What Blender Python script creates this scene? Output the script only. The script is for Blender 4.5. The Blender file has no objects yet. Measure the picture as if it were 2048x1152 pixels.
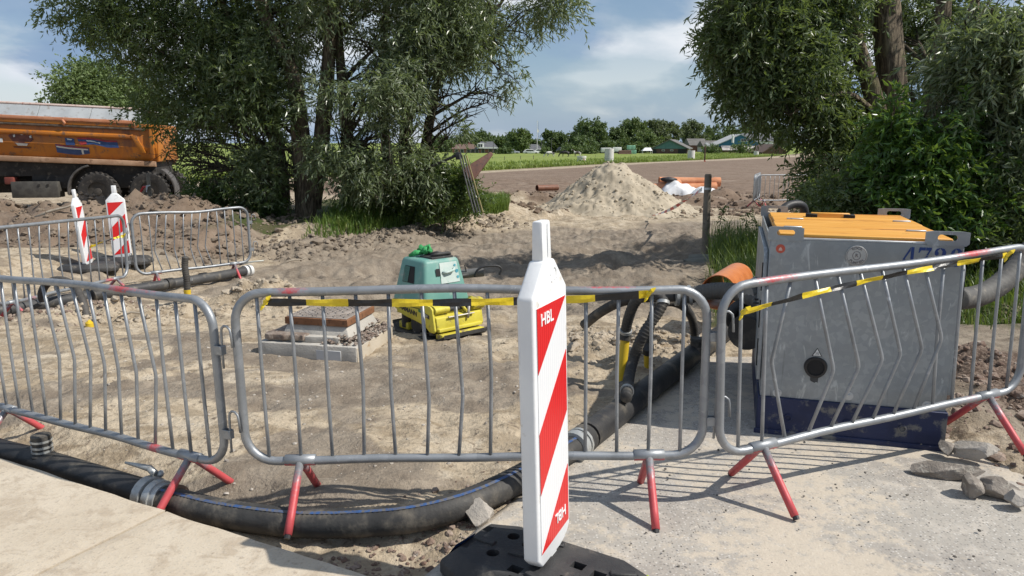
import bpy, bmesh, math, random
import numpy as np
from mathutils import Vector, Matrix, Euler

random.seed(7)
SC = bpy.context.scene
COL = SC.collection
R = math.radians
PI = math.pi

# ------------------------------------------------------------------ camera
CAM_H, PITCH, FPX = 1.76, R(11.0), 1500.0       # focal length in pixels of a 2048 px wide frame
cam = bpy.data.cameras.new('camera')
cam_o = bpy.data.objects.new('camera', cam)
COL.objects.link(cam_o)
cam_o.location = (0, 0, CAM_H)
cam_o.rotation_euler = (R(90) - PITCH, 0, 0)
cam.sensor_width = 36.0
cam.lens = 36.0 * FPX / 2048.0
cam.clip_start, cam.clip_end = 0.05, 6000
SC.camera = cam_o

# ------------------------------------------------------------------ sun and sky
SUN_EL = R(48)
SUN_H = Vector((0.98, -0.2, 0)).normalized()     # horizontal direction towards the sun
sun_dir = Vector((SUN_H.x * math.cos(SUN_EL), SUN_H.y * math.cos(SUN_EL), math.sin(SUN_EL)))
sl = bpy.data.lights.new('sun', 'SUN')
sl.energy, sl.angle, sl.color = 4.3, R(0.53), (1.0, 0.95, 0.87)
so = bpy.data.objects.new('sun', sl)
COL.objects.link(so)
so.rotation_euler = (-sun_dir).to_track_quat('-Z', 'Y').to_euler()

W = bpy.data.worlds.new('World')
SC.world = W
W.use_nodes = True
wt = W.node_tree
wt.nodes.clear()
def wn(t, **k):
    n = wt.nodes.new(t)
    for a, b in k.items(): setattr(n, a, b)
    return n
wout = wn('ShaderNodeOutputWorld')
sky = wn('ShaderNodeTexSky', sky_type='NISHITA', sun_disc=False)
sky.sun_elevation = SUN_EL
sky.sun_rotation = math.atan2(sun_dir.x, sun_dir.y)
sky.air_density, sky.dust_density, sky.ozone_density = 1.0, 0.3, 2.0
bg_sky = wn('ShaderNodeBackground'); bg_sky.inputs[1].default_value = 0.085
wt.links.new(sky.outputs[0], bg_sky.inputs[0])
tc = wn('ShaderNodeTexCoord')
sep = wn('ShaderNodeSeparateXYZ'); wt.links.new(tc.outputs['Generated'], sep.inputs[0])
def wm(op, a, b=None, clamp=False):
    n = wn('ShaderNodeMath', operation=op); n.use_clamp = clamp
    for i, v in enumerate((a, b)):
        if v is None: continue
        if isinstance(v, (int, float)): n.inputs[i].default_value = v
        else: wt.links.new(v, n.inputs[i])
    return n.outputs[0]
zc = wm('MAXIMUM', sep.outputs[2], 0.0)
cx_, cy_ = sep.outputs[0], sep.outputs[1]
cmb = wn('ShaderNodeCombineXYZ'); wt.links.new(cx_, cmb.inputs[0]); wt.links.new(cy_, cmb.inputs[1]); wt.links.new(wm('MULTIPLY', sep.outputs[2], 2.4), cmb.inputs[2])
def wnoise(scale, detail, rough, off, dist=0.0):
    mp = wn('ShaderNodeMapping'); mp.inputs['Location'].default_value = off
    wt.links.new(cmb.outputs[0], mp.inputs[0])
    n = wn('ShaderNodeTexNoise'); n.inputs['Scale'].default_value = scale
    n.inputs['Detail'].default_value = detail; n.inputs['Roughness'].default_value = rough
    n.inputs['Distortion'].default_value = dist
    wt.links.new(mp.outputs[0], n.inputs['Vector'])
    return n.outputs[0]
def wramp(v, stops):
    r = wn('ShaderNodeValToRGB'); wt.links.new(v, r.inputs[0])
    e = r.color_ramp.elements
    e[0].position, e[0].color = stops[0][0], stops[0][1]
    e[1].position, e[1].color = stops[-1][0], stops[-1][1]
    for p_, c_ in stops[1:-1]:
        q = e.new(p_); q.color = c_
    return r.outputs[0]
cover = wramp(wnoise(2.6, 7, 0.52, (3.1, 1.7, 0), 0.2), [(0.40, (0, 0, 0, 1)), (0.58, (1, 1, 1, 1))])
low_ = wramp(zc, [(0.0, (1, 1, 1, 1)), (0.17, (0, 0, 0, 1))])
cover = wm('MAXIMUM', cover, wm('MULTIPLY', low_, 0.85))
shade = wramp(wnoise(4.6, 9, 0.50, (-3.7, 2.9, 2.2), 0.25),
              [(0.33, (0.22, 0.36, 0.58, 1)), (0.48, (0.35, 0.48, 0.67, 1)), (0.53, (0.60, 0.68, 0.79, 1)), (0.60, (1.12, 1.13, 1.15, 1))])
bg_cl = wn('ShaderNodeBackground'); bg_cl.inputs[1].default_value = 0.78
mxl = wt.nodes.new('ShaderNodeMix'); mxl.data_type = 'RGBA'
wt.links.new(wm('MULTIPLY', low_, 0.6), mxl.inputs[0]); wt.links.new(shade, mxl.inputs[6]); mxl.inputs[7].default_value = (0.34, 0.47, 0.67, 1)
wt.links.new(mxl.outputs[2], bg_cl.inputs[0])
mixs = wn('ShaderNodeMixShader')
wt.links.new(cover, mixs.inputs[0]); wt.links.new(bg_sky.outputs[0], mixs.inputs[1]); wt.links.new(bg_cl.outputs[0], mixs.inputs[2])
wt.links.new(mixs.outputs[0], wout.inputs[0])

vs = SC.view_settings
vs.view_transform, vs.look, vs.exposure, vs.gamma = 'Standard', 'None', 0.2, 1.0
vs.use_curve_mapping = False
SC.cycles.max_bounces = 4
SC.cycles.diffuse_bounces = 3
SC.cycles.transparent_max_bounces = 8

# ------------------------------------------------------------------ positions: where a line of sight meets the ground or a depth
SP, CP = math.sin(PITCH), math.cos(PITCH)
def ray(px, py):
    u, v = (px - 1024) / FPX, (576 - py) / FPX
    return Vector((u, CP + v * SP, -SP + v * CP))
def P(px, py, z=0.0):
    d = ray(px, py); return Vector((0, 0, CAM_H)) + d * ((z - CAM_H) / d.z)
def A(px, py, Y):
    d = ray(px, py); return Vector((0, 0, CAM_H)) + d * (Y / d.y)

# ------------------------------------------------------------------ noise in numpy
_pt = np.random.default_rng(99).permutation(1024).astype(np.int32)
_pv = np.random.default_rng(98).random(1024).astype(np.float32)
def _h(ix, iy, s): return _pv[_pt[(ix + _pt[(iy + s * 37) & 1023]) & 1023]]
def vn(x, y, s=0):
    x, y = np.asarray(x, np.float32), np.asarray(y, np.float32)
    ix, iy = np.floor(x).astype(np.int32), np.floor(y).astype(np.int32)
    fx, fy = x - ix, y - iy
    fx, fy = fx * fx * (3 - 2 * fx), fy * fy * (3 - 2 * fy)
    a, b = _h(ix, iy, s), _h(ix + 1, iy, s)
    c, d = _h(ix, iy + 1, s), _h(ix + 1, iy + 1, s)
    return (a + (b - a) * fx) * (1 - fy) + (c + (d - c) * fx) * fy - 0.5
def fbm(x, y, o=4, s=0, g=0.5):
    r, a = 0, 1.0
    for i in range(o):
        r = r + a * vn(x, y, s + i * 17); x = x * 2.03 + 11.3; y = y * 2.03 - 7.7; a *= g
    return r
def sst(a, b, x):
    t = np.clip((x - a) / (b - a), 0, 1); return t * t * (3 - 2 * t)

# ------------------------------------------------------------------ ground height
PY_ = [-60, 5.6, 6.8, 8.2, 10.5, 13, 20, 80, 107, 160, 225, 3000]
PZ_ = [0, 0, -.03, -.2, -.3, -.36, -.40, -.42, -.70, -1.10, -1.25, -1.25]
SL0, SL1 = np.array([-2.87, 3.94]), np.array([-0.577, 2.77])      # edge of the slab road
sd = (SL1 - SL0) / np.linalg.norm(SL1 - SL0); sn = np.array([-sd[1], sd[0]])
if sn[1] < 0: sn = -sn
CE0, CE1 = np.array([-0.36, 2.82]), np.array([1.6, 6.4])          # left edge of the concrete drive
cd = (CE1 - CE0) / np.linalg.norm(CE1 - CE0); cn = np.array([-cd[1], cd[0]])
BK0, BK1 = np.array([-4.7, 13.6]), np.array([-0.3, 19.9])         # foot of the bank under the willows
bd = (BK1 - BK0) / np.linalg.norm(BK1 - BK0); bn = np.array([-bd[1], bd[0]])
def slab_d(x, y): return (x - SL0[0]) * sn[0] + (y - SL0[1]) * sn[1]
def conc_d(x, y): return (x - CE0[0]) * cn[0] + (y - CE0[1]) * cn[1]
def bank_d(x, y):
    d = (x - BK0[0]) * bn[0] + (y - BK0[1]) * bn[1]
    return d
def seg_d(x, y, a, b):
    ax, ay = a[0], a[1]; bx, by = b[0] - ax, b[1] - ay
    t = np.clip(((x - ax) * bx + (y - ay) * by) / (bx * bx + by * by), 0, 1)
    return np.hypot(x - ax - t * bx, y - ay - t * by)
def bump(x, y, cx, cy, r): return np.exp(-((x - cx) ** 2 + (y - cy) ** 2) / (r * r))
def hbase(x, y):
    x = np.asarray(x, np.float32); y = np.asarray(y, np.float32)
    z = np.interp(y, PY_, PZ_)
    # trench with the hose, between the slabs and the sand
    s = slab_d(x, y); c = conc_d(x, y)
    tr = (1 - sst(0.28, 0.62, s)) * sst(-0.7, -0.4, -np.abs(s) * 0 - 0.2) * sst(-0.25, 0.1, c)
    z = z - 0.10 * tr * (y < 6.5)
    # dug earth berm on the left
    be = sst(12.7, 16.2, y + 0.5 * fbm(x * .5, y * .5, 3, 5)) * (1 - sst(17.2, 20.5, y)) * (1 - sst(-8.2, -5.0, x + 0.8 * fbm(x * .4, y * .4, 2, 9)))
    z = z + (0.76 + 0.45 * fbm(x * .55, y * .55, 3, 3)) * be
    # bank under the trees
    b = bank_d(x, y) + 0.5 * fbm(x * .8, y * .8, 3, 21)
    bk = sst(0.0, 1.3, b) * (1 - sst(8, 12, b)) * (1 - sst(-0.8, 0.8, x - 0.4)) * sst(-11.0, -8.0, x) * (1 - sst(23, 26, y))
    z = np.maximum(z, z * (1 - bk) + 0.02 * bk)
    # ridge of spill in front of the bank
    z = z + 0.16 * np.exp(-(b / 0.35) ** 2) * sst(-5.5, -4.5, x) * (1 - sst(1.2, 2.2, x)) * (1 + fbm(x * 2, y * 2, 3, 31))
    # loose sand along the drain pipe on the left
    m = np.maximum(bump(x, y, -2.95, 8.7, 0.62) * 0.36, 0.17 * np.exp(-(seg_d(x, y, (-4.9, 7.7), (-3.0, 8.9)) / 0.38) ** 2))
    z = z + m * (1 + 0.8 * fbm(x * 3, y * 3, 3, 41))
    z = z + 0.10 * np.exp(-(seg_d(x, y, (0.62, 6.3), (1.35, 6.7)) / 0.35) ** 2) * (1 + fbm(x * 4, y * 4, 3, 43))
    # heap in front of the post (dark mud), mud lumps by the tracks
    z = z + 0.30 * bump(x, y, 1.75, 12.1, 0.9) + 0.16 * bump(x, y, 3.0, 16.3, 1.0)
    z = z + 0.22 * bump(x, y, 3.55, 5.6, 0.35) + 0.10 * bump(x, y, 2.95, 4.3, 0.35) + 0.12 * bump(x, y, 3.3, 4.9, 0.4)
    # rise under the trees on the right
    z = z + 0.25 * sst(2.8, 4.2, x) * sst(7.0, 8.5, y) * (1 - sst(15, 18, y))
    # spoil ridge at the edge of the brown field
    z = z + 0.30 * np.exp(-((y - 27.0 - 0.10 * x) / 1.3) ** 2) * sst(-3, -1, x) * (0.6 + 1.6 * fbm(x * .9, y * .9, 3, 51))
    return z
def GZ(x, y): return float(hbase(np.array([x]), np.array([y]))[0])
def GP(px, py, dz=0.0):
    z = 0.0
    for _ in range(12):
        p = P(px, py, min(z, 1.2)); z = 0.5 * z + 0.5 * (GZ(p.x, p.y) + dz)
    p = P(px, py, z); return p
def on(x, y, dz=0.0): return Vector((x, y, GZ(x, y) + dz))

# ------------------------------------------------------------------ materials
class NT:
    def __init__(s, name):
        s.m = bpy.data.materials.new(name); s.m.use_nodes = True
        s.t = s.m.node_tree; s.t.nodes.clear()
        s.out = s.t.nodes.new('ShaderNodeOutputMaterial')
        s.b = s.t.nodes.new('ShaderNodeBsdfPrincipled')
        s.t.links.new(s.b.outputs[0], s.out.inputs[0])
        s.co = s.t.nodes.new('ShaderNodeTexCoord').outputs['Object']
    def link(s, a, b): s.t.links.new(a, b)
    def n(s, t, **k):
        n = s.t.nodes.new(t)
        for a, b in k.items():
            if hasattr(n, a): setattr(n, a, b)
            else:
                i = n.inputs[a.replace('_', ' ')] if a.replace('_', ' ') in n.inputs else n.inputs[a]
                s.put(i, b)
        return n
    def put(s, i, v):
        if hasattr(v, 'is_linked') and hasattr(v, 'node'): s.link(v, i)
        else:
            if hasattr(i, 'default_value') and hasattr(i.default_value, '__len__') and len(i.default_value) == 4 and len(v) == 3: v = (*v, 1)
            i.default_value = v
    def noise(s, scale, detail=6, rough=.55, vec=None, dist=0.0):
        n = s.n('ShaderNodeTexNoise'); n.inputs['Scale'].default_value = scale; n.inputs['Detail'].default_value = detail
        n.inputs['Roughness'].default_value = rough; n.inputs['Distortion'].default_value = dist
        s.link(vec or s.co, n.inputs['Vector']); return n.outputs[0]
    def ramp(s, v, a, b):
        n = s.n('ShaderNodeMapRange'); s.put(n.inputs[0], v); n.inputs[1].default_value = a; n.inputs[2].default_value = b
        n.interpolation_type = 'SMOOTHSTEP'; return n.outputs[0]
    def mix(s, f, a, b, blend='MIX'):
        n = s.t.nodes.new('ShaderNodeMix'); n.data_type = 'RGBA'; n.blend_type = blend
        s.put(n.inputs[0], f); s.put(n.inputs[6], a); s.put(n.inputs[7], b); return n.outputs[2]
    def math(s, op, a, b=0.0):
        n = s.n('ShaderNodeMath'); n.operation = op; s.put(n.inputs[0], a); s.put(n.inputs[1], b); return n.outputs[0]
    def bumpn(s, h, st=.3, d=.02, nrm=None):
        n = s.n('ShaderNodeBump'); n.inputs['Strength'].default_value = st; n.inputs['Distance'].default_value = d
        s.link(h, n.inputs['Height'])
        if nrm: s.link(nrm, n.inputs['Normal'])
        return n.outputs[0]
    def attr(s, name):
        n = s.n('ShaderNodeAttribute'); n.attribute_name = name; return n
    def stretch(s, sc, rot=(0, 0, 0)):
        n = s.n('ShaderNodeMapping'); n.inputs['Scale'].default_value = sc; n.inputs['Rotation'].default_value = rot
        s.link(s.co, n.inputs[0]); return n.outputs[0]
    def set(s, **k):
        for a, b in k.items(): s.put(s.b.inputs[{'col': 'Base Color', 'rough': 'Roughness', 'metal': 'Metallic', 'nrm': 'Normal', 'spec': 'Specular IOR Level', 'alpha': 'Alpha'}[a]], b)
        return s.m
MATS = {}
def mat(name, c1, c2=None, c3=None, scale=6.0, rough=.6, metal=0.0, bump=0.0, bscale=40.0, th=(.55, .7), spec=.4, rvar=.15, s3=None):
    """paint, plastic, stone ...: two tones by noise, a third as stains or chips, roughness that varies, fine relief"""
    if name in MATS: return MATS[name]
    g = NT(name)
    col = g.mix(g.ramp(g.noise(scale), .35, .65), c1, c2 or tuple(min(1, x * 1.15) for x in c1))
    if c3: col = g.mix(g.ramp(g.noise(s3 or scale * 2.7, 8, .62), th[0], th[1]), col, c3)
    r = g.n('ShaderNodeMapRange'); g.link(g.noise(scale * 1.9), r.inputs[0])
    r.inputs[3].default_value = max(.03, rough - rvar); r.inputs[4].default_value = min(1, rough + rvar)
    k = dict(col=col, rough=r.outputs[0], metal=metal, spec=spec)
    if bump: k['nrm'] = g.bumpn(g.noise(bscale, 7, .6), min(1, bump), .01)
    MATS[name] = g.set(**k); return MATS[name]

# ------------------------------------------------------------------ mesh building
class MB:
    def __init__(s): s.v, s.f, s.mi, s.cur = [], [], [], 0
    def add(s, vs, fs):
        o = len(s.v); s.v += [tuple(x) for x in vs]; s.f += [tuple(o + i for i in q) for q in fs]; s.mi += [s.cur] * len(fs); return s
    def box(s, c, d, m=None):
        x, y, z = d[0] / 2, d[1] / 2, d[2] / 2
        vs = [Vector((a * x, b * y, e * z)) for e in (-1, 1) for b in (-1, 1) for a in (-1, 1)]
        if m is not None: vs = [m @ v for v in vs]
        vs = [v + Vector(c) for v in vs]
        return s.add(vs, [(0, 2, 3, 1), (4, 5, 7, 6), (0, 1, 5, 4), (2, 6, 7, 3), (0, 4, 6, 2), (1, 3, 7, 5)])
    def tbox(s, b, t, z0, z1):
        """tapered box: b, t = (x0, x1, y0, y1) at z0 and z1"""
        vs = [(b[0], b[2], z0), (b[1], b[2], z0), (b[0], b[3], z0), (b[1], b[3], z0), (t[0], t[2], z1), (t[1], t[2], z1), (t[0], t[3], z1), (t[1], t[3], z1)]
        return s.add(vs, [(0, 2, 3, 1), (4, 5, 7, 6), (0, 1, 5, 4), (2, 6, 7, 3), (0, 4, 6, 2), (1, 3, 7, 5)])
    def prism(s, pts, ax, a, b):
        """closed outline extruded along an axis ('x': pts are (y,z), 'y': (x,z), 'z': (x,y))"""
        n = len(pts)
        f = {'x': lambda p, w: (w, p[0], p[1]), 'y': lambda p, w: (p[0], w, p[1]), 'z': lambda p, w: (p[0], p[1], w)}[ax]
        vs = [f(p, a) for p in pts] + [f(p, b) for p in pts]
        fs = [tuple(range(n)), tuple(range(2 * n - 1, n - 1, -1))] + [(i, i + n, (i + 1) % n + n, (i + 1) % n) for i in range(n)]
        return s.add(vs, fs)
    def tube(s, pts, r, n=10, closed=False, cap=True):
        pts = [Vector(p) for p in pts]; m = len(pts)
        rs = r if hasattr(r, '__len__') else [r] * m
        T = []
        for i in range(m):
            a = pts[(i - 1) % m] if (closed or i > 0) else pts[i]; b = pts[(i + 1) % m] if (closed or i < m - 1) else pts[i]
            T.append((b - a).normalized())
        up = Vector((0, 0, 1)) if abs(T[0].z) < .9 else Vector((1, 0, 0))
        nx = T[0].cross(up).normalized(); vs = []
        for i in range(m):
            nx = (nx - T[i] * nx.dot(T[i])); nx = nx.normalized() if nx.length > 1e-6 else T[i].orthogonal().normalized()
            ny = T[i].cross(nx)
            vs += [pts[i] + (nx * math.cos(2 * PI * k / n) + ny * math.sin(2 * PI * k / n)) * rs[i] for k in range(n)]
        fs = []
        for i in range(m if closed else m - 1):
            j = (i + 1) % m
            fs += [(i * n + k, i * n + (k + 1) % n, j * n + (k + 1) % n, j * n + k) for k in range(n)]
        if cap and not closed: fs += [tuple(range(n - 1, -1, -1)), tuple((m - 1) * n + k for k in range(n))]
        return s.add(vs, fs)
    def cyl(s, a, b, r0, r1=None, n=14): return s.tube([a, b], [r0, r0 if r1 is None else r1], n)
    def ball(s, c, r, seg=8, jit=0.0, sq=(1, 1, 1), rng=random):
        vs = [(0, 0, 1)]
        for i in range(1, seg // 2):
            for k in range(seg):
                t, q = PI * i / (seg // 2), 2 * PI * k / seg; vs.append((math.sin(t) * math.cos(q), math.sin(t) * math.sin(q), math.cos(t)))
        vs.append((0, 0, -1)); h = seg // 2 - 1
        fs = [(0, 1 + k, 1 + (k + 1) % seg) for k in range(seg)]
        for i in range(h - 1): fs += [(1 + i * seg + k, 1 + (i + 1) * seg + k, 1 + (i + 1) * seg + (k + 1) % seg, 1 + i * seg + (k + 1) % seg) for k in range(seg)]
        fs += [(len(vs) - 1, 1 + (h - 1) * seg + (k + 1) % seg, 1 + (h - 1) * seg + k) for k in range(seg)]
        out = []
        for v in vs:
            q = r * (1 + jit * (rng.random() - .5)); out.append((c[0] + v[0] * q * sq[0], c[1] + v[1] * q * sq[1], c[2] + v[2] * q * sq[2]))
        return s.add(out, fs)
    def build(s, name, mats, parent=None, smooth=False, bevel=0.0, seg=2, loc=None, rot=None):
        me = bpy.data.meshes.new(name); me.from_pydata(s.v, [], s.f)
        ms = mats if isinstance(mats, (list, tuple)) else [mats]
        for m in ms: me.materials.append(m)
        if len(ms) > 1: me.polygons.foreach_set('material_index', s.mi)
        bm = bmesh.new(); bm.from_mesh(me)
        if bevel:
            ed = [e for e in bm.edges if len(e.link_faces) == 2 and e.calc_face_angle(0) > R(25)]
            bmesh.ops.bevel(bm, geom=ed, offset=bevel, segments=seg, affect='EDGES', profile=.5, clamp_overlap=True)
        bmesh.ops.recalc_face_normals(bm, faces=bm.faces)
        bm.to_mesh(me); bm.free()
        if smooth or bevel: me.polygons.foreach_set('use_smooth', [True] * len(me.polygons))
        if bevel or smooth == 'auto':
            me.set_sharp_from_angle(angle=R(38))
        return obj(name, me, parent, loc, rot)
def obj(name, me, parent=None, loc=None, rot=None):
    o = bpy.data.objects.new(name, me); COL.objects.link(o)
    if parent: o.parent = parent
    if loc is not None: o.location = loc
    if rot is not None: o.rotation_euler = rot
    return o
def tag(o, label=None, cat=None, group=None, kind=None):
    for k, v in (('label', label), ('category', cat), ('group', group), ('kind', kind)):
        if v: o[k] = v
    return o
def thing(name, label, cat, loc=(0, 0, 0), rz=0.0, group=None, rot=None):
    o = obj(name, None, None, loc, rot or (0, 0, rz)); o.empty_display_size = .1
    return tag(o, label, cat, group)
def copy_tree(o, parent=None):
    c = o.copy(); COL.objects.link(c); c.parent = parent
    for ch in list(o.children): copy_tree(ch, c)
    return c
def raw(name, V, F, mats, parent=None, smooth=False):
    """big meshes straight from arrays; V (n,3), F (m,k)"""
    V = np.asarray(V, np.float32); F = np.asarray(F, np.int32); k = F.shape[1]
    me = bpy.data.meshes.new(name)
    me.vertices.add(len(V)); me.vertices.foreach_set('co', V.ravel())
    me.loops.add(F.size); me.loops.foreach_set('vertex_index', F.ravel())
    me.polygons.add(len(F)); me.polygons.foreach_set('loop_start', np.arange(0, F.size, k, dtype=np.int32))
    me.polygons.foreach_set('use_smooth', np.full(len(F), bool(smooth)))
    for m in (mats if isinstance(mats, (list, tuple)) else [mats]): me.materials.append(m)
    me.update(calc_edges=True)
    return obj(name, me, parent)
def spline(pts, n=8):
    pts = [Vector(p) for p in pts]; q = [pts[0] * 2 - pts[1]] + pts + [pts[-1] * 2 - pts[-2]]; out = []
    for i in range(1, len(q) - 2):
        a, b, c, d = q[i - 1], q[i], q[i + 1], q[i + 2]
        for k in range(n):
            t = k / n
            out.append(.5 * ((2 * b) + (c - a) * t + (2 * a - 5 * b + 4 * c - d) * t * t + (3 * b - a - 3 * c + d) * t ** 3))
    return out + [pts[-1]]
def resample(pts, step):
    out, acc = [pts[0]], 0.0
    for a, b in zip(pts[:-1], pts[1:]):
        L = (b - a).length; s_ = step - acc
        while s_ <= L:
            out.append(a + (b - a) * (s_ / L)); s_ += step
        acc = L - (s_ - step)
    return out
def ribbed(mb, pts, r, pitch=.02, amp=.12, n=12):
    q = resample(spline(pts, 14), pitch / 3)
    mb.tube(q, [r * (1 - amp * (1 if i % 3 == 0 else 0)) for i in range(len(q))], n)
def text_mesh(body, size, m, parent, name='lettering', bold=0.0, M4=None, align='CENTER', sx=1.0, shear=0.0):
    c = bpy.data.curves.new(name, 'FONT'); c.body = body; c.size = size; c.align_x = align; c.align_y = 'CENTER'
    c.offset = bold; c.extrude = 0.0012; c.resolution_u = 4; c.shear = shear
    o = bpy.data.objects.new(name, c)
    me = bpy.data.meshes.new_from_object(o); bpy.data.objects.remove(o)
    me.materials.clear(); me.materials.append(m)
    q = obj(name, me, parent)
    q.matrix_local = (M4 or Matrix()) @ Matrix.Diagonal((sx, 1, 1, 1))
    return q
def face_m(loc, rx=90, rz=0.0, roll=0.0):
    """text standing upright, facing local -Y, turned by rz about Z and rolled in its own plane"""
    return Matrix.Translation(loc) @ Matrix.Rotation(R(rz), 4, 'Z') @ Matrix.Rotation(R(rx), 4, 'X') @ Matrix.Rotation(R(roll), 4, 'Z')
# ================================================================== THE GROUND
GB = [(-400, 60), (-80, 38), (-18, 42)] + [(p.x, p.y) for p in (GP(960, 342), GP(1250, 326), GP(1540, 313))] + [(140, 330), (900, 900)]
GBX, GBY = [p[0] for p in GB], [p[1] for p in GB]
def zones(x, y):
    w1 = fbm(x * .35, y * .35, 4, 61); w2 = fbm(x * 1.6, y * 1.6, 4, 71)
    gb = np.interp(x, GBX, GBY)
    far = y - gb
    grass = sst(-.01, .015, far / gb + .012 * fbm(x * .3, y * .3, 2, 77))
    strip = np.exp(-((far / gb + .045) / .04) ** 2)
    field = sst(23.5, 27.5, y + 5 * w1 + .9 * x * (x < 0)) * (1 - .85 * strip) * (1 - grass)
    mud = sst(8.0, 9.6, y + 2.2 * w1 - .25 * x) * (1 - sst(16.8, 20.5, y - .35 * x + 2.5 * w1)) * sst(-5.2, -3.6, x + .5 * w2)
    mud = np.maximum(mud, .75 * bump(x, y, -.62, 6.1, .5) * sst(-.1, .15, w2 + .1))
    mud = np.maximum(mud, .8 * sst(.04, .24, fbm(x * .9, y * 1.6, 4, 81)) * (y < 12))
    mud = np.maximum(mud, sst(2.5, 3.1, x + .35 * w2) * sst(2.6, 3.2, y + .4 * w2) * (1 - sst(7.4, 8.4, y)) * .75)
    mud = np.maximum(mud, 1.0 * sst(12.2, 13.2, y) * (1 - sst(20, 22, y)) * (1 - sst(-5.6, -4.4, x)))
    berm = sst(12.4, 13.6, y + .6 * w2) * (1 - sst(19.5, 21.5, y)) * (1 - sst(-5.8, -4.6, x + .5 * w2))
    field = np.maximum(field, .62 * berm)
    b = bank_d(x, y)
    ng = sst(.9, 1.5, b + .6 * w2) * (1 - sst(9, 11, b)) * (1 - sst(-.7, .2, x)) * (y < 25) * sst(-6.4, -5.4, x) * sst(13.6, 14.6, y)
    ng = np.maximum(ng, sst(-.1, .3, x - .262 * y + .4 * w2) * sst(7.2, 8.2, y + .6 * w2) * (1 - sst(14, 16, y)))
    red = np.exp(-(seg_d(x, y, (-6.2, 7.4), (-4.4, 8.4)) / .45) ** 2)
    red = np.maximum(red, .8 * sst(2.9, 3.3, x) * sst(3.4, 3.8, y) * (1 - sst(6, 6.6, y)))
    return mud, field, grass, np.clip(ng, 0, 1), np.clip(red, 0, 1), strip
def hfine(x, y):
    x = np.asarray(x, np.float32); y = np.asarray(y, np.float32)
    m = y > 45
    if m.any() and not m.all():
        z = np.empty_like(y); z[m] = hbase(x[m], y[m]); z[~m] = hnear(x[~m], y[~m]); return z
    return hbase(x, y) if m.all() else hnear(x, y)
def hnear(x, y):
    mud, field, grass, ng, red, strip = zones(x, y)
    z = hbase(x, y)
    near = 1 - sst(14, 30, y)
    z = z + .035 * fbm(x * .8, y * .8, 3, 101) * near
    z = z + .034 * fbm(x * 3.1, y * 4.2, 4, 111) * near
    z = z + .022 * np.abs(fbm(x * 5.3 + 2 * vn(x, y, 5), y * 2.4, 3, 117)) * near
    sm = sst(-.15, .25, fbm(x * .7, y * .7, 3, 115))
    z = z + (.008 + .022 * sm) * fbm(x * 11, y * 13, 3, 121, .6) * near
    # wheel and track marks in the mud
    a = R(24); u, v = x * math.cos(a) + y * math.sin(a), -x * math.sin(a) + y * math.cos(a)
    z = z + mud * (y > 7.5) * (.16 * fbm(u * .35, v * 1.9, 3, 131) + .12 * fbm(u * 2.2, v * 3.0, 4, 141, .6))
    z = z - mud * (y > 7.5) * .07 * sst(.55, .9, np.sin(v * 1.7 + .9 * fbm(u * .2, v * .3, 2, 145))) * (1 + .35 * np.sin(u * 23 + 3 * fbm(u, v, 2, 147)))
    # clods on the berm, spill and loose heaps
    be = sst(12.6, 14.5, y) * (1 - sst(19.5, 21, y)) * (1 - sst(-6.2, -4.4, x))
    z = z + be * (.42 * fbm(x * 1.5, y * 1.5, 4, 151, .62) + .10 * np.abs(fbm(x * 5, y * 5, 2, 155)))
    lo = np.maximum(bump(x, y, -2.95, 8.7, .8), np.exp(-(seg_d(x, y, (-4.9, 7.7), (-3.0, 8.9)) / .45) ** 2))
    lo = np.maximum(lo, np.exp(-(bank_d(x, y) / .7) ** 2) * (y > 12) * (y < 22))
    lo = np.maximum(lo, bump(x, y, .95, 6.5, .7))
    lo = np.maximum(lo, .9 * red)
    z = z + lo * .10 * fbm(x * 5, y * 5, 4, 161, .65)
    # brown ploughed field
    z = z + field * (.12 * fbm(x * .8, y * 2.2, 4, 171, .6) + .06 * (1 - sst(30, 45, y)) * fbm(x * 1.8, y * 2.4, 4, 181, .65))
    z = z + .10 * (1 - mud) * sst(17, 19, y) * (1 - sst(27, 32, y)) * fbm(x * 1.1, y * 1.3, 4, 191, .6)
    # two small holes in the sand
    for hx, hy, hr, hd in ((P(520, 815).x, P(520, 815).y, .075, .08), (P(545, 785).x, P(545, 785).y, .08, -.03), (P(880, 842).x, P(880, 842).y, .1, .02)):
        z = z - hd * bump(x, y, hx, hy, hr) * (1 + 1.2 * fbm(x * 16, y * 16, 2, 195))
    # keep well below the slabs and the concrete drive
    s, c = slab_d(x, y), conc_d(x, y)
    under = np.maximum((1 - sst(-.10, -.02, s)) * (y < 9) * (x < 1.2), (1 - sst(-.08, .0, c)) * (1 - sst(2.25, 2.9, x + .35 * fbm(x * 1.5, y * 1.5, 3, 198))) * (1 - sst(6.2, 6.9, y)))
    return z - .07 * under * (1 - sst(0, .02, y - 9))
def axis(lo, hi, step, grow, far_lo, far_hi):
    core = list(np.arange(lo, hi, step)); d, v, up = step, core[-1], []
    while v < far_hi: d *= grow; v += d; up.append(v)
    d, v, dn = step, core[0], []
    while v > far_lo: d *= grow; v -= d; dn.append(v)
    return np.array(dn[::-1] + core + up)
gx = axis(-3.4, 3.4, .026, 1.021, -900, 900)
gy = axis(2.5, 8.5, .026, 1.0125, 2.4, 2500)
gy = np.concatenate([[-60, -20, -5, 0, 1, 1.8], gy])
XX, YY = np.meshgrid(gx.astype(np.float32), gy.astype(np.float32))
print('ground', XX.shape)
ZZ = hfine(XX.ravel(), YY.ravel())
V = np.stack([XX.ravel(), YY.ravel(), ZZ], 1)
nx_, ny_ = len(gx), len(gy)
I = (np.arange(ny_ - 1)[:, None] * nx_ + np.arange(nx_ - 1)[None, :]).ravel()
F = np.stack([I, I + 1, I + nx_ + 1, I + nx_], 1)

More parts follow.
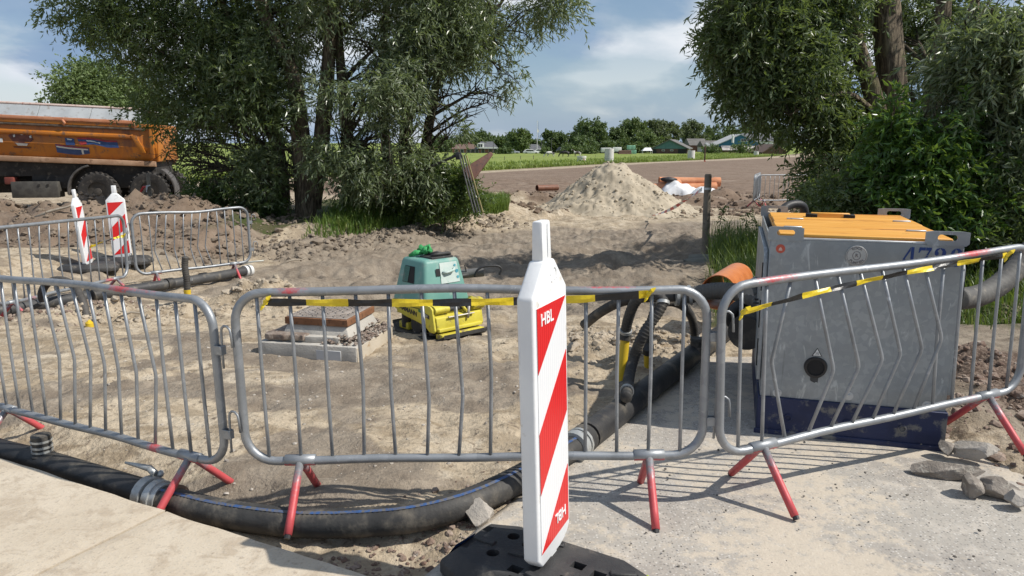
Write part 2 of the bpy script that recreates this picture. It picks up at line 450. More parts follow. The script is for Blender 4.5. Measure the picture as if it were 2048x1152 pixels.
def ground_mat():
    g = NT('ground_sand_and_mud')
    a = g.attr('zone'); s = g.n('ShaderNodeSeparateColor'); g.link(a.outputs['Color'], s.inputs[0])
    a2 = g.attr('zone2'); s2 = g.n('ShaderNodeSeparateColor'); g.link(a2.outputs['Color'], s2.inputs[0])
    big, mid, fine = g.noise(.55, 3), g.noise(3.2, 5, .6), g.noise(38, 4, .65)
    st = g.stretch((2.2, 5.5, 3), (0, 0, R(14)))
    streak = g.noise(1.0, 5, .6, st, .6)
    sand = g.mix(g.ramp(big, .38, .62), (.48, .395, .285), (.54, .45, .33))
    sand = g.mix(g.ramp(streak, .46, .60), sand, (.33, .26, .178))
    sand = g.mix(g.ramp(g.noise(1.7, 5, .62, None, 1.5), .52, .60), sand, (.39, .315, .222))
    sand = g.mix(g.ramp(mid, .52, .72), sand, (.60, .515, .395))
    sand = g.mix(g.ramp(g.noise(16, 5, .62), .55, .68), sand, (.23, .18, .13))
    mudc = g.mix(g.ramp(mid, .38, .62), (.225, .182, .138), (.305, .255, .198))
    mudc = g.mix(g.ramp(streak, .5, .7), mudc, (.37, .31, .24))
    fld = g.mix(g.ramp(mid, .35, .65), (.185, .130, .092), (.255, .185, .135))
    fld = g.mix(g.ramp(g.noise(1.0, 6, .6, g.stretch((.5, 2.5, 1))), .52, .68), fld, (.32, .25, .19))
    grs = g.mix(g.ramp(g.noise(.35, 6, .6), .35, .65), (.20, .27, .05), (.29, .33, .085))
    grs = g.mix(g.ramp(g.noise(1.0, 5, .6, g.stretch((.12, .5, 1))), .5, .66), grs, (.15, .22, .04))
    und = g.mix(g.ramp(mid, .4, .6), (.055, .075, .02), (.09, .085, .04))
    rub = g.mix(g.ramp(fine, .4, .62), (.105, .070, .052), (.24, .18, .14))
    def soft(f): return g.ramp(g.math('ADD', f, g.math('MULTIPLY', g.math('SUBTRACT', fine, .5), .5)), .25, .75)
    c = g.mix(soft(s.outputs[0]), sand, mudc)
    c = g.mix(soft(s2.outputs[1]), c, rub)
    c = g.mix(soft(s.outputs[1]), c, fld)
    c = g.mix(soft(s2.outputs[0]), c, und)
    c = g.mix(s.outputs[2], c, grs)
    c = g.mix(g.ramp(fine, .3, .8), g.mix(.25, c, (.03, .025, .02)), c)
    spk = g.n('ShaderNodeTexVoronoi'); spk.inputs['Scale'].default_value = 55; g.link(g.co, spk.inputs['Vector'])
    sp = g.math('MULTIPLY', g.ramp(spk.outputs['Distance'], .16, .08), g.ramp(g.noise(4), .5, .62))
    c = g.mix(g.math('MULTIPLY', sp, .55), c, (.55, .52, .47))
    h = g.math('ADD', g.math('MULTIPLY', g.noise(14, 5, .65), 1.0), g.math('MULTIPLY', fine, .45))
    n = g.bumpn(h, .75, .035)
    wet = g.ramp(g.noise(1.3, 4), .5, .7)
    r = g.math('SUBTRACT', .95, g.math('MULTIPLY', g.math('MULTIPLY', s.outputs[0], wet), .32))
    return g.set(col=c, rough=r, nrm=n, spec=.25)
GM = ground_mat()
ground = raw('ground', V, F, GM, smooth=True)
tag(ground, 'churned sand and mud of the building site running to a green meadow', kind='structure')
mud, field, grass, ng, red, strip = zones(XX.ravel(), YY.ravel())
def setcol(o, name, r, g_, b):
    at = o.data.attributes.new(name, 'FLOAT_COLOR', 'POINT')
    at.data.foreach_set('color', np.stack([r, g_, b, np.ones_like(r)], 1).astype(np.float32).ravel())
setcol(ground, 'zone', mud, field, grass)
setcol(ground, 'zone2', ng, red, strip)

# ------------------------------------------------------------------ concrete: slab road on the left, drive on the right
def concrete_mat(name, c1, c2, c3, c4, rough=.85, agg=.35, film=None):
    g = NT(name)
    c = g.mix(g.ramp(g.noise(1.4, 5), .36, .64), c1, c2)
    c = g.mix(g.ramp(g.noise(7, 6, .68, None, .5), .48, .64), c, c3)
    pit = g.noise(26, 6, .7)
    c = g.mix(g.ramp(pit, .56, .70), c, c4)
    v = g.n('ShaderNodeTexVoronoi'); v.inputs['Scale'].default_value = 70; g.link(g.co, v.inputs['Vector'])
    s = g.n('ShaderNodeSeparateColor'); g.link(v.outputs['Color'], s.inputs[0])
    c = g.mix(g.math('MULTIPLY', g.ramp(v.outputs['Distance'], .42, .22), agg), c, g.mix(s.outputs[0], (.09, .085, .08), (.62, .59, .54)))
    if film:
        f = g.math('ADD', g.math('MULTIPLY', g.noise(1.1, 4, .55), .55), g.math('MULTIPLY', g.noise(13, 7, .75), .5))
        c = g.mix(g.math('MULTIPLY', g.ramp(f, .50, .58), .75), c, film)
    n = g.bumpn(g.math('ADD', pit, g.math('MULTIPLY', g.noise(7, 5, .68), .7)), .45, .012)
    return g.set(col=c, rough=rough, nrm=n, spec=.3)
SLABM = concrete_mat('slab_concrete', (.50, .425, .325), (.57, .495, .39), (.44, .365, .275), (.37, .305, .235), agg=.22)
DRIVEM = concrete_mat('drive_concrete', (.33, .30, .265), (.39, .36, .315), (.46, .42, .365), (.24, .215, .19), agg=.9, film=(.55, .475, .375))
def s2w(u, v): return (SL0[0] + sd[0] * u - sn[0] * v, SL0[1] + sd[1] * u - sn[1] * v)
road = thing('concrete_road', 'pale concrete slab road along the trench edge', None); tag(road, kind='structure')
JU = float(np.dot(np.array([P(314, 1028, .03).x, P(314, 1028, .03).y]) - SL0, sd))
for k, (u0, u1) in enumerate(((JU - 4.9, JU - 2.45), (JU - 2.44, JU - .006), (JU + .006, JU + 1.55))):
    for w0, w1 in ((0.0, 2.3), (2.32, 5.0)):
        if k == 2 and w0 > 1: continue
        nu, nv = 40, 36; mb = MB(); vs, fs = [], []
        for i in range(nu + 1):
            for j in range(nv + 1):
                x, y = s2w(u0 + (u1 - u0) * i / nu, w0 + (w1 - w0) * j / nv)
                e = 1.0 if (i in (0, nu) or j in (0, nv)) else 0.0
                vs.append((x + e * .010 * float(vn(np.float64(x * 9), np.float64(y * 9), 3)), y + e * .010 * float(vn(np.float64(x * 9), np.float64(y * 9), 4)), .030 - .006 * e + .004 * float(vn(np.float64(x * 2), np.float64(y * 2), 5)) + .003 * (k % 2)))
        for i in range(nu):
            for j in range(nv): fs.append((i * (nv + 1) + j, i * (nv + 1) + j + 1, (i + 1) * (nv + 1) + j + 1, (i + 1) * (nv + 1) + j))
        rim = [i * (nv + 1) for i in range(nu + 1)] + [nu * (nv + 1) + j for j in range(1, nv + 1)] + [i * (nv + 1) + nv for i in range(nu - 1, -1, -1)] + [j for j in range(nv - 1, 0, -1)]
        o = len(vs); vs += [(vs[i][0], vs[i][1], -.16) for i in rim]
        fs += [(rim[i], rim[(i + 1) % len(rim)], o + (i + 1) % len(rim), o + i) for i in range(len(rim))]
        mb.add(vs, fs); mb.build('slab', SLABM, road, smooth='auto')
# drive: one cast sheet with a ragged left edge
vs, fs = [], []
nu, nv = 90, 70
for i in range(nu + 1):
    t = i / nu * 6.6 - 2.9
    ex, ey = CE0[0] + cd[0] * t, CE0[1] + cd[1] * t
    ex += .03 * float(fbm(np.float64(t * 2.5), np.float64(1.3), 3, 7)); 
    for j in range(nv + 1):
        w = j / nv
        x = ex + (3.05 + .2 * math.sin(t * 2.1) - max(0, ex) * .62) * w
        z = .004 + .012 * float(fbm(np.float64(x * .9), np.float64(ey * .9), 3, 12)) - .03 * (w > .985) - .014 * max(0, ey - 5)
        if j == 0: z -= .012
        vs.append((x, ey, z))
for i in range(nu):
    for j in range(nv): fs.append((i * (nv + 1) + j, i * (nv + 1) + j + 1, (i + 1) * (nv + 1) + j + 1, (i + 1) * (nv + 1) + j))
o = len(vs); vs += [(vs[i * (nv + 1)][0] - .01, vs[i * (nv + 1)][1], -.2) for i in range(nu + 1)]
fs += [(i * (nv + 1), (i + 1) * (nv + 1), o + i + 1, o + i) for i in range(nu)]
drive = MB().add(vs, fs).build('concrete_drive', DRIVEM, smooth=True)
tag(drive, 'grey weathered concrete drive in front of the pump', kind='structure')

# ------------------------------------------------------------------ loose stones, clods and rubble
def scatter(name, label, n, place, size, m, seed, flat=.7):
    rg = np.random.default_rng(seed)
    g_ = 1.618; base = np.array([(-1, g_, 0), (1, g_, 0), (-1, -g_, 0), (1, -g_, 0), (0, -1, g_), (0, 1, g_), (0, -1, -g_), (0, 1, -g_), (g_, 0, -1), (g_, 0, 1), (-g_, 0, -1), (-g_, 0, 1)]) / 1.9
    T = np.array([(0, 11, 5), (0, 5, 1), (0, 1, 7), (0, 7, 10), (0, 10, 11), (1, 5, 9), (5, 11, 4), (11, 10, 2), (10, 7, 6), (7, 1, 8), (3, 9, 4), (3, 4, 2), (3, 2, 6), (3, 6, 8), (3, 8, 9), (4, 9, 5), (2, 4, 11), (6, 2, 10), (8, 6, 7), (9, 8, 1)])
    xy = np.array([place(rg) for _ in range(n)])
    s = size[0] * (size[1] / size[0]) ** (rg.random(n) ** 2.2)
    v = base[None] * (.8 + .5 * rg.random((n, 1, 3))) * (1 + .45 * (rg.random((n, 12, 1)) - .5)) + .18 * (rg.random((n, 12, 3)) - .5)
    a = rg.random(n) * 6.28; ca, sa = np.cos(a)[:, None], np.sin(a)[:, None]
    x, y = v[..., 0] * ca - v[..., 1] * sa, v[..., 0] * sa + v[..., 1] * ca
    z0 = hfine(xy[:, 0], xy[:, 1])
    V = np.stack([x * s[:, None] + xy[:, :1], y * s[:, None] + xy[:, 1:2], v[..., 2] * s[:, None] * flat + (z0 + s * .08)[:, None]], -1)
    F = (T[None] + 12 * np.arange(n)[:, None, None]).reshape(-1, 3)
    o = raw(name, V.reshape(-1, 3), F, m); tag(o, label, 'stones' if 'stone' in name or 'gravel' in name else 'earth', kind='stuff'); return o
def around(pts, sp):
    def f(rg):
        i = rg.integers(len(pts)); p = pts[i]; return (p[0] + rg.normal() * sp, p[1] + rg.normal() * sp)
    return f
SANDM = mat('dry_clod', (.36, .30, .225), (.44, .375, .29), (.24, .19, .14), scale=3, rough=.95, bump=.5, bscale=30, spec=.2)
MUDM = mat('mud_clod', (.19, .155, .118), (.26, .215, .168), (.13, .105, .08), scale=3, rough=.9, bump=.5, bscale=30, spec=.25)
BRICKM = mat('brick_rubble', (.16, .105, .08), (.30, .235, .19), (.42, .38, .33), scale=9, rough=.9, bump=.5, spec=.25)
scatter('sand_clods', 'small sand clods on the loose heaps by the drain pipe', 1500, around([(-2.95, 8.7), (-3.4, 8.6), (-4.0, 8.2), (-4.6, 7.9), (.95, 6.5), (.8, 6.4), (1.3, 6.6)], .3), (.01, .05), SANDM, 1)
scatter('berm_clods', 'dark earth clods over the dug berm by the truck', 4200, lambda r: (-12 + 7.3 * r.random(), 12.8 + 5 * r.random()), (.012, .085), mat('berm_clod', (.165, .128, .095), (.225, .18, .138), (.11, .085, .064), scale=3, rough=.95, bump=.5, bscale=30, spec=.2), 2)
scatter('bank_clods', 'mud clods along the foot of the willow bank', 1500, lambda r: (lambda t, q: (BK0[0] + bd[0] * t + bn[0] * q, BK0[1] + bd[1] * t + bn[1] * q))(r.random() * 8, r.normal() * .45 + .1), (.015, .09), MUDM, 3)
scatter('rubble_gravel', 'brown brick gravel beside the drain pipe on the left', 1300, around([(-6, 7.4), (-5.4, 7.7), (-4.9, 8.0), (-4.4, 8.4)], .3), (.008, .035), BRICKM, 4)
scatter('verge_gravel', 'broken brick gravel right of the pump', 1100, lambda r: (2.5 + 1.4 * r.random() ** .8, 3.2 + 3.2 * r.random()), (.008, .045), BRICKM, 5)
scatter('trench_gravel', 'dark gravel in the wedge between the concrete edges', 650, lambda r: (lambda t: (-.75 + .95 * t + .16 * r.normal(), 2.8 + 1.0 * t + .12 * r.normal()))(r.random()), (.005, .022), BRICKM, 6)
scatter('field_clods', 'brown soil clods at the near edge of the bare field', 2500, lambda r: (-3 + 14 * r.random(), 22.5 + 11 * r.random() ** 1.5), (.02, .13), mat('soil_clod', (.13, .092, .066), (.20, .15, .11), (.08, .06, .045), scale=3, rough=.95, bump=.4, spec=.2), 7)
scatter('sand_grit_stones', 'small stones strewn over the sand in front of the manhole', 900, lambda r: (-3.2 + 5 * r.random(), 3.6 + 4 * r.random()), (.004, .016), mat('grit', (.30, .26, .21), (.45, .41, .36), (.12, .10, .09), scale=4, rough=.9), 8)
scatter('drive_grit_stones', 'dark grit lying on the concrete drive', 260, lambda r: (-.1 + 2.5 * r.random(), 2.5 + 2 * r.random()), (.003, .009), mat('dark_grit', (.09, .08, .07), (.22, .2, .17), scale=4, rough=.9), 9)
for o in list(COL.objects):
    if o.name == 'drive_grit_stones':
        o.location.z = .075
# larger broken stones, each its own thing
STONEM = mat('broken_asphalt', (.19, .165, .14), (.28, .245, .21), (.43, .39, .33), scale=9, rough=.9, bump=.9, bscale=55, spec=.3, th=(.52, .66))
STONEP = mat('broken_concrete', (.34, .31, .27), (.42, .385, .34), (.22, .195, .17), scale=9, rough=.9, bump=.8, bscale=50, spec=.3)
def chunk(px, py, sx, sy, sz, rz, label, m, seed, name='broken_stone', dz=0.0):
    sx, sy, sz = sx * .85, sy * .85, sz * .8
    rg = random.Random(seed); p = P(px, py, .02 + dz)
    bm = bmesh.new(); bmesh.ops.create_icosphere(bm, subdivisions=4, radius=1)
    pl = [(Vector((rg.uniform(-1, 1), rg.uniform(-1, 1), rg.uniform(-.8, 1))).normalized(), rg.uniform(.45, .78)) for _ in range(16)]
    for v in bm.verts:
        for n_, d in pl:
            q = v.co.dot(n_)
            if q > d: v.co -= n_ * (q - d)
        v.co *= 1 + .06 * float(fbm(np.float64(v.co.x * 3 + seed), np.float64(v.co.y * 3 + v.co.z * 5), 3, seed))
        v.co = Vector((v.co.x * sx, v.co.y * sy, v.co.z * sz))
    me = bpy.data.meshes.new(name); bm.to_mesh(me); bm.free(); me.materials.append(m)
    me.polygons.foreach_set('use_smooth', [True] * len(me.polygons)); me.set_sharp_from_angle(angle=R(14))
    o = obj(name, me, None, (p.x, p.y, p.z + sz * .55), (rg.uniform(-.2, .2), rg.uniform(-.2, .2), rz))
    return tag(o, label, 'stone', 'broken stones by the drive')
chunk(964, 1046, .115, .095, .11, .6, 'round grey stone wedged against the curved hose', STONEP, 3, dz=-.04)
chunk(1885, 948, .27, .10, .06, -.25, 'long dark slab of broken asphalt at the corner of the pump', STONEM, 4)
chunk(1945, 985, .09, .09, .09, .3, 'small upright stone in front of the long asphalt slab', STONEM, 5)
chunk(1995, 985, .17, .11, .08, -.5, 'dark lumpy asphalt chunk right of the small upright stone', STONEM, 6)
chunk(2035, 1012, .10, .08, .07, .2, 'pale grey chunk lowest at the right edge of the photo', STONEP, 7)
chunk(1950, 912, .19, .09, .085, -.7, 'jagged pale concrete wedge leaning by the red barrier leg', STONEP, 8, dz=.03)
chunk(1895, 905, .08, .06, .07, 1.0, 'brown stone under the red barrier leg beside the pump skirt', STONEM, 9, dz=.02)
chunk(1975, 795, .11, .10, .11, .1, 'brown brick lump behind the right barrier', BRICKM, 10, dz=.02)
chunk(2020, 780, .09, .10, .09, .6, 'darker brick lump right behind the last barrier bars', BRICKM, 11, dz=.02)
# sand pile
def sand_pile():
    cx, cy, r, h = 3.2, 24.6, 2.85, 1.86
    n = 150; q = np.linspace(-1.25, 1.25, n); U, Vv = np.meshgrid(q, q); x, y = U.ravel() * r, Vv.ravel() * r
    rr = np.hypot(x * (1 - .06 * np.sign(x)), y) / r + .10 * fbm(x * .9, y * .9, 4, 211)
    z = h * np.clip(1 - rr * 1.08, 0, 1) ** 1.08
    z = np.minimum(z, h * .84 + .16 * fbm(x * 1.3, y * 1.3, 3, 215)) + .10 * np.exp(-((rr - 1.0) / .2) ** 2)
    z = z + sst(.02, .3, z) * (.13 * fbm(x * 1.6, y * 1.6, 3, 221, .5) + .10 * fbm(x * 6, y * 6, 3, 225, .7))
    zb = hbase(x + cx, y + cy)
    V = np.stack([x + cx, y + cy, zb + z - .12], 1)
    I = (np.arange(n - 1)[:, None] * n + np.arange(n - 1)[None]).ravel()
    F = np.stack([I, I + 1, I + n + 1, I + n], 1)
    keep = (z[F] > .10).any(1)
    o = raw('sand_pile', V, F[keep], mat('pile_sand', (.38, .325, .245), (.44, .38, .29), (.25, .205, .15), scale=2.5, rough=.97, bump=1.0, bscale=12, spec=.15, th=(.55, .7)), smooth=True)
    tag(o, 'cone shaped heap of dry sand at the edge of the bare field', 'sand pile')
sand_pile()

rgp = np.random.default_rng(12)
def pile_clods():
    n = 1500; a = rgp.random(n) * 6.28; rr = 2.9 * rgp.random(n) ** .6
    pile = bpy.data.objects['sand_pile'].data; co = np.empty(len(pile.vertices) * 3, np.float32); pile.vertices.foreach_get('co', co); co = co.reshape(-1, 3)
    i = rgp.integers(len(co), size=n); mb = MB()
    for k in i: mb.ball(co[k] + np.array([0, 0, .01]), .012 + .05 * rgp.random() ** 3, 6, .6, (1, 1, .8))
    tag(mb.build('pile_clods', MATS['pile_sand'], None, smooth=False), 'sand lumps rolled down the sand heap', 'earth', kind='stuff')
pile_clods()
# ================================================================== CROWD BARRIERS
def galv_mat(name, c1, c2, metal=.55, rough=.45, scale=22):
    g = NT(name)
    v = g.n('ShaderNodeTexVoronoi'); v.inputs['Scale'].default_value = scale; g.link(g.noise(6, 3, .5), v.inputs['Vector']) if False else g.link(g.co, v.inputs['Vector'])
    sp = g.n('ShaderNodeSeparateColor'); g.link(v.outputs['Color'], sp.inputs[0])
    c = g.mix(g.math('MULTIPLY', sp.outputs[0], .55), c1, c2)
    c = g.mix(g.ramp(g.noise(3.5, 7, .6), .5, .75), c, tuple(x * .72 for x in c1))
    c = g.mix(g.ramp(g.noise(9, 8, .66, None, 1.0), .60, .70), c, tuple(min(1, x * 1.25) for x in c2))
    r = g.n('ShaderNodeMapRange'); g.link(g.noise(11), r.inputs[0]); r.inputs[3].default_value = rough - .12; r.inputs[4].default_value = rough + .18
    return g, c, g.set(col=c, rough=r.outputs[0], metal=metal, nrm=g.bumpn(g.noise(60), .12, .004))
GALV = galv_mat('galvanised_tube', (.27, .285, .30), (.38, .395, .41), metal=.5)[2]
def painted_tube():
    g, c, m = galv_mat('galvanised_tube_with_red_paint', (.27, .285, .30), (.38, .395, .41), metal=.5)
    a = g.attr('paint'); f = g.math('ADD', a.outputs['Fac'], g.math('MULTIPLY', g.math('SUBTRACT', g.noise(45, 8, .7), .5), .9))
    f = g.math('MULTIPLY', g.ramp(f, .45, .85), .85)
    g.set(col=g.mix(f, c, g.mix(g.noise(12), (.50, .030, .035), (.62, .05, .055))), metal=g.math('MULTIPLY', g.math('SUBTRACT', 1.0, f), .5))
    return m
TUBEM = painted_tube()
def setpaint(o, fn):
    me = o.data; at = me.attributes.new('paint', 'FLOAT', 'POINT')
    at.data.foreach_set('value', [float(fn(v.co)) for v in me.vertices])
BLK = mat('black_plastic', (.02, .02, .022), (.035, .035, .036), rough=.5)
def barrier(label, a, b, za, zb, n=14, kinks=None, paint=(), top=lambda x: 0.0, lean=0.0, group=None, hooks=True, h=1.1, zb0=.27, feet=(.26, .26), low=False):
    ax, ay = a; bx, by = b; L = math.hypot(bx - ax, by - ay)
    root = thing('crowd_barrier', label, 'barrier', (ax, ay, za), group=group)
    root.rotation_euler = (R(lean), -math.atan2(zb - za, L), math.atan2(by - ay, bx - ax))
    r, cr, k = .0210, .14, 7 if not low else 4
    # frame outline
    pts = []
    def arc(cx, cz, a0):
        for i in range(k + 1):
            t = R(a0 + 90 * i / k); pts.append((cx + cr * math.cos(t), cz + cr * math.sin(t)))
    nt = 15
    arc(L - cr, h - cr, 0)
    pts = pts[::-1]; right_top = pts[:]; pts = []
    arc(cr, h - cr, 90); left_top = pts[::-1]; pts = []
    arc(cr, zb0 + cr, 180); left_bot = pts[::-1]; pts = []
    arc(L - cr, zb0 + cr, 270); right_bot = pts[::-1]
    line = left_top + [(cr + (L - 2 * cr) * i / nt, h) for i in range(1, nt)] + right_top + right_bot + [(L - cr - (L - 2 * cr) * i / nt, zb0) for i in range(1, nt)] + left_bot
    path = [Vector((x, .006 * math.sin(x * 5 + ax * 3), z + (top(x) if z > .7 else .004 * math.sin(x * 7 + ay)))) for x, z in line]
    fr = MB().tube(path, r, 12 if not low else 7, closed=True).build('frame', TUBEM, root, smooth=True)
    setpaint(fr, lambda c: max([0] + [(1.0 - abs(c.x - q) / w) * (1.0 if (c.z > .7) == up else 0) * (.82 if (c.z > h - .002 or not up) else .30) for q, w, up in paint]))
    kinks = kinks or {}
    for i in range(n):
        x = .11 + (L - .22) * i / (n - 1)
        zt = h + top(x) - r * .5; zl = zb0 + r * .4
        t, dx, dy = kinks.get(i, (.5, .004 * math.sin(i * 2.3 + ax), .004 * math.cos(i * 1.7)))
        zm = zl + (zt - zl) * t; e = .05
        def at(z):
            q = (z - zl) / (zm - zl) if z < zm else (zt - z) / (zt - zm); q = max(0, min(1, q))
            return (x + dx * q, dy * q, z)
        z_ = [zl, zl + (zm - zl) * .5, zm - e, zm - e * .45, zm, zm + e * .45, zm + e, zm + (zt - zm) * .5, zt]
        pp = [Vector(at(z)) for z in z_]
        q0 = pp[4].copy(); pp[4] = (pp[3] + pp[5]) * .5 * .5 + q0 * .5
        MB().tube(pp, .0090, 8 if not low else 5).build('bar', GALV, root, smooth=True)
    for j, fx in enumerate((feet[0], L - feet[1])):
        sl_ = MB().tube([(fx - .075, 0, zb0), (fx - .073, 0, zb0), (fx + .073, 0, zb0), (fx + .075, 0, zb0)], [.0225, .0275, .0275, .0225], 12 if not low else 7).build('foot_sleeve', TUBEM, root, smooth=True)
        setpaint(sl_, lambda c: .75 if c.z < zb0 - .005 else .1)
        for s in (-1, 1):
            lg = MB().tube([(fx, s * .012, zb0 - .01), (fx + .004 * s, s * .10, zb0 * .62), (fx + .006 * s, s * .19, zb0 * .27), (fx + .008 * s, s * .25, .012)], .0195, 11 if not low else 6).build('leg', TUBEM, root, smooth=True)
            z0 = zb0
            setpaint(lg, lambda c: .42 + 1.0 * (1 - c.z / z0))
            if not low: MB().tube([(fx + .008 * s, s * .25, .014), (fx + .009 * s, s * .262, .0)], .0155, 9).build('rubber_plug', BLK, lg)
    if hooks:
        for z in (.44, .86) if not low else (.6,):
            mb = MB(); mb.box((L + .038, -.012, z), (.05, .005, .045)); mb.box((L + .038, .014, z), (.05, .005, .045)); mb.box((L + .061, 0, z), (.005, .03, .045))
            hk = mb.build('hook_bracket', GALV, root, bevel=.002, seg=1)
            pp = [(L + .052, 0, z - .09), (L + .054, 0, z + .02), (L + .058, 0, z + .085)] + [(L + .090 - .032 * math.cos(t), 0, z + .09 + .032 * math.sin(t)) for t in (R(30), R(70), R(110), R(150))] + [(L + .122, 0, z + .085), (L + .126, 0, z + .02)]
            MB().tube(pp, .0062, 6).build('hook', GALV, hk, smooth=True)
    return root, L
FRONTG = 'front row of crowd barriers'
# left of the front row
k1 = {i: (.47, .035 + .008 * math.sin(i * 1.9), .02 + .01 * math.cos(i)) for i in range(5, 12)}
b1, L1 = barrier('crowd barrier left in the front row, lower rail above the black hose coupling', (-3.33, 4.52), (-1.40, 3.45), -.13, -.07, 15, k1, paint=((1.55, .28, True), (1.75, .2, True), (.3, .1, False), (1.68, .14, False)), group=FRONTG, top=lambda x: -.006 * math.sin(x * 4))
k2 = {3: (.45, .012, .01), 4: (.42, -.01, .012), 5: (.36, .02, -.01), 6: (.36, .026, .02), 7: (.5, .012, 0), 8: (.58, .014, .01)}
b2, L2 = barrier('middle crowd barrier of the front row, taped under its straight top rail', (-1.285, 3.42), (.93, 3.43), -.03, .0, 14, k2, paint=((.28, .18, True), (1.75, .35, True), (.28, .12, False)), group=FRONTG, top=lambda x: .012 * math.sin(x * 2.2) - .006 * abs(math.sin(x * 3)))
k3 = {2: (.5, -.075, .03), 3: (.42, .09, -.06), 4: (.42, .10, -.07), 5: (.44, .11, -.07), 6: (.45, .10, -.06), 7: (.46, .105, -.06), 8: (.5, .11, -.05), 9: (.5, -.02, -.01)}
b3, L3 = barrier('crowd barrier right in the front row with badly bent bars before the pump', (1.015, 3.42), (2.96, 4.17), .0, .09, 14, k3, paint=((.3, .3, True), (1.6, .35, True), (.26, .15, False), (1.65, .15, False)), group=FRONTG, hooks=False, top=lambda x: .006 * math.sin(x * 4))
BACKG = 'barriers behind the drain pipe on the left'
b4, L4 = barrier('crowd barrier before the striped boards on the left', (-5.62, 7.95), (-5.33, 10.25), -.25, -.32, 14, {i: (.5, .0, .03) for i in range(4, 9)}, paint=((.5, .2, False), (1.9, .3, False)), group=BACKG, zb0=.26)
k5 = {i: (.36, -.05 - .02 * math.sin(i), .05) for i in range(2, 9)}
b5, L5 = barrier('crowd barrier with a sagging top rail below the dug berm', (-5.28, 10.4), (-4.05, 11.5), -.32, -.31, 13, k5, paint=((.25, .15, False),), group=BACKG, zb0=.25, top=lambda x: -.03 * math.exp(-((x - .9) / .35) ** 2))
pf = GP(1505, 418)
FARG = 'barriers standing at the edge of the bare field'
barrier('crowd barrier seen end on at the edge of the field, left of its pair', (pf.x, pf.y), (pf.x + .85, pf.y + 2.0), pf.z, pf.z, 13, paint=((.2, .2, False),), group=FARG, low=True, hooks=False)
barrier('crowd barrier half hidden by the right willow leaves at the field edge', (pf.x + .15, pf.y + .1), (pf.x + 2.3, pf.y + .5), pf.z, pf.z, 13, paint=((.2, .2, False),), group=FARG, low=True, hooks=False)

# ------------------------------------------------------------------ barrier tapes
YEL = mat('yellow_tape', (.72, .53, .02), (.82, .62, .04), rough=.35, bump=.3, bscale=25)
TBLK = mat('black_tape', (.018, .018, .018), (.03, .03, .03), rough=.35, bump=.3, bscale=25)
REDT = mat('red_tape', (.58, .03, .03), (.68, .05, .04), rough=.4)
WHT = mat('white_tape', (.78, .78, .76), (.84, .84, .82), rough=.4)
def tape(label, pts, bands, mats, w=.034, twist=lambda t: 0.0, names=('yellow_band', 'black_band'), group=None, knot=True, start=0):
    pts = spline(pts, 10); root = thing('barrier_tape', label, 'tape', pts[0], group=group)
    seg = [0.0]
    for a, b in zip(pts[:-1], pts[1:]): seg.append(seg[-1] + (b - a).length)
    tot = seg[-1]
    def at(s):
        s = max(0, min(tot, s))
        for i in range(len(seg) - 1):
            if s <= seg[i + 1]:
                q = (s - seg[i]) / max(1e-9, seg[i + 1] - seg[i]); return pts[i].lerp(pts[i + 1], q)
        return pts[-1].copy()
    s0, k = 0.0, start
    while s0 < tot - 1e-4:
        s1 = min(tot, s0 + bands * (.93 + .14 * random.random())); mb = MB(); m = 7; vs = []
        for i in range(m):
            s = s0 + (s1 - s0) * i / (m - 1); p = at(s); tdir = (at(s + .01) - at(s - .01)).normalized()
            upv = (Vector((0, 0, 1)) - tdir * tdir.z).normalized(); nv = tdir.cross(upv); a = twist(s / tot)
            wv = (upv * math.cos(a) + nv * math.sin(a)) * w * .5 * (1 + .12 * math.sin(s * 23)); nn = tdir.cross(wv).normalized() * .002 * math.sin(s * 31)
            q = p - pts[0]; e = tdir.cross(wv).normalized() * .0008
            vs += [q - wv + nn + e, q + nn * 3 + e, q + wv + nn + e, q + wv + nn - e, q + nn * 3 - e, q - wv + nn - e]
        fs = []
        for i in range(m - 1):
            for j in range(6): fs.append((i * 6 + j, i * 6 + (j + 1) % 6, i * 6 + 6 + (j + 1) % 6, i * 6 + 6 + j))
        fs += [tuple(range(6)), tuple(range((m - 1) * 6 + 5, (m - 1) * 6 - 1, -1))]
        mb.add(vs, fs).build(names[k % 2], mats[k % 2], root)
        s0 = s1; k += 1
    if knot:
        for p in (pts[0], pts[-1]):
            q = p - pts[0]; mb = MB()
            mb.ball((q.x, q.y, q.z), .014, 8, .5); mb.tube([q, q + Vector((.015, -.015, .02)), q + Vector((.03, -.015, .032))], [.008, .011, .003], 5)
            mb.tube([q, q + Vector((-.012, -.012, -.02)), q + Vector((-.02, -.015, -.035))], [.006, .008, .003], 5)
            mb.build('knot', mats[0], root)
    return root
bpy.context.view_layer.update()
def bl(b, x, y, z): return b.matrix_world @ Vector((x, y, z))
tape('black and yellow tape stretched under the middle barrier top rail', [bl(b2, .16, -.03, 1.062), bl(b2, .6, -.03, 1.052), bl(b2, 1.1, -.03, 1.048), bl(b2, 1.6, -.03, 1.055), bl(b2, 1.93, -.03, 1.075)], .19, (YEL, TBLK), twist=lambda t: .2 * math.sin(t * 9), start=1)
tape('black and yellow tape rising to the right across the bent barrier', [bl(b3, .105, -.02, .975), bl(b3, .5, -.03, 1.02), bl(b3, 1.0, -.03, 1.055), bl(b3, 1.45, -.03, 1.070), bl(b3, 1.83, -.03, 1.080)], .17, (YEL, TBLK), w=.026, twist=lambda t: .5 * math.sin(t * 16), start=0)
tape('short black and yellow tape tied between the back barriers', [bl(b4, 2.30, 0, .82), bl(b4, 2.1, .12, .77), bl(b4, 1.95, .25, .70)], .14, (YEL, TBLK), w=.03, twist=lambda t: t * 3)

